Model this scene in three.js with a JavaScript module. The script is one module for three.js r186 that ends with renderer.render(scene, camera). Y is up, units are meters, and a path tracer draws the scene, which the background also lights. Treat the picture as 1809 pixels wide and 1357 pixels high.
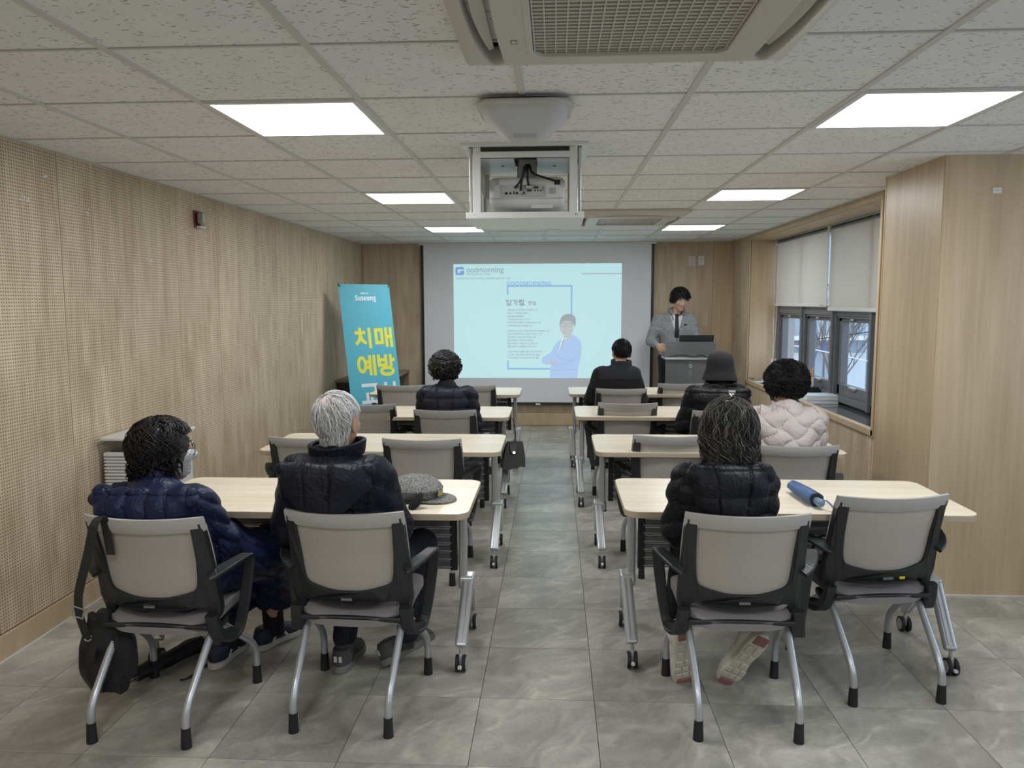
import * as THREE from 'three';
import { RoundedBoxGeometry } from 'three/addons/geometries/RoundedBoxGeometry.js';
import { mergeGeometries } from 'three/addons/utils/BufferGeometryUtils.js';
import { RectAreaLightUniformsLib } from 'three/addons/lights/RectAreaLightUniformsLib.js';

// ───────── camera, sky, exposure ─────────
const scene = new THREE.Scene();
const renderer = new THREE.WebGLRenderer({ antialias: true });
renderer.toneMapping = THREE.LinearToneMapping;
renderer.toneMappingExposure = 1.2;
renderer.shadowMap.enabled = true;
RectAreaLightUniformsLib.init();
const camera = new THREE.PerspectiveCamera(2 * Math.atan(678.5 / 1366.85) * 180 / Math.PI, 1809 / 1357, 0.05, 200);
camera.position.set(0, 1.59, 0);
camera.rotation.order = 'YXZ';
camera.rotation.set(-0.106024, 0.054922, -0.002664);
scene.background = new THREE.Color().setRGB(1.5, 1.85, 2.3);   // overcast winter sky
const PANEL_RADIANCE = 15, PANEL_COLOR = [0.97, 0.99, 1.0], SLIDE = 0.70, SLIDE_LIGHT = 0;

// ───────── helpers ─────────
const PI = Math.PI, V3 = (x, y, z) => new THREE.Vector3(x, y, z);
function rng(seed) { let s = seed >>> 0; return () => { s = (s + 0x6d2b79f5) | 0; let t = Math.imul(s ^ (s >>> 15), 1 | s); t = (t + Math.imul(t ^ (t >>> 7), 61 | t)) ^ t; return ((t ^ (t >>> 14)) >>> 0) / 4294967296; }; }
const lerp = (a, b, t) => a + (b - a) * t, clamp = (x, a, b) => Math.min(b, Math.max(a, x)), sst = (a, b, x) => { const t = clamp((x - a) / (b - a), 0, 1); return t * t * (3 - 2 * t); };
const taken = {};
function numbered(name) { const n = taken[name] = (taken[name] ?? -1) + 1; return n ? name + '_' + String(n).padStart(3, '0') : name; }
function std(name, rgb, rough = 0.6, o = {}) { const m = new THREE.MeshPhysicalMaterial({ roughness: rough, ...o }); m.name = name; m.color.setRGB(...rgb); return m; }
function hex(name, css, rough = 0.6, o = {}) { const m = new THREE.MeshPhysicalMaterial({ roughness: rough, ...o }); m.name = name; m.color.set(css); return m; }
function mesh(parent, name, geo, mat) { const m = new THREE.Mesh(geo, mat); m.name = name; m.castShadow = m.receiveShadow = true; parent.add(m); return m; }
function tag(o, label, category, group) { o.userData.label = label; o.userData.category = category; if (group) o.userData.group = group; return o; }
function thing(name, label, category, [x, y, z] = [0, 0, 0], turn = 0, group) { const o = new THREE.Group(); o.name = numbered(name); o.position.set(x, y, z); o.rotation.y = turn; tag(o, label, category, group); scene.add(o); return o; }
function struct(name) { const o = new THREE.Group(); o.name = name; o.userData.kind = 'structure'; scene.add(o); return o; }
function copyOf(src, label, [x, y, z], turn = 0, group) { const o = src.clone(); o.name = numbered(src.name.replace(/_\d{3}$/, '')); o.userData = { ...src.userData, label }; if (group) o.userData.group = group; o.position.set(x, y, z); o.rotation.y = turn; scene.add(o); return o; }
function plain(g) { g = g.index ? g.toNonIndexed() : g; for (const k of Object.keys(g.attributes)) if (!['position', 'normal', 'uv'].includes(k)) g.deleteAttribute(k); if (!g.attributes.uv) g.setAttribute('uv', new THREE.BufferAttribute(new Float32Array(g.attributes.position.count * 2), 2)); g.morphAttributes = {}; return g; }
const merge = (list) => list.length === 1 ? list[0] : mergeGeometries(list.map(plain), false);
const bx = (w, h, d, x = 0, y = 0, z = 0) => new THREE.BoxGeometry(w, h, d).translate(x, y, z);
const rb = (w, h, d, r, x = 0, y = 0, z = 0, s = 2) => new RoundedBoxGeometry(w, h, d, s, Math.min(r, w / 2.01, h / 2.01, d / 2.01)).translate(x, y, z);
const cyl = (r1, r2, h, n = 20, x = 0, y = 0, z = 0) => new THREE.CylinderGeometry(r1, r2, h, n).translate(x, y, z);
const sph = (r, x = 0, y = 0, z = 0, a = 16, b = 12) => new THREE.SphereGeometry(r, a, b).translate(x, y, z);
function uvBox(g, su = 1, sv = su, ou = 0, ov = 0) {   // uv in metres by the way a face points
  if (g.index) g = g.toNonIndexed(); const p = g.attributes.position, n = g.attributes.normal, uv = new Float32Array(p.count * 2);
  for (let i = 0; i < p.count; i++) { const ax = Math.abs(n.getX(i)), ay = Math.abs(n.getY(i)), az = Math.abs(n.getZ(i)); let u, v; if (ax >= ay && ax >= az) { u = p.getZ(i); v = p.getY(i); } else if (ay >= az) { u = p.getX(i); v = p.getZ(i); } else { u = p.getX(i); v = p.getY(i); } uv[2 * i] = u / su + ou; uv[2 * i + 1] = v / sv + ov; }
  g.setAttribute('uv', new THREE.BufferAttribute(uv, 2)); return g;
}
function tube(pts, r, seg = 24, rad = 10, closed = false, tension = 0.5) { return new THREE.TubeGeometry(new THREE.CatmullRomCurve3(pts.map((p) => p.isVector3 ? p : V3(...p)), closed, 'catmullrom', tension), seg, r, rad, closed); }
function bent(pts, r, bend, rad = 12) {   // polyline tube with round corners
  const P = pts.map((p) => V3(...p)), path = new THREE.CurvePath(); let last = P[0];
  for (let i = 1; i < P.length - 1; i++) { const a = P[i - 1].clone().sub(P[i]).setLength(Math.min(bend, P[i - 1].distanceTo(P[i]) * 0.49)).add(P[i]), b = P[i + 1].clone().sub(P[i]).setLength(Math.min(bend, P[i + 1].distanceTo(P[i]) * 0.49)).add(P[i]); path.add(new THREE.LineCurve3(last, a)); path.add(new THREE.QuadraticBezierCurve3(a, P[i], b)); last = b; }
  path.add(new THREE.LineCurve3(last, P[P.length - 1]));
  const out = []; path.curves.forEach((c, i) => { const n = c.isLineCurve3 ? 1 : 6; for (let k = (i ? 1 : 0); k <= n; k++) out.push(c.getPoint(k / n)); });
  return sweep(out, () => r, rad, true);
}
function sweep(pts, rf, rad = 8, caps = false) {   // round tube through the given points
  const n = pts.length, pos = [], idx = [], uv = []; let up = null;
  const T = pts.map((p, i) => pts[Math.min(i + 1, n - 1)].clone().sub(pts[Math.max(i - 1, 0)]).normalize());
  for (let i = 0; i < n; i++) {
    if (!up) { up = Math.abs(T[0].y) > 0.9 ? V3(1, 0, 0) : V3(0, 1, 0); }
    up = up.clone().sub(T[i].clone().multiplyScalar(up.dot(T[i]))).normalize(); const b = T[i].clone().cross(up), r = rf(i / (n - 1));
    for (let k = 0; k <= rad; k++) { const a = k / rad * 2 * PI; pos.push(pts[i].x + (up.x * Math.cos(a) + b.x * Math.sin(a)) * r, pts[i].y + (up.y * Math.cos(a) + b.y * Math.sin(a)) * r, pts[i].z + (up.z * Math.cos(a) + b.z * Math.sin(a)) * r); uv.push(k / rad, i / (n - 1)); }
  }
  for (let i = 0; i < n - 1; i++) for (let k = 0; k < rad; k++) { const a = i * (rad + 1) + k, b = a + rad + 1; idx.push(a, a + 1, b, b, a + 1, b + 1); }
  if (caps) for (const [i, s] of [[0, 1], [n - 1, 0]]) { const c = pos.length / 3; pos.push(pts[i].x, pts[i].y, pts[i].z); uv.push(0, 0); for (let k = 0; k < rad; k++) { const a = i * (rad + 1) + k; s ? idx.push(c, a + 1, a) : idx.push(c, a, a + 1); } }
  const g = new THREE.BufferGeometry(); g.setAttribute('position', new THREE.Float32BufferAttribute(pos, 3)); g.setAttribute('uv', new THREE.Float32BufferAttribute(uv, 2)); g.setIndex(idx); g.computeVertexNormals(); return g;
}
function strap(pts, w, t, n = 28, side = V3(1, 0, 0), wf) {   // flat band: w across `side`, t thick
  const c = new THREE.CatmullRomCurve3(pts.map((p) => V3(...p)), false, 'catmullrom', 0.35), P = c.getSpacedPoints(n), pos = [], idx = [];
  for (let i = 0; i <= n; i++) { const T = P[Math.min(i + 1, n)].clone().sub(P[Math.max(i - 1, 0)]).normalize(), s = side.clone().sub(T.clone().multiplyScalar(side.dot(T))).normalize(), u = T.clone().cross(s), W = (wf ? wf(i / n) : 1) * w; const c8 = [[-.5, -.3], [-.4, -.5], [.4, -.5], [.5, -.3], [.5, .3], [.4, .5], [-.4, .5], [-.5, .3]]; for (const [a, b] of c8) pos.push(P[i].x + s.x * a * W + u.x * b * t, P[i].y + s.y * a * W + u.y * b * t, P[i].z + s.z * a * W + u.z * b * t); }
  for (let i = 0; i < n; i++) for (let k = 0; k < 8; k++) { const a = i * 8 + k, b = i * 8 + (k + 1) % 8; idx.push(a, a + 8, b, b, a + 8, b + 8); }
  for (const [o, f] of [[0, 0], [n * 8, 1]]) for (let k = 1; k < 7; k++) f ? idx.push(o, o + k + 1, o + k) : idx.push(o, o + k, o + k + 1);
  let g = new THREE.BufferGeometry(); g.setAttribute('position', new THREE.Float32BufferAttribute(pos, 3)); g.setIndex(idx); g = g.toNonIndexed(); g.computeVertexNormals(); return uvBox(g);
}
function slab(shape, depth, bevel = 0, curve = 12) { return new THREE.ExtrudeGeometry(shape, { depth: depth - 2 * bevel, bevelEnabled: bevel > 0, bevelSize: bevel, bevelThickness: bevel, bevelOffset: -bevel, bevelSegments: 2, curveSegments: curve }).translate(0, 0, bevel); }
function rrect(x0, y0, x1, y1, r, S = THREE.Shape) { const s = new S(); s.moveTo(x0 + r, y0); s.lineTo(x1 - r, y0); s.absarc(x1 - r, y0 + r, r, -PI / 2, 0, false); s.lineTo(x1, y1 - r); s.absarc(x1 - r, y1 - r, r, 0, PI / 2, false); s.lineTo(x0 + r, y1); s.absarc(x0 + r, y1 - r, r, PI / 2, PI, false); s.lineTo(x0, y0 + r); s.absarc(x0 + r, y0 + r, r, PI, 1.5 * PI, false); return s; }
function warp(g, f) { const p = g.attributes.position, v = V3(); for (let i = 0; i < p.count; i++) { v.fromBufferAttribute(p, i); f(v); p.setXYZ(i, v.x, v.y, v.z); } p.needsUpdate = true; g.computeVertexNormals(); return g; }

// ───────── textures ─────────
function vnoise(seed, px, py) {   // periodic value noise
  const r = rng(seed), L = new Float32Array(px * py).map(() => r());
  return (x, y) => { x = ((x % px) + px) % px; y = ((y % py) + py) % py; const i = Math.floor(x), j = Math.floor(y), fx = x - i, fy = y - j, u = fx * fx * (3 - 2 * fx), v = fy * fy * (3 - 2 * fy), i1 = (i + 1) % px, j1 = (j + 1) % py; return lerp(lerp(L[j * px + i], L[j * px + i1], u), lerp(L[j1 * px + i], L[j1 * px + i1], u), v); };
}
function texture(W, H, f, o = {}) {   // f(x, y) gives 0..255 sRGB values
  const d = new Uint8Array(W * H * 4); const c = [0, 0, 0];
  for (let y = 0; y < H; y++) for (let x = 0; x < W; x++) { f(x, y, c); const k = (y * W + x) * 4; d[k] = clamp(c[0], 0, 255); d[k + 1] = clamp(c[1], 0, 255); d[k + 2] = clamp(c[2], 0, 255); d[k + 3] = 255; }
  const t = new THREE.DataTexture(d, W, H); t.wrapS = t.wrapT = THREE.RepeatWrapping; t.magFilter = THREE.LinearFilter; t.minFilter = THREE.LinearMipmapLinearFilter; if (o.data !== true) t.colorSpace = THREE.SRGBColorSpace; t.needsUpdate = true; return t;
}
function canvasTex(W, H, draw) { const c = document.createElement('canvas'); c.width = W; c.height = H; draw(c.getContext('2d'), W, H); const t = new THREE.CanvasTexture(c); t.colorSpace = THREE.SRGBColorSpace; t.magFilter = THREE.LinearFilter; return t; }
function woodTex(W, H, a, b, seed, nx, ny, holes) {
  const n1 = vnoise(seed, nx, ny), n2 = vnoise(seed + 1, nx * 4, ny * 2), n3 = vnoise(seed + 2, Math.round(nx / 4), ny), n4 = vnoise(seed + 3, nx * 10, ny * 6);
  return texture(W, H, (x, y, c) => {
    const u = x / W, v = y / H; let t = 0.34 * n1(u * nx, v * ny) + 0.2 * n2(u * nx * 4, v * ny * 2) + 0.36 * n3(u * nx / 4 | 0 ? u * Math.round(nx / 4) : u * Math.round(nx / 4), v * ny) + 0.1 * n4(u * nx * 10, v * ny * 6);
    t = clamp((t - 0.5) * 1.7 + 0.5, 0, 1); let k = 0;
    if (holes) { const px = W / holes[0], py = H / holes[1], dx = ((x + 0.5) % px) - px / 2, dy = ((y + 0.5) % py) - py / 2, r = Math.hypot(dx, dy); k = 1 - sst(holes[2] - 0.7, holes[2] + 0.7, r); }
    for (let i = 0; i < 3; i++) c[i] = lerp(lerp(a[i], b[i], t), [62, 47, 33][i], k * 0.93);
  });
}
const T = {};
T.perf = woodTex(1024, 2048, [186, 166, 138], [220, 204, 177], 11, 64, 12, [73, 146, 2.65]);          // 1.168 m x 2.336 m, holes 16 mm apart
T.oak = woodTex(512, 1024, [180, 158, 127], [202, 181, 150], 31, 48, 5);                             // 1.0 m x 2.4 m laminate
T.maple = woodTex(512, 512, [230, 217, 192], [245, 236, 216], 41, 4, 40);                            // table tops, grain along x
{
  const a = vnoise(51, 6, 6), b = vnoise(52, 16, 12), c3 = vnoise(53, 60, 50), c4 = vnoise(54, 220, 200), c5 = vnoise(55, 9, 9);
  T.floor = texture(1024, 1024, (x, y, c) => {
    const u = x / 1024, v = y / 1024, w = a(u * 6 + 2 * c5(u * 9, v * 9), v * 6), q = b((u * 16 + v * 8) + w * 3, v * 12 + w), s = c3(u * 60 + v * 30 + q * 6, v * 50 + w * 4), f = c4(u * 220 + s * 3, v * 200);
    let t = 0.36 * w + 0.26 * q + 0.24 * s + 0.14 * f; const vein = Math.max(0, 1 - Math.abs(q - 0.58) * 9) * Math.max(0, s - 0.4) * 1.6; const pit = Math.max(0, 1 - Math.abs(w + q * 0.4 - 0.62) * 16) * Math.max(0, f - 0.45) * 1.3; t = clamp((t - 0.5) * 1.45 + 0.5 + vein * 0.28 - pit * 0.3, 0, 1);
    c[0] = lerp(132, 194, t); c[1] = lerp(130, 191, t); c[2] = lerp(122, 181, t);
  });
  const r = rng(77), N = 1024, pit = new Float32Array(N * N);
  for (let k = 0; k < 1250; k++) { const cx = r() * N, cy = r() * N, ang = (r() - 0.5) * 1.4, len = r() < 0.3 ? 4 + r() * 6 : 1 + r() * 3.5, wd = 0.8 + r() * 1.1; for (let s = -len; s <= len; s += 0.5) { const x0 = cx + Math.cos(ang) * s, y0 = cy + Math.sin(ang) * s + Math.sin(s * 0.3 + k) * 0.8; for (let j = -2; j <= 2; j++) for (let i = -2; i <= 2; i++) { const d = Math.hypot(i, j), h = clamp(1.3 - d / wd, 0, 1), X = ((Math.round(x0) + i) % N + N) % N, Y = ((Math.round(y0) + j) % N + N) % N; pit[Y * N + X] = Math.max(pit[Y * N + X], h); } } }
  const gr = vnoise(78, 300, 300), g2 = vnoise(79, 12, 12);
  T.ceil = texture(N, N, (x, y, c) => { const p = pit[y * N + x], k = gr(x / N * 300, y / N * 300) * 8 - 4 + g2(x / N * 12, y / N * 12) * 5 - 2.5; c[0] = lerp(233, 128, p) + k; c[1] = lerp(234, 127, p) + k; c[2] = lerp(235, 124, p) + k; });  // pits also carry their recess shade as darker colour, besides the bump
  const wv = vnoise(90, 40, 40);
  T.weave = texture(256, 256, (x, y, c) => { const k = ((x >> 1) + (y >> 1)) % 2 ? 10 : -8, n = wv(x / 6.4, y / 6.4) * 10 - 5; c[0] = 181 + k + n; c[1] = 175 + k + n; c[2] = 167 + k + n; });
  const fn = vnoise(91, 128, 128), fn2 = vnoise(92, 32, 32);
  T.fabric = texture(256, 256, (x, y, c) => { const n = 128 + (fn(x / 2, y / 2) - 0.5) * 120 + (fn2(x / 8, y / 8) - 0.5) * 60; c[0] = c[1] = c[2] = n; }, { data: true });
  const w1 = vnoise(101, 14, 10), w2 = vnoise(102, 34, 26), w3 = vnoise(103, 80, 60), w4 = vnoise(104, 7, 7);
  T.wrinkle = texture(512, 512, (x, y, c) => { const u = x / 512, v = y / 512, q = w4(u * 7, v * 7) * 2, rd = (n) => 1 - Math.min(1, Math.abs(n - 0.5) * 4); const n = 0.5 * rd(w1(u * 14 + q, v * 10 + q)) + 0.32 * rd(w2(u * 34 + q * 2, v * 26)) + 0.18 * rd(w3(u * 80, v * 60 + q * 3)); c[0] = c[1] = c[2] = n * 255; }, { data: true });
  const h1 = vnoise(93, 128, 64), h2 = vnoise(94, 64, 64), h3 = vnoise(95, 16, 16);
  T.heather = texture(256, 256, (x, y, c) => { const n = h1(x / 2, y / 4) * 0.6 + h2(x / 4, y / 4) * 0.4, k = (n - 0.5) * 110 + (h3(x / 16, y / 16) - 0.5) * 18; c[0] = 133 + k; c[1] = 136 + k; c[2] = 138 + k; });
  T.tweed = texture(256, 256, (x, y, c) => { const n = h2(x / 4, y / 4) * 0.55 + h1(x / 2, y / 4) * 0.45, k = clamp((n - 0.5) * 3.4, -1, 1) * 72; c[0] = 142 + k; c[1] = 143 + k; c[2] = 141 + k; });
}
const tex = (t, rx, ry, rot = 0) => { const c = t.clone(); c.repeat.set(rx, ry); c.rotation = rot; c.needsUpdate = true; return c; };

// ───────── materials ─────────
const M = {
  perf: std('perforated_wood', [1, 1, 1], 0.55, { map: tex(T.perf, 1 / 1.168, 1 / 2.336) }),
  oak: std('oak_laminate', [1, 1, 1], 0.42, { map: tex(T.oak, 1 / 1.0, 1 / 2.4) }),
  oakEdge: std('oak_edge', [0.56, 0.43, 0.28], 0.5),
  maple: std('maple_laminate', [1, 1, 1], 0.28, { map: tex(T.maple, 1 / 0.9, 1 / 0.9) }),
  mapleEdge: std('maple_edge', [0.50, 0.41, 0.29], 0.45),
  floor: std('stone_tile', [1, 1, 1], 0.3, { map: tex(T.floor, 1 / 2.2, 1 / 2.2), bumpMap: tex(T.floor, 1 / 2.2, 1 / 2.2), bumpScale: 0.0006 }),
  grout: std('tile_joint', [0.06, 0.058, 0.054], 0.9),
  ceil: std('mineral_tile', [1, 1, 1], 0.95, { map: tex(T.ceil, 1 / 1.2, 1 / 1.2), bumpMap: tex(T.ceil, 1 / 1.2, 1 / 1.2), bumpScale: 0.0006 }),
  tbar: std('painted_steel_bar', [0.60, 0.60, 0.58], 0.5),
  dark: std('black_void', [0.01, 0.01, 0.01], 0.95),
  wallBack: std('dark_felt', [0.17, 0.13, 0.09], 0.95),
  paint: std('white_paint', [0.66, 0.64, 0.60], 0.85),
  white: std('white_plastic', [0.70, 0.70, 0.68], 0.38),
  cream: std('ivory_plastic', [0.57, 0.55, 0.50], 0.4),
  silver: std('silver_paint', [0.50, 0.53, 0.56], 0.3, { metalness: 0.6 }),
  legGrey: std('grey_metal', [0.44, 0.44, 0.44], 0.4, { metalness: 0.3 }),
  footAlu: std('polished_alloy', [0.62, 0.64, 0.66], 0.25, { metalness: 0.55 }),
  steel: std('steel', [0.6, 0.6, 0.6], 0.22, { metalness: 1 }),
  black: std('black_plastic', [0.018, 0.020, 0.022], 0.45),
  rubber: std('black_rubber', [0.012, 0.012, 0.013], 0.65),
  chairBand: std('warm_grey_plastic', [0.44, 0.425, 0.405], 0.5),
  chairMesh: std('chair_mesh_fabric', [1, 1, 1], 0.9, { map: tex(T.weave, 14, 14), transmission: 0.12, thickness: 0 }),
  seat: std('grey_seat_fabric', [0.27, 0.25, 0.255], 0.9, { bumpMap: tex(T.fabric, 14, 14), bumpScale: 0.0006 }),
  slat: std('dark_grey_slat', [0.17, 0.175, 0.18], 0.35),
  frameGrey: std('window_frame_grey', [0.17, 0.18, 0.195], 0.35, { metalness: 0.15 }),
  glass: std('window_glass', [1, 1, 1], 0.02, { transmission: 1, thickness: 0, ior: 1.45 }),
  screen: std('screen_cloth', [0.76, 0.78, 0.83], 0.85),
  blind: std('blind_cloth', [0.74, 0.715, 0.66], 0.95, { transmission: 0.45, thickness: 0, bumpMap: tex(T.fabric, 10, 10), bumpScale: 0.0004 }),
};
// ───────── room shell ─────────
const XL = -2.46, XR = 2.22, XR2 = 3.4, ZB = -9.9, ZF = 3.0, HC = 2.331, XW = 2.6;
const GX = -0.719, GZ = -2.291, FX = -0.294, FZ = -2.498, FPX = 0.457, FPZ = 0.4615;
const lightCells = [[-1, 1], [-1, 5], [-1, 9], [3, 1], [3, 5], [3, 9], [-1, -3], [3, -3], [-1, -7], [3, -7]];
{ // floor
  const fl = struct('floor'); mesh(fl, 'subfloor', bx(XR2 - XL + 0.8, 0.12, ZF - ZB + 0.4, (XL + XR2) / 2, -0.0645, (ZF + ZB) / 2), M.grout);
  const variants = []; const r = rng(5);
  for (let k = 0; k < 14; k++) { const g = bx(FPX - 0.0024, 0.005, FPZ - 0.0024, 0, -0.0025, 0); variants.push(uvBox(g, 1, 1, r() * 2.2, r() * 2.2)); }
  const rest = [];
  for (let i = -6; i < 9; i++) for (let j = -13; j < 18; j++) {
    let x0 = FX + i * FPX, x1 = x0 + FPX, z1 = FZ - j * FPZ, z0 = z1 - FPZ; const lim = (z0 + z1) / 2 < -4.15 ? XR : XR2;
    if (x1 < XL + 0.02 || x0 > lim - 0.02 || z1 < ZB + 0.02 || z0 > ZF) continue;
    const cut = x0 < XL || x1 > lim || z0 < ZB; const v = variants[Math.floor(r() * 14)];
    if (z1 > -1.7) { const a = Math.max(x0, XL), b = Math.min(x1, lim); rest.push(uvBox(bx(b - a - 0.0024, 0.005, FPZ - 0.0024, (a + b) / 2, -0.0025, (z0 + z1) / 2), 1)); continue; }
    if (cut) { const a = Math.max(x0, XL), b = Math.min(x1, lim), c = Math.max(z0, ZB); mesh(fl, 'floor_tile', uvBox(bx(b - a - 0.0024, 0.005, z1 - c - 0.0024, (a + b) / 2, -0.0025, (z1 + c) / 2), 1, 1, r(), r()), M.floor); }
    else mesh(fl, 'floor_tile', v, M.floor).position.set((x0 + x1) / 2, 0, (z0 + z1) / 2);
  }
  const m = mesh(fl, 'floor_tiles_behind_camera', merge(rest), M.floor); m.userData.kind = 'stuff';
}
{ // ceiling: lay-in tiles under a void, with openings for the lift and the air conditioners
  const ce = struct('ceiling'), VH = 0.5; mesh(ce, 'slab', bx(XR2 - XL + 0.8, 0.15, ZF - ZB + 0.4, (XL + XR2) / 2, HC + VH + 0.075, (ZF + ZB) / 2), M.paint);
  mesh(ce, 'void_wall', merge([bx(0.12, VH + 0.1, ZF - ZB + 0.4, XL - 0.075, HC + VH / 2 + 0.03, (ZF + ZB) / 2), bx(0.12, VH + 0.1, 7.4, XR2 + 0.075, HC + VH / 2 + 0.03, -0.6), bx(6.4, VH + 0.1, 0.12, 0.5, HC + VH / 2 + 0.03, ZF + 0.075), bx(5.6, VH + 0.1, 0.12, 0.1, HC + VH / 2 + 0.03, ZB - 0.085), bx(0.12, VH + 0.1, 5.4, XW + 0.09, HC + VH / 2 + 0.03, -7.25), bx(0.9, VH + 0.1, 0.12, 3.05, HC + VH / 2 + 0.03, -4.5)]), M.paint);
  const holes = [[-0.41, 0.126, -4.268, -3.732], [-0.24, 0.65, -2.41, -1.52], [0.185, 1.075, -7.305, -6.415]];   // x0, x1, z0, z1
  const cutUp = (R) => { let L = [R]; for (const [a, b, c, d] of holes) L = L.flatMap(([x0, x1, z0, z1]) => b <= x0 || a >= x1 || d <= z0 || c >= z1 ? [[x0, x1, z0, z1]] : [[x0, x1, z0, c], [x0, x1, d, z1], [x0, a, Math.max(z0, c), Math.min(z1, d)], [b, x1, Math.max(z0, c), Math.min(z1, d)]].filter(([p, q, u, v]) => q - p > 0.01 && v - u > 0.01)); return L; };
  const r = rng(9), vs = []; for (let k = 0; k < 12; k++) vs.push(uvBox(rb(0.586, 0.014, 0.583, 0.002, 0, 0.007, 0, 1), 1, 1, r() * 1.2, r() * 1.2));
  for (let c = -3; c < 7; c++) for (let q = -9; q < 13; q++) {
    const x0 = GX + 0.6 * c, z1 = GZ - 0.6 * q, x1 = x0 + 0.6, z0 = z1 - 0.6, lim = (z0 + z1) / 2 < -4.1 ? XR + 0.4 : XR2;
    if (x1 < XL + 0.02 || x0 > lim - 0.03 || z1 < ZB + 0.02 || z0 > ZF || lightCells.some(([a, b]) => a === c && b === q)) continue;
    const R = [Math.max(x0 + 0.007, XL), Math.min(x1 - 0.007, XR2), Math.max(z0 + 0.0085, ZB), z1 - 0.0085], L = cutUp(R), ou = r(), ov = r();
    if (L.length > 1 || x0 < XL || z0 < ZB || x1 > XR2) for (const [p, w, u, v] of L) mesh(ce, 'ceiling_tile', uvBox(bx(w - p, 0.014, v - u, (p + w) / 2, HC + 0.007, (u + v) / 2), 1, 1, ou, ov), M.ceil);
    else mesh(ce, 'ceiling_tile', vs[Math.floor(r() * 12)], M.ceil).position.set((x0 + x1) / 2, HC, (z0 + z1) / 2);
  }
  for (let c = -2; c < 7; c++) { const x = GX + 0.6 * c; for (const [, , u, v] of cutUp([x - 0.006, x + 0.006, ZB, ZF])) if (v - u > 0.05) mesh(ce, 'grid_bar', rb(0.025, 0.012, v - u, 0.001, x, HC + 0.001, (u + v) / 2, 1), M.tbar); }
  const cross = bx(0.575, 0.03, 0.011);
  for (let q = -5; q < 13; q++) for (let c = -3; c < 6; c++) { const x = GX + 0.6 * c + 0.3, z = GZ - 0.6 * q, L = cutUp([Math.max(x - 0.2875, XL), x + 0.2875, z - 0.007, z + 0.007]); if (L.length === 1 && x - 0.3 > XL) mesh(ce, 'cross_bar', cross, M.tbar).position.set(x, HC + 0.0115, z); else for (const [p, w] of L) mesh(ce, 'cross_bar', bx(w - p, 0.03, 0.011, (p + w) / 2, HC + 0.0115, z), M.tbar); }
  mesh(ce, 'edge_angle', merge([bx(0.022, 0.004, ZF - ZB, XL + 0.011, HC - 0.002, (ZF + ZB) / 2), bx(XR + 0.4 - XL, 0.004, 0.022, (XL + XR + 0.4) / 2, HC - 0.002, ZB + 0.011)]), M.tbar);
}
{ // left wall: perforated acoustic boards with a plain baseboard
  const w = struct('wall_left'); mesh(w, 'wall_core', bx(0.14, HC + 0.1, ZF - ZB + 0.4, XL - 0.087, HC / 2, (ZF + ZB) / 2), M.wallBack);
  const seams = [3.0, 1.62, 0.42, -0.18, -1.38, -1.98, -3.182, -3.785, -4.985, -5.59, -6.79, -7.393, -8.593, -9.196, -9.9];
  for (let i = 0; i < seams.length - 1; i++) { const a = seams[i] - 0.0028, b = seams[i + 1] + 0.0028; mesh(w, 'wall_panel', uvBox(rb(0.012, HC - 0.118, a - b, 0.0012, XL - 0.006, (HC + 0.118) / 2, (a + b) / 2, 1)), M.perf); }
  const tape = std('tape_residue', [0.78, 0.77, 0.74], 0.6), rr = rng(301);
  const scrap = (y, z, n0, s, n = n0 * 2) => { const gs = []; for (let k = 0; k < n; k++) { const sh = new THREE.Shape(); const m = 6 + Math.floor(rr() * 4); for (let j = 0; j < m; j++) { const a = j / m * 2 * PI, q = (0.3 + rr()) * 0.0055; j ? sh.lineTo(Math.cos(a) * q * 1.5, Math.sin(a) * q) : sh.moveTo(Math.cos(a) * q * 1.5, Math.sin(a) * q); } gs.push(new THREE.ExtrudeGeometry(sh, { depth: 0.0006, bevelEnabled: false }).rotateY(PI / 2).translate(XL, y + (rr() - 0.5) * s * 0.6, z + (rr() - 0.5) * s)); } mesh(w, 'tape_residue', merge(gs), tape); };
  scrap(2.085, -3.53, 4, 0.09); scrap(2.07, -4.02, 3, 0.06); scrap(2.09, -3.93, 1, 0.02); scrap(2.06, -5.15, 4, 0.07); scrap(2.04, -5.4, 6, 0.09); scrap(1.86, -4.62, 2, 0.07); scrap(2.215, -4.89, 1, 0.02); scrap(2.25, -5.5, 1, 0.02); scrap(2.2, -3.7, 1, 0.02);
  const b = struct('baseboard_left'); mesh(b, 'board', uvBox(rb(0.016, 0.114, ZF - ZB, 0.003, XL + 0.004, 0.058, (ZF + ZB) / 2, 1).rotateX(0), 2.4, 0.5), M.oak); mesh(b, 'sealant_bead', bx(0.006, 0.005, ZF - ZB, XL + 0.014, 0.0025, (ZF + ZB) / 2), M.white);
}
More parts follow.
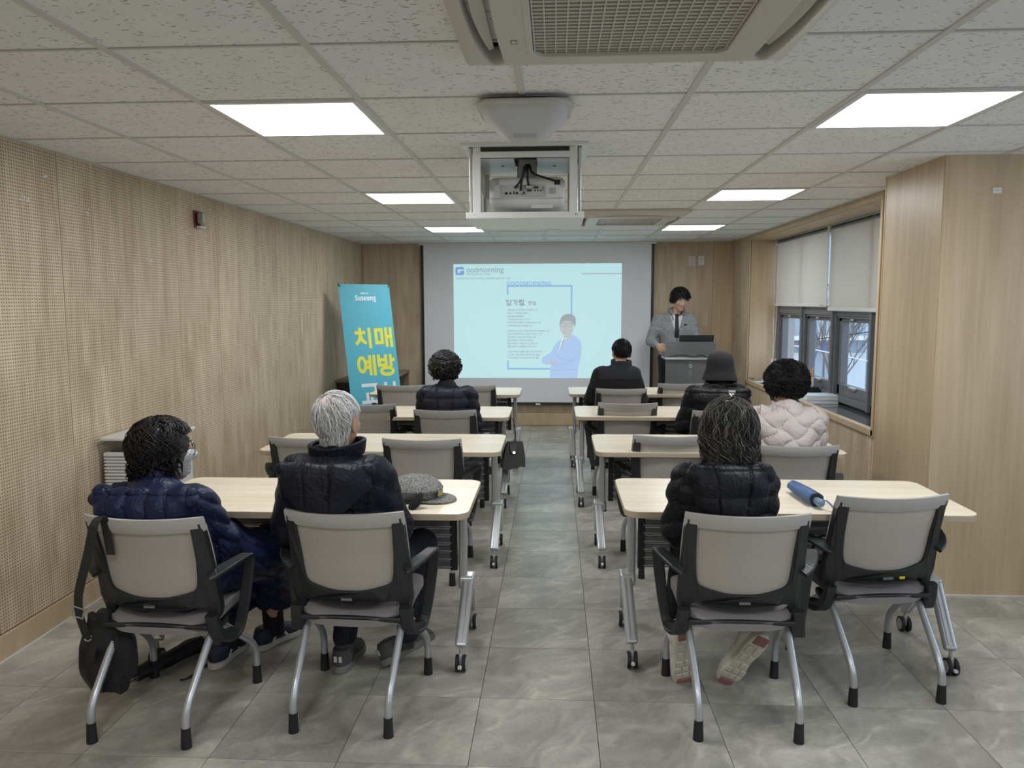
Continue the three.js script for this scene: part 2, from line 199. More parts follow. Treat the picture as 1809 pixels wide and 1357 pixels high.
{ // back wall
  const w = struct('wall_back'); mesh(w, 'wall_core', bx(5.4, HC + 0.1, 0.14, 0, HC / 2, ZB - 0.087), M.wallBack);
  const xs = [XL, -1.26, -0.06, 1.14, 1.985];
  for (let i = 0; i < 4; i++) { const a = xs[i] + 0.0018, b = xs[i + 1] - 0.0018; mesh(w, 'wall_panel', uvBox(rb(b - a, HC - 0.17, 0.012, 0.0012, (a + b) / 2, (HC + 0.17) / 2, ZB - 0.006, 1)), M.perf); }
  mesh(w, 'plain_panel', uvBox(rb(0.225, HC, 0.03, 0.002, 2.11, HC / 2, ZB + 0.015, 1)), M.oak);
  mesh(w, 'panel_edge', bx(0.014, HC, 0.032, 1.99, HC / 2, ZB + 0.014), M.oakEdge);
  const b = struct('baseboard_back'); mesh(b, 'board', uvBox(rb(1.99 - XL, 0.165, 0.016, 0.003, (1.99 + XL) / 2, 0.083, ZB + 0.004, 1), 2.4, 0.5), M.oak);
}
{ // right wall with the deep window recess
  const w = struct('wall_right'), y0 = 0.665, y1 = 2.285, za = -9.05, zb = -5.47, hd = 0.012;
  const P = (h, a, b, yc, m = M.perf, x = XR + 0.006) => mesh(w, 'wall_panel', uvBox(rb(hd, h, Math.abs(b - a) - 0.003, 0.001, x, yc, (a + b) / 2, 1)), m);
  for (const [a, b] of [[-9.05, -8.7], [-8.7, -7.5], [-7.5, -6.3], [-6.3, -5.47]]) P(y0 - 0.024, a, b, (y0 - 0.024) / 2);
  P(HC, za, -9.9, HC / 2); P(HC, zb + 0.002, -4.88, HC / 2); P(HC - y1 - 0.02, za, zb, (HC + y1 + 0.02) / 2, M.oak);
  mesh(w, 'wall_core', merge([bx(0.36, y0 - 0.03, 3.6, XR + 0.2, (y0 - 0.03) / 2, (za + zb) / 2), bx(0.36, HC, 0.83, XR + 0.2, HC / 2, (za - 9.9) / 2), bx(0.36, HC, 0.6, XR + 0.2, HC / 2, -5.16), bx(0.36, 0.1, 3.6, XR + 0.2, y1 + 0.075, (za + zb) / 2)]), M.wallBack);
  mesh(w, 'reveal', uvBox(merge([bx(0.37, y1 - y0, 0.012, XR + 0.2, (y0 + y1) / 2, za + 0.006), bx(0.37, y1 - y0, 0.012, XR + 0.2, (y0 + y1) / 2, zb - 0.006), bx(0.37, 0.012, zb - za, XR + 0.2, y1 - 0.006, (za + zb) / 2)])), M.oak);
  mesh(w, 'outer_wall', merge([bx(0.12, 0.75, 5.6, XW + 0.09, 0.325, -7.2), bx(0.12, 0.3, 5.6, XW + 0.09, 2.43, -7.2), bx(0.12, 2.6, 0.95, XW + 0.09, 1.25, -9.53), bx(0.12, 2.6, 0.9, XW + 0.09, 1.25, -5.02)]), M.paint);
  const sill = struct('trim_1'); mesh(sill, 'sill_slab', rb(0.36, 0.02, zb - za, 0.003, XR + 0.205, y0 - 0.008, (za + zb) / 2), std('polished_dark_stone', [0.10, 0.11, 0.12], 0.03, { ior: 2.0 }));
  const t = struct('trim_2'); const bar = 0.045;
  mesh(t, 'bottom_bar', uvBox(rb(0.05, bar, zb - za + 0.06, 0.003, XR + 0.012, y0 + 0.006, (za + zb) / 2), 2.4, 0.6), M.oak);
  mesh(t, 'near_bar', uvBox(rb(0.05, y1 - y0 + 0.07, 0.035, 0.003, XR + 0.012, (y0 + y1) / 2 + 0.01, zb + 0.012)), M.oak);
  mesh(t, 'top_bar', uvBox(rb(0.04, 0.035, zb - za, 0.003, XR + 0.012, y1 + 0.012, (za + zb) / 2), 2.4, 0.6), M.oak);
}
{ // pillar beside the near end of the window, and the wall it belongs to
  const w = struct('wall_pillar'); mesh(w, 'pillar_core', bx(1.6, HC + 0.1, 0.69, 2.815, HC / 2, -4.535), M.wallBack);
  mesh(w, 'front_panel', uvBox(rb(1.45, HC, 0.014, 0.0015, 2.0 + 0.725, HC / 2, -4.185, 1), 1, 1, 0.3), M.oak);
  mesh(w, 'side_panel', uvBox(rb(0.014, HC, 0.7, 0.0015, 2.004, HC / 2, -4.535, 1), 1, 1, 0.55), M.oak);
  mesh(w, 'far_panel', bx(0.24, HC, 0.014, 2.115, HC / 2, -4.885), M.oak);
  mesh(w, 'sealant_bead', merge([bx(1.42, 0.005, 0.006, 2.71, 0.0025, -4.174), bx(0.006, 0.005, 0.7, 1.994, 0.0025, -4.535)]), M.white);
  const n = struct('wall_near_right'); mesh(n, 'wall_board', merge([bx(0.15, 0.9, 7.4, XR2 + 0.075, 0.4, -0.6), bx(0.15, 0.35, 7.4, XR2 + 0.075, 2.25, -0.6), bx(0.15, HC + 0.1, 0.7, XR2 + 0.075, HC / 2, -3.95), bx(0.15, HC + 0.1, 3.4, XR2 + 0.075, HC / 2, 1.4)]), M.paint);
  const w2 = struct('window_2'); for (const z of [-3.6, -2.95, -2.3, -1.65, -1.0, -0.35]) mesh(w2, 'mullion', rb(0.08, 1.22, 0.06, 0.004, XR2 + 0.07, 1.46, z), M.frameGrey); for (let k = 0; k < 5; k++) mesh(w2, 'pane', bx(0.006, 1.22, 0.59, XR2 + 0.07, 1.46, -3.275 + k * 0.65), M.glass);
  const f = struct('wall_front'); mesh(f, 'wall_board', bx(6.2, HC + 0.1, 0.15, 0.45, HC / 2, ZF + 0.075), M.paint);
}
{ // window
  const w = struct('window_1'), zs = [-9.04, -8.10, -7.215, -6.34, -5.47], X = XW, F = M.frameGrey, y0 = 0.69, y1 = 2.28, yt = 1.50;
  mesh(w, 'outer_frame', merge([rb(0.12, 0.06, 3.57, 0.004, X, y0 + 0.03, -7.255), rb(0.12, 0.06, 3.57, 0.004, X, y1 - 0.03, -7.255), rb(0.12, y1 - y0, 0.05, 0.004, X, (y0 + y1) / 2, zs[0] + 0.03), rb(0.12, y1 - y0, 0.05, 0.004, X, (y0 + y1) / 2, zs[4] - 0.03)]), F);
  for (let i = 1; i < 4; i++) mesh(w, 'mullion', merge([rb(0.12, y1 - y0, 0.085, 0.004, X, (y0 + y1) / 2, zs[i]), rb(0.05, y1 - y0, 0.035, 0.003, X - 0.06, (y0 + y1) / 2, zs[i])]), F);
  for (let i = 0; i < 4; i++) mesh(w, 'transom', rb(0.11, 0.09, zs[i + 1] - zs[i] - 0.08, 0.004, X, yt, (zs[i] + zs[i + 1]) / 2), F);
  for (let i = 0; i < 4; i++) {
    const a = zs[i] + (i ? 0.045 : 0.055), b = zs[i + 1] - (i < 3 ? 0.045 : 0.055), c = (a + b) / 2, L = b - a, s = mesh(w, 'sash', merge([rb(0.07, 0.095, L, 0.006, X + 0.01, y0 + 0.105, c), rb(0.07, 0.055, L, 0.006, X + 0.01, yt - 0.07, c), rb(0.07, yt - y0 - 0.1, 0.06, 0.006, X + 0.01, (yt + y0) / 2, a + 0.03), rb(0.07, yt - y0 - 0.1, 0.06, 0.006, X + 0.01, (yt + y0) / 2, b - 0.03), bx(0.03, 0.014, L - 0.08, X - 0.035, yt - 0.055, c)]), F);
    mesh(s, 'pane', bx(0.006, yt - y0 - 0.24, L - 0.11, X + 0.03, (yt + y0) / 2 + 0.028, c), M.glass);
    mesh(s, 'upper_latch', rb(0.016, 0.012, 0.05, 0.004, X - 0.042, yt - 0.074, c - 0.05), M.white);
    mesh(s, 'latch', merge([rb(0.03, 0.02, 0.06, 0.006, X - 0.03, y0 + 0.14, c + 0.03), rb(0.025, 0.014, 0.12, 0.006, X - 0.045, y0 + 0.152, c + 0.02).rotateX(0)]), M.white);
    mesh(w, 'upper_pane', bx(0.006, y1 - yt - 0.1, zs[i + 1] - zs[i] - 0.08, X + 0.02, (y1 + yt) / 2, (zs[i] + zs[i + 1]) / 2), M.glass);
  }
}
// ───────── ceiling lights ─────────
{
  const frameShape = rrect(-0.292, -0.292, 0.292, 0.292, 0.003); frameShape.holes.push(rrect(-0.27, -0.27, 0.27, 0.27, 0.002, THREE.Path));
  const fg = slab(frameShape, 0.014, 0.001).rotateX(PI / 2), dg = bx(0.56, 0.004, 0.56);
  const glow = std('lit_diffuser', [0.9, 0.9, 0.9], 0.6); glow.emissive.setRGB(...PANEL_COLOR); glow.emissiveIntensity = 1.6;
  const names = { '-1,1': 'large lit ceiling panel nearest the camera on the left side', '-1,5': 'lit ceiling panel second from the camera in the left row', '-1,9': 'smallest lit ceiling panel at the screen end of the left row', '3,1': 'large lit ceiling panel nearest the camera on the right side', '3,5': 'lit ceiling panel second from the camera in the right row', '3,9': 'smallest lit ceiling panel at the screen end of the right row', '-1,-3': 'lit ceiling panel above the camera, left row', '3,-3': 'lit ceiling panel above the camera, right row', '-1,-7': 'rearmost lit ceiling panel behind the camera, left row', '3,-7': 'rearmost lit ceiling panel behind the camera, right row' };
  for (const [c, q] of lightCells) {
    const x = GX + 0.6 * c + 0.3, z = GZ - 0.6 * q - 0.3, t = thing('ceiling_light', names[c + ',' + q], 'ceiling light', [x, HC, z], 0, 'square light panels in the ceiling');
    mesh(t, 'frame', fg, M.white).position.y = 0.006; mesh(t, 'diffuser', dg, glow).position.y = 0.008;
    const L = new THREE.RectAreaLight(new THREE.Color().setRGB(...PANEL_COLOR), PANEL_RADIANCE, 0.535, 0.535); L.name = 'panel_glow'; L.rotation.x = -PI / 2; L.position.y = 0.0045; t.add(L);
  }
}
// ───────── cassette air conditioners ─────────
{
  const lens = (s) => { const h = new THREE.Path(); h.moveTo(s * 0.355, -0.34); h.bezierCurveTo(s * 0.365, -0.2, s * 0.365, 0.2, s * 0.355, 0.34); h.bezierCurveTo(s * 0.37, 0.375, s * 0.385, 0.375, s * 0.395, 0.35); h.bezierCurveTo(s * 0.44, 0.18, s * 0.44, -0.18, s * 0.395, -0.35); h.bezierCurveTo(s * 0.385, -0.375, s * 0.37, -0.375, s * 0.355, -0.34); return h; };
  const front = () => { const h = new THREE.Path(); h.moveTo(-0.34, 0.355); h.bezierCurveTo(-0.2, 0.365, 0.2, 0.365, 0.34, 0.355); h.bezierCurveTo(0.375, 0.37, 0.375, 0.385, 0.35, 0.395); h.bezierCurveTo(0.18, 0.44, -0.18, 0.44, -0.35, 0.395); h.bezierCurveTo(-0.375, 0.385, -0.375, 0.37, -0.34, 0.355); return h; };
  const s = rrect(-0.475, -0.475, 0.475, 0.475, 0.03); s.holes.push(rrect(-0.268, -0.30, 0.268, 0.268, 0.045, THREE.Path), lens(1), lens(-1), front());
  const plate = new THREE.ExtrudeGeometry(s, { depth: 0.012, bevelEnabled: true, bevelSize: 0.006, bevelThickness: 0.022, bevelOffset: -0.006, bevelSegments: 4, curveSegments: 10 }).rotateX(PI / 2).translate(0, -0.022, 0);
  warp(plate, (v) => { const e = Math.max(Math.abs(v.x), Math.abs(v.z)); if (e > 0.33) v.y *= 1 - 0.55 * sst(0.4, 0.48, e); });
  const bars = []; for (let i = 0; i < 19; i++) bars.push(bx(0.0035, 0.014, 0.585, -0.262 + i * 0.0291, -0.042, -0.016)); const cross = []; for (let i = 0; i < 24; i++) cross.push(bx(0.545, 0.010, 0.011, 0, -0.039, -0.295 + i * 0.0243));
  const rim = rrect(-0.285, -0.317, 0.285, 0.285, 0.05); rim.holes.push(rrect(-0.266, -0.298, 0.266, 0.266, 0.042, THREE.Path));
  const blade = (s) => warp(new THREE.BoxGeometry(0.032, 0.006, 0.66, 4, 1, 16), (v) => { v.x = s * (0.385 + v.x * (1 - (v.z / 0.36) ** 2 * 0.7) + 0.012 * (1 - (v.z / 0.36) ** 2)); v.y -= 0.02 + 0.012 * (v.x * s - 0.385) / 0.03; });
  const make = (label, pos, turn) => {
    const t = thing('ceiling_air_conditioner', label, 'air conditioner', pos, turn, 'cassette air conditioners'); mesh(t, 'panel', plate, M.cream); mesh(t, 'housing', merge([bx(0.9, 0.01, 0.9, 0, 0.3, 0), bx(0.01, 0.31, 0.9, -0.44, 0.15, 0), bx(0.01, 0.31, 0.9, 0.44, 0.15, 0), bx(0.89, 0.31, 0.01, 0, 0.15, -0.44), bx(0.89, 0.31, 0.01, 0, 0.15, 0.44), bx(0.01, 0.26, 0.66, -0.31, 0.12, -0.02), bx(0.01, 0.26, 0.66, 0.31, 0.12, -0.02), bx(0.62, 0.26, 0.01, 0, 0.12, 0.31)]), std('foam_lining', [0.16, 0.16, 0.16], 0.9));
    mesh(t, 'grille_rim', slab(rim, 0.014, 0.003).rotateX(PI / 2).translate(0, -0.044, 0), M.cream); mesh(t, 'grille_bars', merge(bars), M.cream); mesh(t, 'grille_cross_bars', merge(cross), M.cream); mesh(t, 'filter', bx(0.55, 0.003, 0.59, 0, -0.026, -0.016), std('dust_filter', [0.40, 0.40, 0.38], 0.9));
    for (const sd of [1, -1]) mesh(t, 'louver', blade(sd), M.cream); mesh(t, 'louver', blade(1).rotateY(-PI / 2), M.cream); return t;
  };
  const a = make('large white ceiling air conditioner with square grille at the top edge of the picture', [0.205, HC, -1.965], 0);
  const st = canvasTex(64, 96, (c) => { c.fillStyle = '#8d8b84'; c.fillRect(0, 0, 64, 96); c.strokeStyle = '#eee'; c.lineWidth = 6; c.beginPath(); c.arc(32, 22, 13, PI, 0); c.stroke(); c.fillStyle = '#eee'; c.fillRect(12, 26, 40, 28); c.fillStyle = '#eee'; c.font = 'bold 20px sans-serif'; c.fillText('lock', 12, 84); });
  mesh(a, 'sticker', bx(0.018, 0.001, 0.028, -0.315, -0.0575, -0.17), std('grey_sticker', [1, 1, 1], 0.6, { map: st }));
  make('small white ceiling air conditioner beyond the projector lift', [0.63, HC, -6.86], 0);
}
// ───────── near right window out of the frame (daylight on the ceiling and the pillar comes from it) is part of wall_near_right ─────────
// ───────── folding tables ─────────
const tableProto = (() => {
  const t = new THREE.Group(), W = 1.44, D = 0.62, H = 0.72, hx = W / 2, hz = D / 2;
  const topS = rrect(-hx, -hz, hx, hz, 0.06);
  const top = mesh(t, 'tabletop', uvBox(slab(topS, 0.004, 0.001).rotateX(-PI / 2).translate(0, H - 0.004, 0)), M.maple);
  mesh(top, 'edge_band', uvBox(slab(rrect(-hx, -hz, hx, hz, 0.06), 0.024, 0.003).rotateX(-PI / 2).translate(0, H - 0.0285, 0)), M.mapleEdge);
  mesh(t, 'under_beam', merge([rb(W - 0.2, 0.035, 0.05, 0.004, 0, H - 0.048, -0.08), rb(W - 0.2, 0.04, 0.02, 0.003, 0, H - 0.05, -0.19)]), M.legGrey);
  for (const s of [-1, 1]) {
    const x = s * (hx - 0.045);
    const leg = mesh(t, 'leg', merge([rb(0.036, H - 0.33, 0.056, 0.012, x - s * 0.012, (H - 0.03 + 0.30) / 2, 0), rb(0.05, 0.02, 0.34, 0.004, x - s * 0.015, H - 0.04, 0)]), M.legGrey);
    mesh(leg, 'bracket', rb(0.075, 0.062, 0.085, 0.014, x + s * 0.006, 0.325, 0.0), M.footAlu);
    for (const q of [-1, 1]) {
      const a = V3(x + s * 0.012, 0.335, q * 0.025), b = V3(x, 0.105, q * 0.215), L = a.distanceTo(b), g = merge([rb(0.052, L, 0.034, 0.010, 0, 0, 0), rb(0.009, L * 0.9, 0.006, 0.002, 0.010, 0, 0.0175), rb(0.009, L * 0.9, 0.006, 0.002, -0.010, 0, 0.0175), rb(0.009, L * 0.9, 0.006, 0.002, 0.010, 0, -0.0175), rb(0.009, L * 0.9, 0.006, 0.002, -0.010, 0, -0.0175)]);
      const m = new THREE.Matrix4().lookAt(a, b, V3(1, 0, 0)); const quat = new THREE.Quaternion().setFromUnitVectors(V3(0, 1, 0), a.clone().sub(b).normalize());
      g.applyQuaternion(quat).translate((a.x + b.x) / 2, (a.y + b.y) / 2, (a.z + b.z) / 2); const f = mesh(t, 'foot', g, M.footAlu);
      mesh(f, 'caster_fork', merge([cyl(0.008, 0.008, 0.04, 10, x, 0.085, q * 0.215), rb(0.016, 0.05, 0.03, 0.005, x, 0.055, q * 0.22)]), M.legGrey);
      const c = new THREE.Group(); c.name = 'caster'; t.add(c); for (const dx of [0.0145, -0.0145]) { mesh(c, 'wheel', cyl(0.036, 0.036, 0.014, 24).rotateZ(PI / 2).translate(x + dx, 0.036, q * 0.222), M.rubber); mesh(c, 'hub_cap', cyl(0.026, 0.026, 0.003, 20).rotateZ(PI / 2).translate(x + Math.sign(dx) * 0.022, 0.036, q * 0.222), M.legGrey); }
      if (q > 0) mesh(c, 'brake_tab', rb(0.016, 0.012, 0.02, 0.003, x, 0.035, 0.262), M.white);
    }
  }
  const n = 9, y0 = 0.305, y1 = 0.665, z = -0.2, p = (y1 - y0) / n, sg = rb(W - 0.27, p - 0.003, 0.012, 0.004);
  for (let i = 0; i < n; i++) mesh(t, 'slat', sg, M.slat).position.set(0, y0 + p * (i + 0.5), z);
  const ribs = []; for (let i = 0; i < n; i++) ribs.push(rb(W - 0.27, 0.006, 0.006, 0.002, 0, y0 + p * i + 0.012, z + 0.008)); mesh(t, 'slat_ribs', merge(ribs), M.legGrey);
  for (const s of [-1, 1]) mesh(t, 'panel_end', merge([rb(0.034, y1 - y0 + 0.01, 0.02, 0.004, s * (hx - 0.125), (y0 + y1) / 2, z), rb(0.012, 0.012, 0.012, 0.002, s * (hx - 0.125), y0 + 0.05, z + 0.008), rb(0.012, 0.012, 0.012, 0.002, s * (hx - 0.125), y1 - 0.05, z + 0.008)]), M.black);
  const rods = []; for (let k = 0; k < 3; k++) for (const s of [-1, 1]) rods.push(bent([[0, 0.615, 0.0 - k * 0.045], [s * 0.50, 0.615, 0.0 - k * 0.045], [s * 0.535, 0.685, 0.0 - k * 0.045]], 0.0055, 0.035, 8)); mesh(t, 'wire_shelf', merge(rods), M.silver);
  t.name = 'folding_table'; return t;
})();
const tableSpots = [
  [-1.075, -3.405, 'light wood folding table in front of the white-haired man, nearest on the left'], [1.018, -3.475, 'light wood folding table with the blue umbrella, nearest on the right'],
  [-1.033, -4.72, 'second light wood folding table from the camera on the left'], [0.963, -4.75, 'second light wood folding table from the camera on the right'],
  [-1.065, -6.08, 'third light wood folding table on the left, black handbag hanging at its aisle end'], [0.885, -6.14, 'third light wood folding table from the camera on the right'],
  [-1.045, -7.515, 'farthest light wood folding table on the left, next to the screen'], [0.862, -7.58, 'farthest light wood folding table on the right, before the lectern'],
];
for (const [x, z, l] of tableSpots) copyOf(Object.assign(tableProto, { userData: { category: 'table' } }), l, [x, 0, z], 0, 'wheeled folding tables in two columns');

// ───────── nesting chairs ─────────
const zc = (y) => y < 0.5 ? lerp(0.10, 0.122, clamp((y - 0.36) / 0.14, 0, 1)) : y < 0.65 ? lerp(0.122, 0.150, (y - 0.5) / 0.15) : lerp(0.150, 0.205, (y - 0.65) / 0.17);
const backZ = (x, y) => zc(y) - 0.05 * (x / 0.225) ** 2;
const labelTex = canvasTex(128, 40, (c) => { c.fillStyle = '#16181a'; c.fillRect(0, 0, 128, 40); c.strokeStyle = '#8d9092'; c.lineWidth = 3; c.strokeRect(2, 2, 124, 36); c.fillStyle = '#d9dcdc'; c.font = 'bold 22px sans-serif'; c.fillText('TeamsLITE', 8, 28); });
const chairProto = (() => {
  const t = new THREE.Group();
  const half = [[0.222, 0.80], [0.226, 0.70], [0.230, 0.62], [0.233, 0.55], [0.234, 0.48], [0.230, 0.43], [0.217, 0.398], [0.200, 0.386], [0.188, 0.394], [0.185, 0.412], [0.186, 0.434], [0.178, 0.447], [0.15, 0.4515], [0.10, 0.4505], [0.05, 0.447]];
  const outer = new THREE.SplineCurve([...half.map(([x, y]) => new THREE.Vector2(x, y)), new THREE.Vector2(0, 0.4455), ...half.slice().reverse().map(([x, y]) => new THREE.Vector2(-x, y))]).getPoints(110);
  const inH = [[0.184, 0.80], [0.181, 0.70], [0.176, 0.60], [0.171, 0.555], [0.163, 0.533], [0.146, 0.521], [0.10, 0.508], [0.05, 0.4995]];
  const inner = new THREE.SplineCurve([...inH.map(([x, y]) => new THREE.Vector2(x, y)), new THREE.Vector2(0, 0.4985), ...inH.slice().reverse().map(([x, y]) => new THREE.Vector2(-x, y))]).getPoints(110);
  const s = new THREE.Shape(outer); s.closePath(); // an open-topped U: outer down one side, inner back up
  const U = new THREE.Shape([...outer, ...inner.slice().reverse()]);
  const fg = new THREE.ExtrudeGeometry(U, { depth: 0.03, bevelEnabled: true, bevelSize: 0.004, bevelThickness: 0.004, bevelOffset: -0.004, bevelSegments: 2, steps: 1 });
  warp(fg, (v) => { v.z = backZ(v.x, v.y) - 0.03 + v.z + (Math.abs(v.x) > 0.15 && v.y < 0.5 ? -0.012 * sst(0.5, 0.43, v.y) : 0); }); mesh(t, 'back_frame', fg, M.black);
  const grid = (x0, x1, y0f, y1, nx, ny, off, th) => { const pos = [], uv = [], idx = []; for (let j = 0; j <= ny; j++) for (let i = 0; i <= nx; i++) { const x = lerp(x0, x1, i / nx), y = lerp(y0f(x), y1, j / ny); pos.push(x, y, backZ(x, y) + off); uv.push(x, y); } for (let j = 0; j < ny; j++) for (let i = 0; i < nx; i++) { const a = j * (nx + 1) + i, b = a + nx + 1; idx.push(a, a + 1, b, b, a + 1, b + 1); } const g = new THREE.BufferGeometry(); g.setAttribute('position', new THREE.Float32BufferAttribute(pos, 3)); g.setAttribute('uv', new THREE.Float32BufferAttribute(uv, 2)); g.setIndex(idx); g.computeVertexNormals(); return g; };
  mesh(t, 'mesh_back', grid(-0.2, 0.2, (x) => 0.496 + 0.03 * (x / 0.2) ** 6 + 0.014 * (x / 0.2) ** 2, 0.79, 24, 16, -0.012), M.chairMesh);
  const band = new THREE.BoxGeometry(0.452, 0.056, 0.026, 28, 4, 3); warp(band, (v) => { const y = 0.79 + v.y, e = Math.abs(v.x) / 0.226; const rnd = Math.abs(v.y) > 0.02 ? 0.65 : 1; v.z = backZ(v.x, y) - 0.008 + v.z * rnd; v.y = y + 0.004 * e * e; }); mesh(t, 'top_rail', uvBox(band), M.chairBand);
  const pip = []; for (const sd of [-1, 1]) pip.push(tube([[sd * 0.2245, 0.79, backZ(0.224, 0.79) - 0.026], [sd * 0.2275, 0.70, backZ(0.226, 0.70) - 0.027], [sd * 0.2285, 0.62, backZ(0.226, 0.62) - 0.027], [sd * 0.2275, 0.535, backZ(0.226, 0.535) - 0.027]], 0.0022, 16, 6)); mesh(t, 'piping', merge(pip), std('pale_piping', [0.55, 0.53, 0.50], 0.6));
  mesh(t, 'label_plate', warp(bx(0.042, 0.011, 0.003, 0, 0.474, 0.138), () => {}), std('chair_label', [1, 1, 1], 0.4, { map: labelTex }));
  for (const sd of [-1, 1]) {
    const pth = [[0.212, 0.585, 0.098], [0.244, 0.598, 0.075], [0.272, 0.611, 0.03], [0.292, 0.619, -0.025], [0.298, 0.617, -0.052], [0.296, 0.598, -0.066], [0.289, 0.53, -0.064], [0.275, 0.42, -0.054], [0.262, 0.345, -0.042], [0.254, 0.312, -0.018], [0.243, 0.308, 0.02], [0.228, 0.318, 0.05], [0.219, 0.345, 0.07], [0.213, 0.40, 0.08]].map(([x, y, z]) => [sd * x, y, z]);
    mesh(t, 'armrest', strap(pth, 0.046, 0.017, 48, V3(1, 0, 0), (u) => u < 0.2 ? lerp(1.25, 1, u / 0.2) : u > 0.8 ? lerp(0.85, 1.2, (u - 0.8) / 0.2) : lerp(1, 0.85, (u - 0.2) / 0.6)), M.black);
  }
  for (const sd of [-1, 1]) mesh(t, 'side_bracket', strap([[sd * 0.213, 0.43, 0.085], [sd * 0.216, 0.38, 0.078], [sd * 0.224, 0.338, 0.05], [sd * 0.234, 0.322, 0.01], [sd * 0.246, 0.318, -0.025]], 0.046, 0.036, 20), M.black);
  const sc = new THREE.BoxGeometry(0.44, 0.062, 0.42, 20, 6, 20); warp(sc, (v) => { const ux = v.x / 0.22, uz = v.z / 0.21; const r = Math.max(0, Math.hypot(Math.max(0, Math.abs(ux) - 0.55) / 0.45, Math.max(0, Math.abs(uz) - 0.55) / 0.45) - 1); const k = Math.hypot(Math.max(0, Math.abs(ux) - 0.5) / 0.5, Math.max(0, Math.abs(uz) - 0.5) / 0.5); if (k > 1) { v.x = Math.sign(ux) * 0.22 * (0.5 + (Math.abs(ux) - 0.5) / k); v.z = Math.sign(uz) * 0.21 * (0.5 + (Math.abs(uz) - 0.5) / k); } const e = clamp(k, 0, 1); v.y *= 1 - 0.5 * e ** 4; v.y += 0.42 - 0.012 * (1 - ux * ux) * (1 - uz * uz) + (v.z > 0 ? -0.034 * (v.z / 0.21) ** 2 : -0.012 * (v.z / 0.21) ** 4); if (v.z > 0.1) v.y -= 0.016 * (1 - ux * ux); v.z -= 0.1; }); mesh(t, 'seat', sc, M.seat);
  mesh(t, 'seat_pan', merge([rb(0.40, 0.02, 0.34, 0.008, 0, 0.385, -0.06), rb(0.44, 0.03, 0.10, 0.01, 0, 0.365, 0.01)]), M.black);
  mesh(t, 'crossbar', merge([tube([[-0.2, 0.347, 0.03], [0.2, 0.347, 0.03]], 0.012, 2, 10), tube([[-0.2, 0.35, -0.06], [0.2, 0.35, -0.06]], 0.010, 2, 10)]), M.silver);
  for (const sd of [-1, 1]) for (const q of [1, -1]) {
    const pts = q > 0 ? [[sd * 0.18, 0.05, 0.246], [sd * 0.18, 0.135, 0.243], [sd * 0.188, 0.352, 0.035]] : [[sd * 0.228, 0.05, -0.245], [sd * 0.228, 0.165, -0.245], [sd * 0.196, 0.352, -0.02]];
    const L = mesh(t, 'leg', bent(pts, 0.0146, 0.07, 14), M.silver); mesh(L, 'leg_tip', cyl(0.0158, 0.0192, 0.075, 18, pts[0][0], 0.0375, pts[0][2]), M.rubber);
  }
  t.name = 'nesting_chair'; return t;
})();
const CH = {
  c1: [-1.484, -2.812, -0.045, 'grey mesh chair holding the woman in the long navy coat'], c2: [-0.775, -2.917, -0.04, 'grey mesh chair holding the white-haired man'], c3: [0.708, -2.948, 0.0, 'grey mesh chair holding the grey-haired woman in a black puffer'], c4: [1.334, -3.24, 0.109, 'empty grey mesh chair with a yellow sticker, pushed to the blue umbrella table'],
  A: [-1.42, -4.47, 0.0, 'empty grey mesh chair at the second left table, nearer the perforated wall'], B: [-0.75, -4.44, 0.0, 'empty grey mesh chair behind the tweed cap, second left table'], C: [0.678, -4.61, 0.03, 'empty grey mesh chair at the second right table, by the aisle'], D: [1.299, -4.32, 0.0, 'grey mesh chair holding the woman in the pale pink jacket'],
  E: [-1.43, -5.9, 0.02, 'empty grey mesh chair at the third left table, nearer the perforated wall'], F: [-0.784, -5.61, 0.0, 'grey mesh chair holding the curly-haired woman in a dark puffer'], G: [0.561, -6.04, 0.0, 'empty grey mesh chair at the third right table, by the aisle'], H: [1.206, -5.64, 0.0, 'grey mesh chair holding the person in the bucket hat'],
  I: [-1.432, -7.25, 0.0, 'empty grey mesh chair before the banner at the farthest left table'], J: [-0.77, -7.27, 0.0, 'empty grey mesh chair at the farthest left table, by the aisle'], K: [0.597, -7.03, 0.0, 'grey mesh chair holding the man in the black fleece'], L: [1.205, -7.47, 0.0, 'empty grey mesh chair before the lectern'],
};
for (const k of Object.keys(CH)) { const [x, z, a, l] = CH[k]; const o = copyOf(Object.assign(chairProto, { userData: { category: 'chair' } }), l, [x, 0, z], a, 'grey mesh nesting chairs'); if (k === 'c4') mesh(o, 'sticker', bx(0.022, 0.010, 0.002, 0.058, 0.476, 0.1385), hex('yellow_sticker', '#e6d327', 0.6)); }
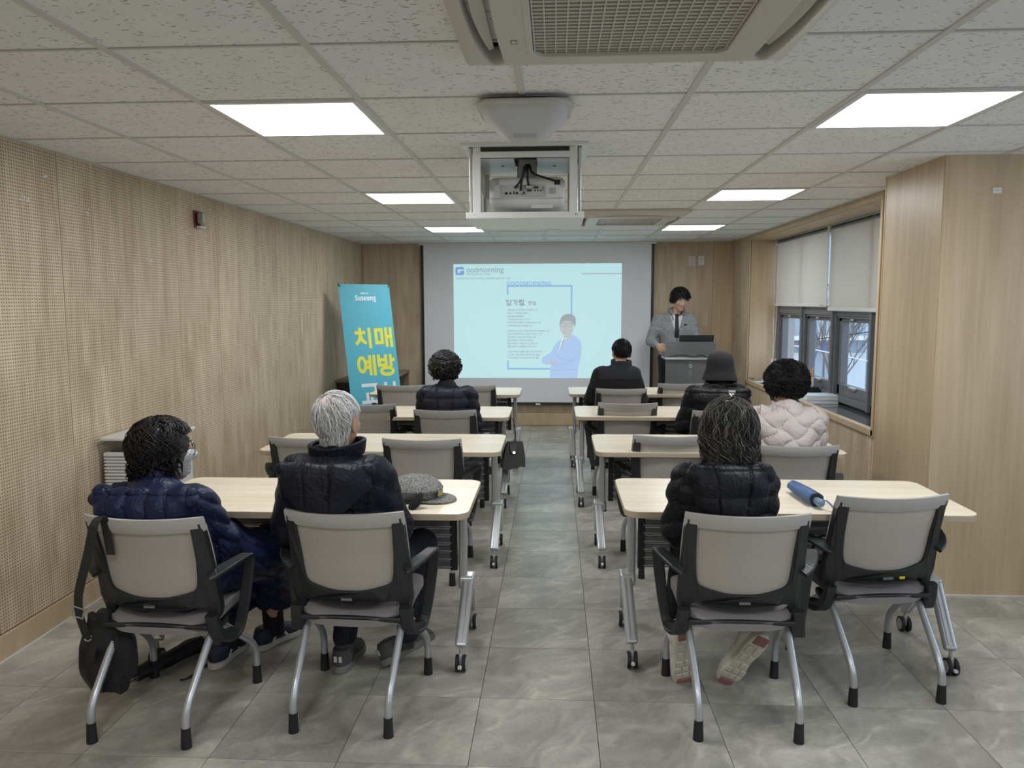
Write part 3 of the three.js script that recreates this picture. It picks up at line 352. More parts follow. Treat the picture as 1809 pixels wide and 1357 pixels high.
// ───────── Hangul drawn from strokes (the fonts at hand hold none) ─────────
const JAMO_L = 'ㄱㄲㄴㄷㄸㄹㅁㅂㅃㅅㅆㅇㅈㅉㅊㅋㅌㅍㅎ', JAMO_V = 'ㅏㅐㅑㅒㅓㅔㅕㅖㅗㅘㅙㅚㅛㅜㅝㅞㅟㅠㅡㅢㅣ', JAMO_T = ' ㄱㄲㄳㄴㄵㄶㄷㄹㄺㄻㄼㄽㄾㄿㅀㅁㅂㅄㅅㅆㅇㅈㅊㅋㅌㅍㅎ';
const CONS = { 'ㄱ': ['0,.08 1,.08 .92,1'], 'ㄴ': ['.05,0 .05,.92 1,.92'], 'ㄷ': ['1,.08 .05,.08 .05,.92 1,.92'], 'ㄹ': ['.03,.05 .97,.05 .97,.5 .03,.5 .03,.95 1,.95'], 'ㅁ': ['.05,.06 .95,.06 .95,.94 .05,.94 .05,.06'], 'ㅂ': ['.06,0 .06,.95 .94,.95 .94,0', '.06,.48 .94,.48'], 'ㅅ': ['.5,0 .48,.3 .3,.7 0,1', '.5,.35 .7,.75 1,1'], 'ㅇ': ['O'], 'ㅈ': ['.02,.08 .98,.08', '.5,.1 .46,.4 .28,.75 0,1', '.52,.45 .7,.78 1,1'], 'ㅊ': ['.5,0 .5,.2', '.02,.26 .98,.26', '.5,.28 .46,.52 .28,.8 0,1', '.52,.55 .7,.82 1,1'], 'ㅋ': ['0,.08 1,.08 .92,1', '.03,.5 .95,.47'], 'ㅌ': ['1,.05 .05,.05 .05,.95 1,.95', '.05,.5 .95,.5'], 'ㅍ': ['0,.06 1,.06', '.28,.06 .28,.92', '.72,.06 .72,.92', '0,.94 1,.94'], 'ㅎ': ['.5,0 .5,.12', '.03,.22 .97,.22', 'o'] };
function hangul(c, text, x, y, s, lw, color, gap = 0.06) {   // x, y: left end and top of the line; s: glyph size
  c.strokeStyle = c.fillStyle = color; c.lineJoin = 'miter'; c.lineCap = 'butt';
  const con = (ch, X, Y, W, H) => { const two = { 'ㄲ': 'ㄱㄱ', 'ㄸ': 'ㄷㄷ', 'ㅃ': 'ㅂㅂ', 'ㅆ': 'ㅅㅅ', 'ㅉ': 'ㅈㅈ', 'ㄳ': 'ㄱㅅ', 'ㄵ': 'ㄴㅈ', 'ㄶ': 'ㄴㅎ', 'ㄺ': 'ㄹㄱ', 'ㄻ': 'ㄹㅁ', 'ㄼ': 'ㄹㅂ', 'ㅄ': 'ㅂㅅ' }[ch]; if (two) { con(two[0], X, Y, W * 0.46, H); con(two[1], X + W * 0.54, Y, W * 0.46, H); return; } for (const st of CONS[ch] ?? []) { c.beginPath(); if (st === 'O') c.ellipse(X + W / 2, Y + H / 2, W / 2, H / 2, 0, 0, 7); else if (st === 'o') c.ellipse(X + W / 2, Y + H * 0.68, W * 0.36, H * 0.32, 0, 0, 7); else st.split(' ').forEach((q, i) => { const [a, b] = q.split(',').map(Number); i ? c.lineTo(X + a * W, Y + b * H) : c.moveTo(X + a * W, Y + b * H); }); c.stroke(); } };
  const ln = (x0, y0, x1, y1) => { c.beginPath(); c.moveTo(x0, y0); c.lineTo(x1, y1); c.stroke(); };
  for (const ch of text) {
    const k = ch.charCodeAt(0) - 0xac00; c.lineWidth = lw;
    if (k < 0 || k > 11171) { if (ch !== ' ') { c.font = 'bold ' + s * 0.95 + 'px sans-serif'; c.textBaseline = 'top'; c.fillText(ch, x, y - s * 0.04); x += c.measureText(ch).width + s * 0.03; } else x += s * 0.32; continue; }
    const L = JAMO_L[Math.floor(k / 588)], v = Math.floor((k % 588) / 28), Vv = JAMO_V[v], Tt = JAMO_T[k % 28], fin = Tt !== ' ', h = fin ? 0.56 * s : s, p = lw / 2;
    const vert = 'ㅏㅐㅑㅒㅓㅔㅕㅖㅣ'.includes(Vv), hor = 'ㅗㅛㅜㅠㅡ'.includes(Vv), dbl = 'ㅐㅒㅔㅖ'.includes(Vv);
    const bar = (X, kind) => { const y0 = y, y1 = y + h; const mid = y + h * 0.45, w = s * 0.13; if (kind === 'i') ln(X, y0, X, y1); if (kind === 'a') { ln(X, y0, X, y1); ln(X, mid, X + w, mid); } if (kind === 'ya') { ln(X, y0, X, y1); ln(X, mid - h * 0.13, X + w, mid - h * 0.13); ln(X, mid + h * 0.13, X + w, mid + h * 0.13); } if (kind === 'eo') { ln(X, y0, X, y1); ln(X - w, mid, X, mid); } if (kind === 'yeo') { ln(X, y0, X, y1); ln(X - w, mid - h * 0.13, X, mid - h * 0.13); ln(X - w, mid + h * 0.13, X, mid + h * 0.13); } };
    if (vert) {
      const cw = s * (dbl ? 0.4 : 0.5); con(L, x + p, y + p + h * 0.03, cw - p * 1.6, h * (fin ? 0.86 : 0.8) - lw);
      const X1 = x + s * 0.74, X2 = x + s * 0.9, X0 = x + s * 0.7; const tick = (Xa, Xb, yy) => ln(Xa, yy, Xb, yy);
      ({ 'ㅏ': () => bar(X1, 'a'), 'ㅑ': () => bar(X1, 'ya'), 'ㅓ': () => bar(x + s * 0.84, 'eo'), 'ㅕ': () => bar(x + s * 0.84, 'yeo'), 'ㅣ': () => bar(x + s * 0.8, 'i'), 'ㅐ': () => { ln(X0, y, X0, y + h); ln(X2, y, X2, y + h); tick(X0, X2, y + h * 0.45); }, 'ㅒ': () => { ln(X0, y, X0, y + h); ln(X2, y, X2, y + h); tick(X0, X2, y + h * 0.35); tick(X0, X2, y + h * 0.58); }, 'ㅔ': () => { ln(X0, y, X0, y + h); ln(X2, y, X2, y + h); tick(X0 - s * 0.14, X0, y + h * 0.45); }, 'ㅖ': () => { ln(X0, y, X0, y + h); ln(X2, y, X2, y + h); tick(X0 - s * 0.16, X0, y + h * 0.34); tick(X0 - s * 0.16, X0, y + h * 0.58); } })[Vv]();
    } else if (hor) {
      const ch2 = h * 0.52; con(L, x + s * 0.2, y + p, s * 0.6, ch2 - lw); const yb = y + h * (fin ? 0.82 : 0.86), up = 'ㅗㅛ'.includes(Vv); const yy = up || Vv === 'ㅡ' ? yb : y + h * 0.66;
      ln(x + s * 0.03, yy, x + s * 0.97, yy); const d = up ? -h * 0.22 : h * 0.3; if ('ㅗㅜ'.includes(Vv)) ln(x + s / 2, yy, x + s / 2, yy + d); if ('ㅛㅠ'.includes(Vv)) { ln(x + s * 0.34, yy, x + s * 0.34, yy + d); ln(x + s * 0.66, yy, x + s * 0.66, yy + d); }
    } else {
      con(L, x + p, y + p, s * 0.48, h * 0.46 - p); const yy = y + h * 0.8; ln(x, yy, x + s * 0.66, yy); if ('ㅘㅙㅚ'.includes(Vv)) ln(x + s * 0.3, yy, x + s * 0.3, yy - h * 0.2); if ('ㅝㅞㅟ'.includes(Vv)) ln(x + s * 0.3, yy, x + s * 0.3, yy + h * 0.18);
      const X = x + s * 0.8; if ('ㅘㅙ'.includes(Vv)) bar(X, 'a'); else if ('ㅝㅞ'.includes(Vv)) bar(x + s * 0.86, 'eo'); else bar(x + s * 0.84, 'i'); if ('ㅙㅞ'.includes(Vv)) ln(x + s * 0.96, y, x + s * 0.96, y + h);
    }
    if (fin) con(Tt, x + s * 0.18, y + s * 0.66, s * 0.66, s * 0.33 - p);
    x += s * (1 + gap);
  }
  return x;
}
// ───────── projection screen and the slide thrown on it ─────────
const slideTex = canvasTex(2048, 1392, (c, W, H) => {
  c.fillStyle = '#b9e6ea'; c.fillRect(0, 0, W, H);
  c.fillStyle = '#6f93d8'; c.beginPath(); c.roundRect(24, 36, 108, 96, 22); c.fill(); c.fillStyle = '#b9e6ea'; c.beginPath(); c.roundRect(52, 62, 52, 46, 8); c.fill(); c.fillRect(98, 60, 34, 22); c.fillStyle = '#6f93d8'; c.fillRect(78, 84, 52, 20); c.beginPath(); c.arc(118, 58, 12, 0, 7); c.fill(); c.beginPath(); c.moveTo(86, 44); c.lineTo(112, 24); c.lineTo(116, 40); c.fill();
  c.textBaseline = 'alphabetic'; c.fillStyle = '#71808c'; c.font = '82px sans-serif'; c.fillText('oodmorning', 160, 100, 460); c.font = 'bold 25px sans-serif'; c.fillStyle = '#8ca3ae'; c.fillText('Hearing Solution Center', 164, 130, 380); c.font = 'bold 27px serif'; c.fillStyle = '#8fa5b2'; c.fillText('Brighten up Your Hearing, Brighten up Your  Life', 28, 182, 706);
  c.fillStyle = '#9d9aa8'; c.fillRect(1566, 118, 482, 10);
  c.fillStyle = '#7fb2e4'; c.fillRect(654, 258, 800, 20); c.fillRect(654, 258, 20, 116); c.fillRect(1434, 258, 20, 420); c.fillRect(654, 1176, 20, 112); c.fillRect(654, 1268, 540, 20); c.font = 'bold 70px sans-serif'; c.fillText('GOODMORNING', 650, 262, 550);
  hangul(c, '정가람', 640, 430, 76, 10, '#77838d', 0.04); hangul(c, '원장', 918, 452, 48, 6, '#77838d', 0.06);
  const lines = ['우송대학교 언어치료 청각재활학 석사', '청능사 자격검정원 청능사', '청능재활 발달재활사', '한국음향학회 보청기 관리사', '한국산업인력개발원 자원봉사지도자 1급', '한국국제청각협회 정회원(I.H.S)', '', '서울대학교의과대학 임상기본청각학 공개강좌 수료', '한림국제대학원대학교 보청기 세미나 수료', '우송대학교 우송청각아카데미 수료', '중앙치매센터 치매파트너 플러스', '중앙치매센터 치매소양기초교육 이수', '중앙치매센터 치매파트너교육 이수', '', '노인성 어음 인식률의 검음 연구 논문 게재', "노인대학 난청/보청/치매전문 강사 활동", "KTV국민방송 '인생 보이는 라디오' 출연"];
  let y = 546; for (const l of lines) { if (!l) { y += 24; continue; } hangul(c, l, 658, y, 22, 3.4, '#8b9ca6', 0.02); y += 38.5; }
  // the man in a pale blue suit on the slide, arms crossed
  c.fillStyle = '#a3c5ee'; c.beginPath(); c.moveTo(1380, 880); c.bezierCurveTo(1290, 930, 1240, 960, 1210, 1060); c.bezierCurveTo(1150, 1120, 1080, 1120, 1078, 1170); c.bezierCurveTo(1080, 1230, 1150, 1230, 1190, 1222); c.lineTo(1180, 1392); c.lineTo(1520, 1392); c.lineTo(1530, 1250); c.bezierCurveTo(1570, 1120, 1590, 980, 1540, 920); c.bezierCurveTo(1500, 880, 1470, 860, 1440, 850); c.fill();
  c.strokeStyle = '#86abd9'; c.lineWidth = 5; c.beginPath(); c.moveTo(1250, 1080); c.bezierCurveTo(1300, 1180, 1440, 1190, 1520, 1160); c.moveTo(1200, 1220); c.bezierCurveTo(1330, 1250, 1420, 1210, 1500, 1120); c.moveTo(1390, 900); c.lineTo(1290, 1080); c.moveTo(1200, 1290); c.lineTo(1510, 1286); c.stroke(); c.fillStyle = '#dfeef6'; c.beginPath(); c.moveTo(1330, 900); c.lineTo(1400, 880); c.lineTo(1280, 1090); c.fill(); c.fillStyle = '#8d9bb0'; c.beginPath(); c.moveTo(1345, 920); c.lineTo(1375, 905); c.lineTo(1290, 1070); c.fill();
  c.fillStyle = '#b9bfc2'; c.beginPath(); c.ellipse(1385, 760, 84, 118, -0.08, 0, 7); c.fill(); c.fillRect(1350, 840, 90, 60); c.fillStyle = '#959da4'; c.beginPath(); c.moveTo(1300, 740); c.bezierCurveTo(1300, 640, 1350, 600, 1430, 606); c.bezierCurveTo(1500, 620, 1510, 690, 1484, 770); c.bezierCurveTo(1470, 720, 1450, 690, 1400, 690); c.bezierCurveTo(1350, 690, 1320, 700, 1306, 750); c.fill();
  c.strokeStyle = '#8f9aa2'; c.lineWidth = 5; c.strokeRect(1306, 722, 62, 36); c.strokeRect(1384, 722, 62, 36); c.beginPath(); c.moveTo(1446, 732); c.lineTo(1480, 728); c.moveTo(1345, 830); c.lineTo(1398, 828); c.moveTo(1374, 760); c.lineTo(1362, 796); c.lineTo(1384, 800); c.stroke(); c.fillStyle = '#bfb9b8'; c.beginPath(); c.ellipse(1215, 1200, 50, 20, 0.1, 0, 7); c.fill();
  c.fillStyle = '#a9d3da'; c.font = '30px sans-serif'; c.fillText('Windows', 1600, 1206);
});
{
  const s = thing('projection_screen', 'wide grey-white pull-down projection screen on the far wall', 'projection screen', [-0.227, 0.29, -9.82]);
  mesh(s, 'cloth', bx(2.86, 2.03, 0.004, 0, 1.02, 0), M.screen); mesh(s, 'side_border', bx(0.035, 2.03, 0.005, -1.448, 1.02, 0.0006), M.black); mesh(s, 'side_border', bx(0.035, 2.03, 0.005, 1.448, 1.02, 0.0006), M.black);
  mesh(s, 'bottom_bar', rb(2.93, 0.03, 0.026, 0.008, 0, 0.004, 0), M.black); mesh(s, 'pull_tab', rb(0.06, 0.022, 0.03, 0.004, 0.02, -0.003, 0.004), M.white); mesh(s, 'case', rb(2.98, 0.03, 0.07, 0.008, 0, 2.026, -0.01), M.white);
  const m = std('projected_slide', [0.25, 0.25, 0.26], 0.9); m.emissive.setRGB(1, 1, 1); m.emissiveMap = slideTex; m.emissiveIntensity = SLIDE;
  const pl = mesh(s, 'slide', new THREE.PlaneGeometry(2.115, 1.442).translate(0.007, 1.052, 0.0035), m); pl.userData.label = 'projected pale cyan presentation slide with blue frame';
  const L = new THREE.RectAreaLight(new THREE.Color().setRGB(0.55, 0.92, 1.0), SLIDE_LIGHT, 2.1, 1.44); L.name = 'slide_glow'; L.position.set(0.007, 1.052, 0.012); L.rotation.y = PI; if (SLIDE_LIGHT > 0) s.add(L);
}
// ───────── ceiling speaker, projector lift, projector ─────────
{
  const s = thing('ceiling_speaker', 'white wedge-shaped speaker hanging under the ceiling before the projector', 'speaker', [-0.112, HC, -3.0]);
  const ring = (y, hx, hz, r, zo) => { const P = rrect(-hx, -hz, hx, hz, r).getSpacedPoints(64); return P.slice(0, 64).map((p) => [p.x, y, p.y + zo]); };
  const loft = (rings) => { const pos = [], idx = [], n = 64; rings.forEach((R) => R.forEach((p) => pos.push(...p))); for (let i = 0; i < rings.length - 1; i++) for (let k = 0; k < n; k++) { const a = i * n + k, b = i * n + (k + 1) % n; idx.push(a, b, a + n, b, b + n, a + n); } const c = pos.length / 3, R = rings[rings.length - 1]; pos.push(R.reduce((q, p) => q + p[0], 0) / n, R[0][1], R.reduce((q, p) => q + p[2], 0) / n); for (let k = 0; k < n; k++) idx.push((rings.length - 1) * n + k, (rings.length - 1) * n + (k + 1) % n, c); const g = new THREE.BufferGeometry(); g.setAttribute('position', new THREE.Float32BufferAttribute(pos, 3)); g.setIndex(idx); g.computeVertexNormals(); return g; };
  mesh(s, 'mount', rb(0.16, 0.022, 0.16, 0.004, 0, -0.01, 0.02), M.black); mesh(s, 'rim', loft([ring(-0.018, 0.15, 0.13, 0.05, 0.01), ring(-0.02, 0.172, 0.15, 0.06, 0.01), ring(-0.035, 0.172, 0.15, 0.06, 0.01), ring(-0.038, 0.16, 0.138, 0.055, 0.01)]), M.cream);
  mesh(s, 'body', loft([ring(-0.034, 0.158, 0.136, 0.055, 0.01), ring(-0.052, 0.157, 0.135, 0.055, 0.008), ring(-0.09, 0.118, 0.098, 0.045, 0.0), ring(-0.125, 0.078, 0.062, 0.03, -0.01), ring(-0.136, 0.066, 0.05, 0.026, -0.012), ring(-0.142, 0.05, 0.04, 0.02, -0.012)]), std('speaker_grille', [0.55, 0.56, 0.58], 0.7, { bumpMap: tex(T.fabric, 30, 30), bumpScale: 0.0006 }));
  mesh(s, 'badge', rb(0.085, 0.016, 0.004, 0.004, 0, 0, 0).rotateX(0.5).translate(0, -0.127, 0.051), M.legGrey);
}
{
  const t = thing('projector_lift', 'white motorised projector lift frame lowered from the ceiling', 'projector lift', [-0.142, HC, -4.0]);
  const hx = 0.265, hz = 0.265, yb = -0.345;
  const tr = rrect(-0.30, -0.30, 0.30, 0.30, 0.004); tr.holes.push(rrect(-0.268, -0.268, 0.268, 0.268, 0.003, THREE.Path)); mesh(t, 'ceiling_trim', slab(tr, 0.016, 0.002).rotateX(PI / 2), M.white); mesh(t, 'shaft', merge([bx(0.004, 0.4, 0.536, -0.27, 0.2, 0), bx(0.004, 0.4, 0.536, 0.27, 0.2, 0), bx(0.536, 0.4, 0.004, 0, 0.2, -0.27), bx(0.536, 0.4, 0.004, 0, 0.2, 0.27)]), M.legGrey);
  for (const sx of [-1, 1]) for (const sz of [-1, 1]) { const post = mesh(t, 'post', merge([rb(0.034, -yb - 0.005, 0.008, 0.002, sx * (hx - 0.038), yb / 2, sz * (hz - 0.006)), rb(0.008, -yb - 0.005, 0.034, 0.002, sx * (hx - 0.021), yb / 2, sz * (hz - 0.022))]), M.white); mesh(post, 'slide_rail', rb(0.014, -yb - 0.01, 0.02, 0.004, sx * (hx - 0.006), yb / 2, sz * (hz - 0.024)), M.steel); }
  mesh(t, 'top_rail', rb(0.47, 0.028, 0.01, 0.002, 0, -0.05, hz - 0.006), M.white); mesh(t, 'side_plate', rb(0.004, -yb * 0.5, 0.46, 0.001, -hx + 0.03, yb * 0.28, 0), M.white); mesh(t, 'side_plate', rb(0.004, -yb * 0.5, 0.46, 0.001, hx - 0.03, yb * 0.28, 0), M.white);
  for (const x of [-0.147, 0.147]) mesh(t, 'top_plate', rb(0.185, 0.004, 0.46, 0.001, x, -0.062, -0.01), M.white); mesh(t, 'handle', merge([-0.12, 0.14].map((x) => rb(0.016, 0.004, 0.006, 0.001, x, -0.066, 0.02))), M.legGrey);
  mesh(t, 'tray', merge([rb(0.56, 0.03, 0.012, 0.003, 0, yb + 0.012, hz + 0.005), rb(0.56, 0.03, 0.012, 0.003, 0, yb + 0.012, -hz - 0.005), rb(0.012, 0.03, 0.54, 0.003, -0.274, yb + 0.012, 0), rb(0.012, 0.03, 0.54, 0.003, 0.274, yb + 0.012, 0), rb(0.56, 0.008, 0.55, 0.003, 0, yb, 0)]), M.white);
  mesh(t, 'screw', merge([[-0.24, 1], [0.24, 1]].map(([x]) => cyl(0.004, 0.004, 0.002, 10).rotateX(PI / 2).translate(x, yb + 0.014, hz + 0.012))), M.steel); mesh(t, 'rubber_mat', cyl(0.095, 0.095, 0.012, 32, 0, yb + 0.010, -0.03), M.rubber);
  mesh(t, 'drive_column', rb(0.1, 0.12, 0.06, 0.004, 0, -0.06, -0.06), M.legGrey);
  const p = thing('projector', 'white projector with black cables plugged into its rear, inside the lift', 'projector', [-0.137, 2.04, -3.99]);
  const body = rb(0.372, 0.15, 0.28, 0.03, 0, 0.08, 0, 4); warp(body, (v) => { if (v.y < 0.06) { v.x *= 1 - 0.03 * (0.06 - v.y) / 0.06; v.z *= 1 - 0.08 * (0.06 - v.y) / 0.06; } }); mesh(p, 'body', body, M.white);
  mesh(p, 'seam', bx(0.368, 0.002, 0.002, 0, 0.052, 0.1385), M.legGrey); const pp = mesh(p, 'port_panel', rb(0.215, 0.055, 0.004, 0.002, -0.02, 0.088, 0.1405), std('port_panel_grey', [0.50, 0.50, 0.49], 0.5));
  const ports = [[-0.10, 0.076, 0.014, 0.012], [-0.08, 0.076, 0.010, 0.010], [-0.063, 0.078, 0.006, 0.016], [-0.045, 0.077, 0.020, 0.010], [-0.018, 0.077, 0.016, 0.008], [0.012, 0.088, 0.022, 0.009], [0.012, 0.102, 0.018, 0.012], [0.046, 0.103, 0.022, 0.009], [0.04, 0.088, 0.007, 0.007], [0.054, 0.088, 0.007, 0.007], [0.068, 0.088, 0.007, 0.007], [0.078, 0.102, 0.006, 0.006], [0.078, 0.092, 0.006, 0.006], [-0.055, 0.104, 0.014, 0.010]];
  for (const [x, y, w, h] of ports) mesh(pp, 'port', rb(w, h, 0.003, 0.001, x, y, 0.1425), M.black); mesh(p, 'power_inlet', rb(0.03, 0.024, 0.008, 0.003, 0.148, 0.127, 0.141), M.black); mesh(p, 'sensor_window', rb(0.02, 0.03, 0.004, 0.004, -0.145, 0.132, 0.139), M.legGrey);
  mesh(p, 'speaker_holes', merge(Array.from({ length: 25 }, (_, k) => cyl(0.0022, 0.0022, 0.002, 8).rotateX(PI / 2).translate(0.11 + (k % 5) * 0.007, 0.075 + Math.floor(k / 5) * 0.006, 0.1405))), M.legGrey); mesh(p, 'lamp_cover', rb(0.105, 0.05, 0.003, 0.002, 0.075, 0.03, 0.128), M.white); mesh(p, 'lens', cyl(0.045, 0.05, 0.05, 24).rotateX(PI / 2).translate(-0.02, 0.09, -0.15), M.black);
  mesh(p, 'mount', merge([rb(0.09, 0.1, 0.05, 0.004, 0, 0.205, 0.02), rb(0.3, 0.006, 0.03, 0.002, 0, 0.16, 0.06), cyl(0.018, 0.018, 0.08, 14, 0, 0.235, 0)]), M.legGrey);
  for (const pts of [[[0, 0.225, 0.06], [-0.005, 0.19, 0.15], [-0.03, 0.13, 0.175], [-0.055, 0.104, 0.146]], [[0.01, 0.225, 0.06], [0.004, 0.18, 0.16], [0.006, 0.13, 0.17], [0.012, 0.104, 0.146]], [[0.012, 0.22, 0.06], [0.03, 0.17, 0.15], [0.09, 0.145, 0.165], [0.148, 0.129, 0.148]], [[-0.005, 0.225, 0.055], [-0.012, 0.18, 0.2], [-0.025, 0.12, 0.17], [-0.03, 0.078, 0.146]]]) mesh(p, 'cable', tube(pts, 0.0055, 24, 8), M.rubber);
  mesh(p, 'plug', merge([rb(0.03, 0.014, 0.02, 0.003, 0.013, 0.103, 0.15), rb(0.022, 0.014, 0.02, 0.003, -0.03, 0.078, 0.15)]), M.legGrey);
  mesh(thing('smoke_detector', 'round white detector on the ceiling beyond the projector lift', 'detector', [-0.02, HC, -7.9]), 'housing', new THREE.LatheGeometry([[0, -0.035], [0.045, -0.034], [0.075, -0.024], [0.082, 0], [0, 0]].map(([a, b]) => new THREE.Vector2(a, b)), 28), M.white);
}
// ───────── banner, corner desk ─────────
const bannerTex = canvasTex(760, 2000, (c, W, H) => {
  c.fillStyle = '#55b4cb'; c.fillRect(0, 0, W, H); c.fillStyle = '#eef7f9'; c.textBaseline = 'alphabetic'; c.font = 'bold 34px sans-serif'; c.fillText('with us', 310, 128, 120); c.font = 'bold 92px sans-serif'; c.fillText('Suseong', 222, 212, 316);
  const glyph = (x, y, s, color, list) => { c.strokeStyle = color; c.lineWidth = s * 0.165; c.lineCap = 'butt'; c.lineJoin = 'miter'; for (const st of list) { c.beginPath(); if (st[0] === 'e') c.ellipse(x + st[1] * s, y + st[2] * s, st[3] * s, st[4] * s, 0, 0, 7); else for (let i = 0; i < st.length; i += 2) i ? c.lineTo(x + st[i] * s, y + st[i + 1] * s) : c.moveTo(x + st[i] * s, y + st[i + 1] * s); c.stroke(); } };
  const YEL = '#efe53d', WHI = '#e8eef5', S = 262, X1 = 158, X2 = 450;
  glyph(X1, 568, S, YEL, [[0.3, 0, 0.3, 0.22], [0.0, 0.24, 0.6, 0.24], [0.3, 0.24, 0.29, 0.45, 0.2, 0.65, 0.02, 0.8], [0.31, 0.4, 0.4, 0.62, 0.6, 0.78], [0.82, 0, 0.82, 1.02]]);
  glyph(X2, 568, S, YEL, [[0.08, 0.12, 0.42, 0.12, 0.42, 0.76, 0.08, 0.76, 0.08, 0.04], [0.68, 0, 0.68, 0.98], [0.68, 0.46, 0.95, 0.46], [0.95, 0, 0.95, 1]]);
  glyph(X1, 922, S, YEL, [['e', 0.22, 0.46, 0.19, 0.34], [0.4, 0.34, 0.66, 0.34], [0.4, 0.6, 0.66, 0.6], [0.68, 0.02, 0.68, 1], [0.92, 0, 0.92, 1.02]]);
  glyph(X2, 922, S, YEL, [[0.08, 0, 0.08, 0.53, 0.5, 0.53, 0.5, 0], [0.08, 0.27, 0.5, 0.27], [0.78, 0, 0.78, 0.6], [0.78, 0.27, 1.02, 0.27], ['e', 0.52, 0.83, 0.35, 0.17]]);
  glyph(X1, 1282, S, WHI, [[0.06, 0.1, 0.86, 0.1, 0.84, 0.58], [0.34, 0.46, 0.34, 0.9], [0.58, 0.46, 0.58, 0.9], [0, 0.92, 1, 0.92]]);
  glyph(X2, 1282, S, WHI, [[0.34, 0, 0.3, 0.25, 0.02, 0.5], [0.34, 0.2, 0.42, 0.36, 0.64, 0.5], [0.84, 0, 0.84, 0.5], [0.12, 0.62, 0.84, 0.62, 0.84, 0.78, 0.14, 0.78, 0.14, 0.97, 0.9, 0.97]]);
  c.fillStyle = '#4aa7c2'; c.beginPath(); c.moveTo(0, 1900); c.quadraticCurveTo(380, 1740, 760, 1800); c.lineTo(760, 2000); c.lineTo(0, 2000); c.fill();
});
{
  const b = thing('display_banner', 'turquoise standing banner with yellow Korean lettering in the far left corner', 'banner', [-1.85, 0, -8.1], 0.7);
  const sh = new THREE.Group(); const W = 0.6, H = 1.68; const g = new THREE.BoxGeometry(W, H, 0.002, 12, 20, 1); warp(g, (v) => { v.z += 0.006 * Math.cos(v.x / W * PI) * Math.sin((v.y / H + 0.5) * PI); }); const uv = g.attributes.uv;
  g.rotateX(-0.2).translate(0, H / 2 * Math.cos(0.2) + 0.135, -H / 2 * Math.sin(0.2)); mesh(b, 'sheet', g, std('banner_print', [1, 1, 1], 0.55, { map: bannerTex }));
  const q = (x, y, z = 0) => { const c = Math.cos(0.2), s = Math.sin(0.2); return [x, y * c + 0.135 + z * s, -y * s + z * c]; };
  for (const [a, d] of [[[-W / 2, 0.01], [W / 2, H - 0.005]], [[W / 2, 0.01], [-W / 2, H - 0.005]]]) mesh(b, 'stand_rod', tube([q(...a, -0.006), q(0, H * 0.42, -0.03), q(...d, -0.006)], 0.005, 16, 8), M.black);
  mesh(b, 'foot_leg', tube([q(0, H * 0.42, -0.03), [0, 0.012, -0.42]], 0.006, 4, 8), M.black); mesh(b, 'foot_leg', tube([q(-W / 2, 0.01, -0.006), [-W / 2 - 0.02, 0.01, 0.03]], 0.005, 4, 8), M.black); mesh(b, 'foot_leg', tube([q(W / 2, 0.01, -0.006), [W / 2 + 0.02, 0.01, 0.03]], 0.005, 4, 8), M.black);
  for (const x of [-1, 1]) mesh(b, 'corner_hook', merge([tube([q(x * (W / 2 - 0.018), H - 0.03, 0.004), q(x * (W / 2 - 0.006), H - 0.01, 0.006), q(x * (W / 2 + 0.004), H + 0.012, 0)], 0.004, 8, 8)]), M.black);
  const d = thing('corner_desk', 'low brown wooden desk in the far left corner behind the banner', 'desk', [-2.155, 0, -9.2]); const mat = std('brown_laminate', [0.25, 0.19, 0.13], 0.45);
  mesh(d, 'desktop', rb(0.58, 0.03, 1.36, 0.004, 0, 0.705, 0), mat); mesh(d, 'side_panel', rb(0.56, 0.69, 0.025, 0.003, 0, 0.345, 0.63), std('desk_inside_shade', [0.03, 0.025, 0.02], 0.5)); mesh(d, 'side_panel', rb(0.56, 0.69, 0.025, 0.003, 0, 0.345, -0.64), mat); mesh(d, 'back_panel', rb(0.02, 0.45, 1.25, 0.003, -0.27, 0.46, 0), mat); mesh(d, 'shelf', rb(0.5, 0.02, 1.22, 0.003, 0, 0.3, 0), mat);  // near end panel coloured almost black for the shade inside under the desk
}
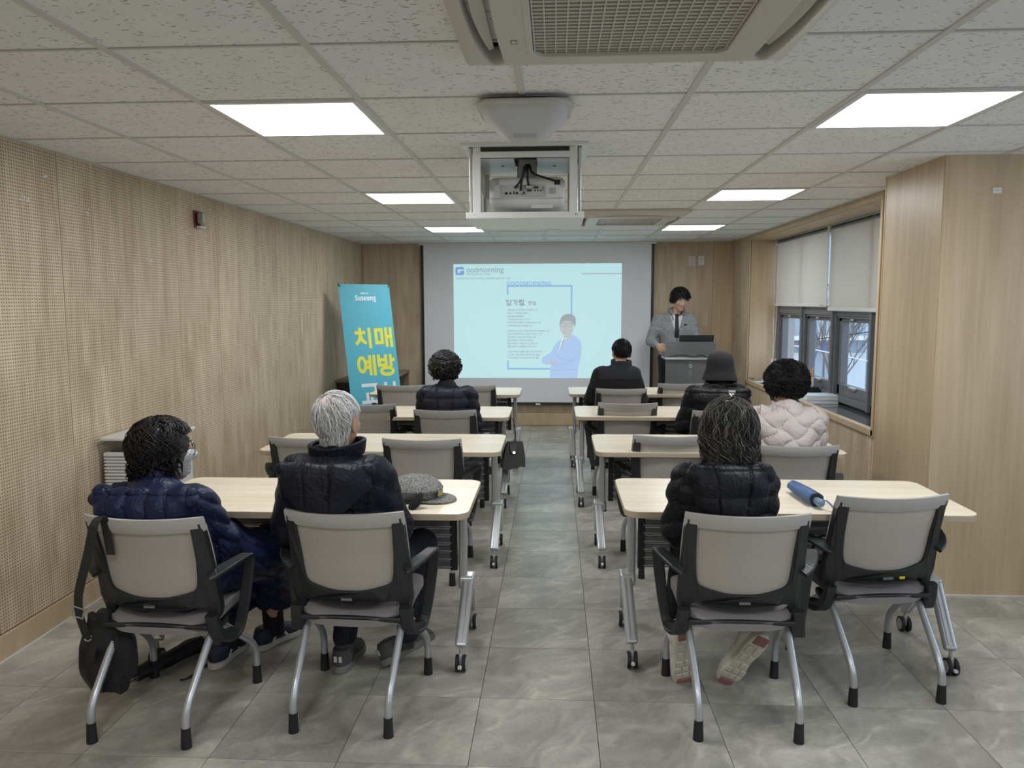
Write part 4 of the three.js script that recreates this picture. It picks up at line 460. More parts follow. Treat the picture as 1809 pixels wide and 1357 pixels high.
// ───────── lectern, laptop ─────────
{
  const smoke = std('smoked_acrylic', [0.46, 0.48, 0.49], 0.3, { transmission: 0.8, thickness: 0 }), alu = std('brushed_aluminium', [0.55, 0.57, 0.6], 0.3, { metalness: 0.7 });
  const t = thing('lectern', 'smoked acrylic lectern with aluminium column below the laptop', 'lectern', [1.535, 0, -8.9]);
  const up = rrect(-0.285, 0.955, 0.285, 1.135, 0.03); mesh(t, 'front_screen', slab(up, 0.008, 0.001).translate(0, 0, 0.1), smoke); mesh(t, 'shelf', rb(0.57, 0.022, 0.36, 0.004, 0, 0.945, -0.06), alu);
  mesh(t, 'front_panel', rb(0.56, 0.84, 0.008, 0.003, 0, 0.51, 0.09), smoke);
  const col = mesh(t, 'column', merge([rb(0.16, 0.92, 0.07, 0.02, 0, 0.48, 0.03), rb(0.05, 0.9, 0.03, 0.006, 0, 0.48, 0.075)]), alu); mesh(col, 'cable_port', new THREE.TorusGeometry(0.014, 0.005, 10, 20).translate(0.0, 0.86, 0.095), M.steel); mesh(t, 'base', rb(0.56, 0.03, 0.42, 0.01, 0, 0.018, -0.02), alu);
  mesh(t, 'cable', tube([[-0.25, 0.965, 0.112], [-0.15, 0.985, 0.112], [-0.06, 0.985, 0.112], [0.03, 0.965, 0.112], [0.1, 0.985, 0.112], [0.16, 0.97, 0.112], [0.18, 0.9, 0.112], [0.165, 0.75, 0.105], [0.17, 0.5, 0.105]], 0.004, 50, 6), M.rubber);
  const l = thing('laptop', 'open black laptop on the lectern, seen from behind', 'laptop', [1.60, 0.957, -8.93]); const lid = rb(0.385, 0.25, 0.009, 0.004).translate(0, 0.125, 0).rotateX(0.25).translate(0, 0.012, 0.05); mesh(l, 'lid', lid, M.black); mesh(l, 'base', rb(0.385, 0.018, 0.25, 0.006, 0, 0.009, -0.08), M.black); mesh(l, 'display', bx(0.36, 0.215, 0.002).translate(0, 0.125, -0.006).rotateX(0.25).translate(0, 0.012, 0.05), std('laptop_display', [0.02, 0.02, 0.025], 0.2));
}
// ───────── blinds ─────────
{
  const mk = (label, z0, z1, yb, chain) => { const t = thing('roller_blind', label, 'blind', [2.505, 0, (z0 + z1) / 2], 0, 'roller blinds in the window recess'), L = z1 - z0, yt = 2.235;
    mesh(t, 'cloth', uvBox(bx(0.0015, yt - yb, L - 0.03, 0, (yt + yb) / 2, 0)), M.blind); mesh(t, 'roller', cyl(0.021, 0.021, L - 0.02, 20).rotateX(PI / 2).translate(0.018, yt + 0.003, 0), std('roller_grey', [0.17, 0.18, 0.19], 0.4)); mesh(t, 'head_rail', rb(0.06, 0.012, L, 0.003, 0.012, yt + 0.032, 0), std('rail_steel', [0.45, 0.5, 0.52], 0.25, { metalness: 0.6 })); mesh(t, 'bottom_bar', rb(0.014, 0.032, L - 0.02, 0.006, 0, yb, 0), std('white_bar', [0.74, 0.74, 0.73], 0.35));
    for (const s of [-1, 1]) mesh(t, 'bracket', rb(0.06, 0.065, 0.012, 0.008, 0.01, yt + 0.008, s * (L / 2 - 0.004)), M.white);
    if (chain) mesh(t, 'pull_cord', merge([tube([[-0.012, yt, -L / 2 + 0.004], [-0.014, 1.5, -L / 2 + 0.008], [-0.012, 0.9, -L / 2 + 0.012]], 0.0028, 12, 6), tube([[0.02, yt, -L / 2 + 0.004], [0.016, 1.5, -L / 2 + 0.02], [-0.012, 0.9, -L / 2 + 0.012]], 0.0028, 12, 6)]), M.white); return t; };
  const a = mk('far cream roller blind over the upper window, bottom edge slightly higher', -8.99, -7.315, 1.548, true); mesh(a, 'name_tag', rb(0.003, 0.008, 0.12, 0.001, -0.008, 1.55, 0.72), M.legGrey);
  mk('near cream roller blind over the upper window, hanging slightly lower', -7.29, -5.5, 1.515, false);
}
// ───────── things on the window sill ─────────
{
  const Y0 = 0.6675, r = rng(404), cover = canvasTex(256, 360, (c) => { c.fillStyle = '#e9f0f4'; c.fillRect(0, 0, 256, 360); c.fillStyle = '#8fc0e0'; c.beginPath(); c.ellipse(128, 120, 100, 46, 0.2, 0, 7); c.fill(); c.fillStyle = '#c7dfee'; c.beginPath(); c.ellipse(170, 250, 70, 60, 0, 0, 7); c.fill(); c.fillStyle = '#6f9cc0'; c.fillRect(30, 30, 120, 10); c.fillRect(30, 320, 80, 8); });
  const pg = std('page_edges', [0.82, 0.82, 0.82], 0.7), cv = std('booklet_cover', [1, 1, 1], 0.35, { map: cover });
  const ord = ['bottom', 'second', 'third', 'fourth', 'fifth', 'sixth', 'topmost'];
  for (let k = 0; k < 7; k++) { const t = thing('booklet', (k === 6 ? 'topmost pale booklet with a blue oval on its cover, stack on the window sill' : ord[k] + ' pale booklet from below in the window sill stack'), 'booklet', [2.405 + (r() - 0.5) * 0.012, Y0 + k * 0.0112, -7.14 + (r() - 0.5) * 0.012], (r() - 0.5) * 0.05 + 0.02, 'stacked booklets on the sill'); mesh(t, 'pages', rb(0.285, 0.0095, 0.205, 0.002, 0, 0.0055, 0), pg); mesh(t, 'cover', bx(0.288, 0.0012, 0.208, 0, 0.0108, 0), cv); }
  mesh(thing('storage_box', 'small black box under the pencil cup on the sill', 'box', [2.46, Y0, -7.6]), 'body', rb(0.13, 0.102, 0.24, 0.004, 0, 0.051, 0), M.black);
  const cup = thing('pencil_cup', 'white square pencil cup on the black box', 'cup', [2.455, Y0 + 0.102, -7.585]); mesh(cup, 'side', merge([rb(0.07, 0.09, 0.004, 0.001, 0, 0.045, 0.033), rb(0.07, 0.09, 0.004, 0.001, 0, 0.045, -0.033), rb(0.004, 0.09, 0.066, 0.001, 0.033, 0.045, 0), rb(0.004, 0.09, 0.066, 0.001, -0.033, 0.045, 0), bx(0.066, 0.003, 0.066, 0, 0.002, 0)]), M.white);
  const pw = std('pencil_orange', [0.55, 0.25, 0.07], 0.5), tips = std('pencil_wood', [0.62, 0.45, 0.26], 0.7);
  for (let k = 0; k < 9; k++) { const a = r() * 7, t = thing('pencil', 'orange pencil standing point up in the white cup', 'pencil', [2.455 + Math.cos(a) * 0.016, Y0 + 0.106, -7.585 + Math.sin(a) * 0.016], 0, 'pencils in the cup'); t.rotation.set(Math.sin(a) * 0.14 * r(), 0, -Math.cos(a) * 0.14); mesh(t, 'shaft', cyl(0.0042, 0.0042, 0.13 + k % 3 * 0.018, 6, 0, 0.065 + k % 3 * 0.009, 0), pw); mesh(t, 'point', cyl(0.0006, 0.0042, 0.02, 6, 0, 0.14 + k % 3 * 0.018, 0), tips); }
  const tr = thing('document_tray', 'black tray with white papers at the far end of the sill', 'tray', [2.345, Y0, -8.86]); mesh(tr, 'tray', rb(0.24, 0.015, 0.32, 0.004, 0, 0.0075, 0), M.black); mesh(tr, 'paper', rb(0.2, 0.008, 0.27, 0.001, 0, 0.019, 0).rotateY(0.1), std('paper', [0.74, 0.76, 0.78], 0.8)); mesh(tr, 'remote_control', rb(0.05, 0.016, 0.14, 0.005, -0.03, 0.031, -0.06).rotateY(0.6), std('remote_grey', [0.25, 0.26, 0.27], 0.5));
  mesh(tr, 'cable', tube([[-0.03, 0.03, -0.08], [-0.12, 0.05, -0.06], [-0.17, 0.03, -0.02], [-0.178, -0.05, 0.0], [-0.178, -0.25, 0.0]], 0.003, 24, 6), M.rubber);
  const ro = thing('wireless_router', 'white router with three upright antennas by the far window jamb', 'router', [2.495, Y0, -8.88]); mesh(ro, 'body', rb(0.06, 0.05, 0.2, 0.012, 0, 0.025, 0), M.white); for (let k = 0; k < 3; k++) mesh(ro, 'antenna', rb(0.012, 0.22, 0.016, 0.004, -0.04 + k * 0.036, 0.16, 0.02 * k), M.white);
}
// ───────── air purifier by the left wall ─────────
{
  const t = thing('air_purifier', 'white slatted air purifier with a raised lid against the perforated wall', 'air purifier', [-2.262, 0, -4.16]);
  mesh(t, 'body', merge([rb(0.32, 0.76, 0.34, 0.01, 0, 0.38, 0), rb(0.33, 0.022, 0.36, 0.004, 0, 0.775, 0)]), M.white); mesh(t, 'outlet', bx(0.29, 0.006, 0.30, 0, 0.787, 0), M.black); for (let k = 0; k < 6; k++) mesh(t, 'outlet_vane', bx(0.28, 0.006, 0.006, 0, 0.79, -0.12 + k * 0.048), M.slat);
  for (let k = 0; k < 40; k++) mesh(t, 'slat', SL(), M.white).position.set(0, 0.06 + k * 0.0178, 0.176);
  mesh(t, 'lid', rb(0.34, 0.018, 0.40, 0.006, 0, 0.862, 0), M.white); mesh(t, 'lid_post', cyl(0.05, 0.05, 0.075, 20, 0, 0.82, -0.05), M.legGrey);
}
function SL() { return SL.g ??= rb(0.325, 0.011, 0.014, 0.003); }
// ───────── small things on the walls ─────────
{
  const t = thing('fire_alarm_strobe', 'dark red fire alarm with clear strobe lens high on the left wall', 'fire alarm', [XL, 2.157, -5.3], PI / 2), red = std('dark_red_plastic', [0.13, 0.012, 0.02], 0.25);
  mesh(t, 'plate', rb(0.125, 0.12, 0.012, 0.01, 0, 0, 0.006), red); mesh(t, 'housing', rb(0.075, 0.1, 0.04, 0.015, -0.012, -0.002, 0.022), red); mesh(t, 'lens', rb(0.04, 0.075, 0.045, 0.012, -0.04, 0.008, 0.045), std('strobe_lens', [0.5, 0.5, 0.5], 0.15, { transmission: 0.4, thickness: 0 })); mesh(t, 'lower_cap', rb(0.08, 0.014, 0.035, 0.005, -0.012, -0.052, 0.026), M.white);
  const o = thing('wall_outlet', 'white double socket plate high on the far wall', 'socket', [1.715, 2.089, -9.9]); mesh(o, 'plate', rb(0.076, 0.122, 0.01, 0.006, 0, 0, 0.006), M.white); for (const y of [-0.026, 0.026]) { const s = mesh(o, 'socket', new THREE.TorusGeometry(0.019, 0.003, 8, 24).translate(0, y, 0.0115), M.legGrey); mesh(s, 'pin_hole', merge([cyl(0.0035, 0.0035, 0.002, 10).rotateX(PI / 2).translate(-0.008, y, 0.0115), cyl(0.0035, 0.0035, 0.002, 10).rotateX(PI / 2).translate(0.008, y, 0.0115)]), M.black); }
  const s = thing('screen_switch', 'white switch plate beside the double socket on the far wall', 'switch', [1.829, 2.095, -9.9]); mesh(s, 'plate', rb(0.08, 0.118, 0.01, 0.006, 0, 0, 0.006), M.white); mesh(s, 'rocker', rb(0.016, 0.055, 0.006, 0.003, -0.006, -0.016, 0.012), M.white); mesh(s, 'button', cyl(0.006, 0.006, 0.004, 12).rotateX(PI / 2).translate(-0.002, 0.022, 0.012), M.black);
  const p = thing('pillar_socket', 'tiny white socket plate high on the wooden pillar', 'socket', [2.262, 2.15, -4.178]); mesh(p, 'plate', rb(0.046, 0.03, 0.006, 0.003, 0, 0, 0.003), M.white); for (const x of [-0.013, 0, 0.013]) mesh(p, 'pin_hole', cyl(0.0032, 0.0032, 0.002, 10).rotateX(PI / 2).translate(x, 0.002, 0.006), M.legGrey);
}
// ───────── bags, umbrellas, cap ─────────
{
  const weave = std('woven_black', [0.016, 0.016, 0.018], 0.35, { bumpMap: tex(T.heather, 1, 1), bumpScale: 0.006 });
  const t = thing('woven_shoulder_bag', 'black woven shoulder bag hanging on the navy-coat woman\'s chair', 'bag', [-1.715, 0.115, -2.77]);
  const g = new THREE.BoxGeometry(0.215, 0.27, 0.10, 16, 16, 10), nz = vnoise(61, 16, 16); warp(g, (v) => { const u = v.x / 0.1075, w = v.y / 0.135, q = v.z / 0.05; const top = 1 - 0.35 * sst(-0.1, 1, w) + 0.08 * (1 - w * w); v.x *= (top - 0.42 * sst(-0.1, -1, w) ** 2) * (1 - 0.12 * Math.abs(q)); v.z *= (1.05 - 0.5 * sst(0.2, 1, w)) * (1 - 0.4 * u * u); v.y += 0.135 - 0.03 * u * u * Math.sign(-w) * 0.6; const n = nz(8 + u * 4, 8 + w * 4) - 0.5; v.x += n * 0.02; v.z += n * 0.02; }); mesh(t, 'body', uvBox(g, 0.06), weave);
  mesh(t, 'strap', strap([[-0.035, 0.22, 0.07], [-0.03, 0.33, 0.115], [-0.018, 0.42, 0.13], [0.05, 0.58, 0.168], [0.10, 0.69, 0.205], [0.106, 0.718, 0.185], [0.106, 0.705, 0.15], [0.10, 0.56, 0.11]], 0.032, 0.004, 40, V3(1, 0.1, 0)), M.black);
  mesh(t, 'buckle', merge([rb(0.05, 0.006, 0.005, 0.002, 0, 0.018, 0), rb(0.05, 0.006, 0.005, 0.002, 0, -0.018, 0), rb(0.006, 0.04, 0.005, 0.002, 0.022, 0, 0), rb(0.006, 0.04, 0.005, 0.002, -0.022, 0, 0)]).rotateZ(-0.3).translate(-0.028, 0.345, 0.126), M.steel); mesh(t, 'ring', new THREE.TorusGeometry(0.014, 0.003, 8, 20).translate(-0.036, 0.222, 0.066), M.steel); mesh(t, 'stud', sph(0.004, 0.05, 0.2, 0.05, 10, 8), M.steel);
  const u = thing('black_folding_umbrella', 'black folded umbrella lying on the floor under the left front chair', 'umbrella', [-1.69, 0.04, -3.14], -0.42), nb = std('black_umbrella_cloth', [0.012, 0.012, 0.014], 0.6), mk = (n, L, r0) => { const k = []; for (let i = 0; i <= 20; i++) { const z = lerp(-L / 2, L / 2, i / 20), w = r0 * (0.55 + 0.45 * Math.sin(clamp((i / 20) * 1.05, 0, 1) * PI) ** 0.6); k.push([w, z]); } return k; };
  mesh(u, 'folded_cloth', warp(new THREE.CylinderGeometry(0.03, 0.036, 0.34, 24, 14).rotateX(PI / 2).translate(0, 0, -0.02), (v) => { const a = Math.atan2(v.y, v.x), k = 1 + 0.16 * Math.sin(a * 8 + v.z * 20) + 0.1 * Math.sin(v.z * 40 + a * 3); v.x *= k; v.y *= k * 0.9; }), nb); mesh(u, 'ribs', merge(Array.from({ length: 8 }, (_, k) => cyl(0.003, 0.003, 0.09, 6).rotateX(PI / 2).translate(Math.cos(k * 0.785) * 0.025, Math.sin(k * 0.785) * 0.022, 0.18))), M.steel); mesh(u, 'handle', cyl(0.019, 0.022, 0.1, 18).rotateX(PI / 2).translate(0, 0, -0.25), M.black); mesh(u, 'collar', cyl(0.028, 0.028, 0.03, 20).rotateX(PI / 2).translate(0, 0, -0.19), std('grey_collar', [0.3, 0.3, 0.3], 0.4)); mesh(u, 'wrist_loop', strap([[0.0, 0.0, -0.3], [0.06, -0.02, -0.26], [0.12, -0.034, -0.16], [0.15, -0.036, -0.06], [0.165, -0.036, 0.02], [0.15, -0.036, 0.05]], 0.012, 0.003, 30, V3(0, 1, 0.2)), M.black);
  const b = thing('blue_folding_umbrella', 'blue folded umbrella on the nearest right table', 'umbrella', [1.106, 0.72 + 0.031, -3.345], 0.09), bc = std('blue_cloth', [0.085, 0.16, 0.36], 0.7, { bumpMap: tex(T.fabric, 8, 8), bumpScale: 0.0008 });
  mesh(b, 'folded_cloth', warp(new THREE.CylinderGeometry(0.032, 0.026, 0.25, 32, 16).rotateX(PI / 2).translate(0, 0, -0.06), (v) => { const a = Math.atan2(v.y, v.x), k = 1 + 0.05 * Math.sin(a * 3 + v.z * 7) + 0.035 * Math.sin(a * 7 - v.z * 16) + 0.02 * Math.sin(v.z * 60 + a * 4); v.x *= k; v.y *= k * 0.96; }), bc); mesh(b, 'hollow_shade_disc', cyl(0.027, 0.029, 0.004, 24).rotateX(PI / 2).translate(0, 0, 0.0665), M.black); mesh(b, 'handle', merge([cyl(0.018, 0.015, 0.045, 20).rotateX(PI / 2).translate(0, -0.004, 0.085), sph(0.018, 0, -0.004, 0.107)]), std('blue_grey_plastic', [0.17, 0.25, 0.36], 0.35)); mesh(b, 'seam_line', tube([[0.006, 0.031, 0.06], [0.0, 0.034, -0.02], [-0.008, 0.031, -0.12], [-0.012, 0.026, -0.18]], 0.0012, 16, 5), M.black);  // black disc on the closed cloth end stands for the shade of a hollow
  mesh(b, 'wrist_strap', strap([[0, 0.008, 0.098], [0.02, 0.008, 0.125], [0.04, -0.022, 0.172], [0.055, -0.05, 0.186], [0.06, -0.11, 0.188]], 0.011, 0.003, 24, V3(1, 0, -0.4)), bc);
  const c = thing('tweed_cap', 'grey tweed cap with brim on the white-haired man\'s table', 'cap', [-0.615, 0.72, -3.345], -0.25), tw = std('tweed', [1, 1, 1], 0.95, { map: tex(T.tweed, 1, 1), bumpMap: tex(T.fabric, 5, 5), bumpScale: 0.002 }), n2 = vnoise(63, 20, 20);
  const cr = new THREE.SphereGeometry(1, 40, 26, 0, 2 * PI, 0, PI / 2); warp(cr, (v) => { const a = Math.atan2(v.z, v.x), h = v.y, rad = Math.hypot(v.x, v.z); const R = 0.118 * (h < 0.35 ? 0.84 + 0.24 * sst(0.1, 0.35, h) : 1.08) * (0.9 + 0.1 * n2(a * 1.6 + 10, h * 5)); v.x = Math.cos(a) * rad * R * 1.1; v.z = Math.sin(a) * rad * R; v.y = 0.012 + 0.092 * Math.pow(h, 0.75) + 0.02 * (n2(5 + v.x * 40, 5 + v.z * 40) - 0.5) * h; }); mesh(c, 'crown', uvBox(cr, 0.12), tw);
  const br = new THREE.CylinderGeometry(1, 1, 0.006, 40, 1); warp(br, (v) => { const a = Math.atan2(v.z, v.x); v.x = 0.085 + v.x * 0.105; v.z *= 0.088; v.y += 0.012 - 0.35 * Math.max(0, v.x - 0.1) ** 2 * 3 - 0.4 * v.z * v.z; }); mesh(c, 'brim', uvBox(br, 0.12), tw); mesh(c, 'band', cyl(0.106, 0.106, 0.012, 36, 0, 0.008, 0), M.black); mesh(c, 'badge', warp(rb(0.004, 0.026, 0.05, 0.002, 0.122, 0.034, 0), (v) => { v.x -= v.z * v.z * 4; }), std('gold_thread', [0.42, 0.33, 0.12], 0.5));
  const e = thing('ear_muffs', 'black ear muffs lying in front of the tweed cap', 'ear muffs', [-0.655, 0.72, -3.195], 0.1), fz = std('black_fleece', [0.01, 0.01, 0.011], 0.95); for (const [x, z, a, tl] of [[-0.055, 0.0, 0.3, 0.5], [0.07, 0.03, -0.45, -0.55]]) mesh(e, 'ear_pad', new THREE.SphereGeometry(1, 24, 16).scale(0.024, 0.045, 0.016).rotateZ(tl * 0.6).rotateX(-0.75).rotateY(a).translate(x, 0.03, z), fz); mesh(e, 'band', strap([[-0.055, 0.045, -0.012], [-0.05, 0.035, -0.075], [0.0, 0.03, -0.10], [0.06, 0.035, -0.06], [0.07, 0.045, 0.018]], 0.03, 0.006, 30, V3(0, 1, 0)), std('navy_band', [0.012, 0.014, 0.03], 0.8));
  const h = thing('leather_handbag', 'black leather handbag hanging at the aisle end of the third left table', 'bag', [-0.325, 0.31, -5.93], 0.25), le = std('black_leather', [0.03, 0.029, 0.028], 0.4);
  const hg = new THREE.BoxGeometry(0.175, 0.2, 0.14, 14, 14, 12); warp(hg, (v) => { const w = (v.y + 0.1) / 0.2; const k = 1 - 0.72 * w; v.z *= k; v.x *= 1 - 0.35 * w ** 2; v.x += 0.02 * w; v.y += 0.1 + 0.01 * Math.sin(v.x * 30) * (1 - w); }); mesh(h, 'body', hg, le); mesh(h, 'flap', rb(0.06, 0.075, 0.012, 0.006, 0, 0, 0).rotateX(-0.35).translate(0.0, 0.15, 0.045), le); mesh(h, 'clasp', cyl(0.011, 0.011, 0.006, 20).rotateX(PI / 2 - 0.35).translate(0.0, 0.122, 0.064), M.steel); mesh(h, 'strap', strap([[0.02, 0.19, 0], [0.025, 0.26, 0], [0.012, 0.345, 0.0], [0.0, 0.38, 0], [-0.02, 0.384, 0]], 0.016, 0.006, 20, V3(0, 0, 1)), M.black); mesh(h, 'ring', new THREE.TorusGeometry(0.013, 0.003, 8, 20).translate(0.022, 0.207, 0.0), M.steel);
}
{ // bag on the empty chair
  const t = thing('tote_bag', 'dark tote bag on the seat of the empty yellow-sticker chair', 'bag', [CH.c4[0], 0.447, CH.c4[1]], CH.c4[2]), m = std('dark_grey_cloth', [0.03, 0.031, 0.036], 0.8);
  const g = new THREE.BoxGeometry(0.3, 0.24, 0.12, 16, 12, 8); warp(g, (v) => { const w = (v.y + 0.12) / 0.24; v.x *= 1 - 0.55 * w; v.z *= 1 - 0.6 * w; v.z += -0.03 + 0.085 * w; v.y += 0.115 + 0.01 * Math.sin(v.x * 25); v.x += 0.012 * Math.sin(v.y * 30); }); mesh(t, 'body', g, m);
  mesh(t, 'handle', tube([[-0.09, 0.1, -0.02], [-0.19, 0.15, -0.05], [-0.225, 0.06, -0.07], [-0.17, 0.02, -0.06]], 0.006, 24, 8), M.black);
}
// ───────── outside the window ─────────
{
  const fa = std('grey_facade', [0.36, 0.42, 0.48], 0.7), fb = std('beige_facade', [0.52, 0.50, 0.46], 0.8), lite = std('pale_facade', [0.56, 0.62, 0.66], 0.7), win = std('facade_glass', [0.25, 0.33, 0.4], 0.2);
  const b = thing('office_building', 'grey-blue panelled building seen through the far window panes', 'building', [7.2, -6, -28]); mesh(b, 'wall', bx(9, 22, 4, 0, 11, 0), fa);
  const pn = bx(0.62, 21, 0.08); for (let k = 0; k < 13; k++) mesh(b, 'facade_panel', pn, k % 3 === 1 ? lite : fa).position.set(-4.3 + k * 0.7, 10.6, 2.05); for (let f = 0; f < 5; f++) for (let k = 0; k < 4; k++) mesh(b, 'window', bx(0.5, 1.4, 0.06, -3.6 + k * 2.1, 3.2 + f * 3.4, 2.1), win);
  const tx = canvasTex(256, 80, (c) => { c.fillStyle = '#3f6fc0'; c.fillRect(0, 0, 256, 80); c.fillStyle = '#dfe9f6'; c.fillRect(20, 30, 60, 20); c.fillRect(96, 30, 110, 20); }); mesh(b, 'shop_sign', rb(0.9, 0.3, 0.1, 0.02, 1.2, 6.1, 2.2), std('blue_sign', [1, 1, 1], 0.5, { map: tx })); mesh(b, 'canopy', bx(3, 0.12, 0.8, 1.6, 6.4, 2.4), M.white);
  const c2 = thing('beige_building', 'beige building seen through the middle window panes', 'building', [13.6, -6, -33]); mesh(c2, 'wall', bx(8, 20, 4, 0, 10, 0), fb); for (let f = 0; f < 5; f++) for (let k = 0; k < 4; k++) mesh(c2, 'window', bx(0.8, 1.3, 0.06, -3 + k * 2, 3 + f * 3.2, 2.03), win);
  const r = rng(812), bark = std('bark', [0.16, 0.14, 0.13], 0.9);
  const grow = (list, p, d, L, rad, depth) => { const q = p.clone().addScaledVector(d, L), m = p.clone().lerp(q, 0.5).add(V3((r() - 0.5) * L * 0.12, 0, (r() - 0.5) * L * 0.12)); list.push(sweep([p, m, q], (t) => rad * (1 - 0.4 * t), 5)); if (depth <= 0) return; const n = 2 + (r() < 0.55 ? 1 : 0); for (let k = 0; k < n; k++) grow(list, p.clone().lerp(q, 0.6 + 0.4 * r()), d.clone().add(V3((r() - 0.5) * 1.15, 0.12 + r() * 0.3, (r() - 0.5) * 1.15)).normalize(), L * (0.66 + r() * 0.2), rad * 0.6, depth - 1); };
  for (const [x, z, l] of [[6.9, -18.5, 'bare winter tree outside the nearer window pane'], [7.4, -22, 'bare winter tree outside the middle window pane']]) { const t = thing('bare_tree', l, 'tree', [x, -6, z], 0, 'bare trees outside'); const tr = [], brs = []; mesh(t, 'trunk', sweep([V3(0, 0, 0), V3(0.05, 2, 0), V3(0, 4.3, 0.05)], (k) => 0.14 - 0.05 * k, 8), bark); grow(brs, V3(0, 4.2, 0.05), V3(-0.25, 1, 0.1).normalize(), 1.3, 0.07, 5); grow(brs, V3(0, 4.0, 0), V3(0.35, 1, -0.1).normalize(), 1.3, 0.07, 5); mesh(t, 'branches', merge(brs), bark).userData.kind = 'stuff'; }
  const wires = [['power_cable', 'upper dark overhead cable crossing outside the window', [[3.2, 1.35, -17], [6.2, 2.0, -17.0], [10, 2.8, -17]]], ['power_cable', 'lower dark overhead cable crossing outside the window', [[3.2, 0.45, -17], [6.2, 0.85, -17.0], [10, 1.4, -17]]], ['white_cable', 'upper pale cable slanting down outside the window', [[3.5, 0.95, -16], [6, 0.45, -16], [9, -0.3, -16]]], ['white_cable', 'lower pale cable slanting down outside the window', [[3.5, 0.45, -15], [6, -0.15, -15], [9, -0.9, -15]]]];
  for (const [n, l, p] of wires) { const t = thing(n, l, 'cable'); mesh(t, 'strand', tube(p, 0.012, 16, 5), n === 'power_cable' ? M.rubber : M.white); }
  const g = struct('ground_outside'); mesh(g, 'yard', bx(40, 0.1, 50, 22.6, -6.05, -25), std('grey_asphalt', [0.3, 0.31, 0.32], 0.9)); const sh = thing('snowy_shed_roof', 'white flat roof low outside the near window pane', 'roof', [5.6, -6, -14.2]); mesh(sh, 'roof_sheet', rb(2.2, 0.12, 1.6, 0.03, 0, 5.25, 0), M.white); mesh(sh, 'wall', bx(2, 5.2, 1.4, 0, 2.6, 0), fb);
}
// ───────── figures: distance fields meshed with surface nets ─────────
const cap = (a, b, ra, rb = ra) => { const [ax, ay, az] = a, bx_ = b[0] - ax, by = b[1] - ay, bz = b[2] - az, l2 = bx_ * bx_ + by * by + bz * bz || 1e-9; return (x, y, z) => { const px = x - ax, py = y - ay, pz = z - az, h = clamp((px * bx_ + py * by + pz * bz) / l2, 0, 1), dx = px - bx_ * h, dy = py - by * h, dz = pz - bz * h; return Math.sqrt(dx * dx + dy * dy + dz * dz) - (ra + (rb - ra) * h); }; };
const ell = (c, r) => (x, y, z) => { const px = x - c[0], py = y - c[1], pz = z - c[2], k0 = Math.hypot(px / r[0], py / r[1], pz / r[2]), k1 = Math.hypot(px / (r[0] * r[0]), py / (r[1] * r[1]), pz / (r[2] * r[2])); return k1 < 1e-6 ? -Math.min(...r) : k0 * (k0 - 1) / k1; };
const smin = (a, b, k) => { const h = Math.max(k - Math.abs(a - b), 0) / k; return Math.min(a, b) - h * h * k * 0.25; };
const uni = (k, ...fs) => (x, y, z) => { let d = fs[0](x, y, z); for (let i = 1; i < fs.length; i++) d = smin(d, fs[i](x, y, z), k); return d; };
const sub = (f, g, k = 0.01) => (x, y, z) => -smin(-f(x, y, z), g(x, y, z), k);
const N3 = (() => { const r = rng(991), P = new Float32Array(32768).map(() => r()); const at = (i, j, k) => P[((i & 31) << 10) | ((j & 31) << 5) | (k & 31)]; return (x, y, z) => { const i = Math.floor(x), j = Math.floor(y), k = Math.floor(z); let u = x - i, v = y - j, w = z - k; u = u * u * (3 - 2 * u); v = v * v * (3 - 2 * v); w = w * w * (3 - 2 * w); return lerp(lerp(lerp(at(i, j, k), at(i + 1, j, k), u), lerp(at(i, j + 1, k), at(i + 1, j + 1, k), u), v), lerp(lerp(at(i, j, k + 1), at(i + 1, j, k + 1), u), lerp(at(i, j + 1, k + 1), at(i + 1, j + 1, k + 1), u), v), w); }; })();
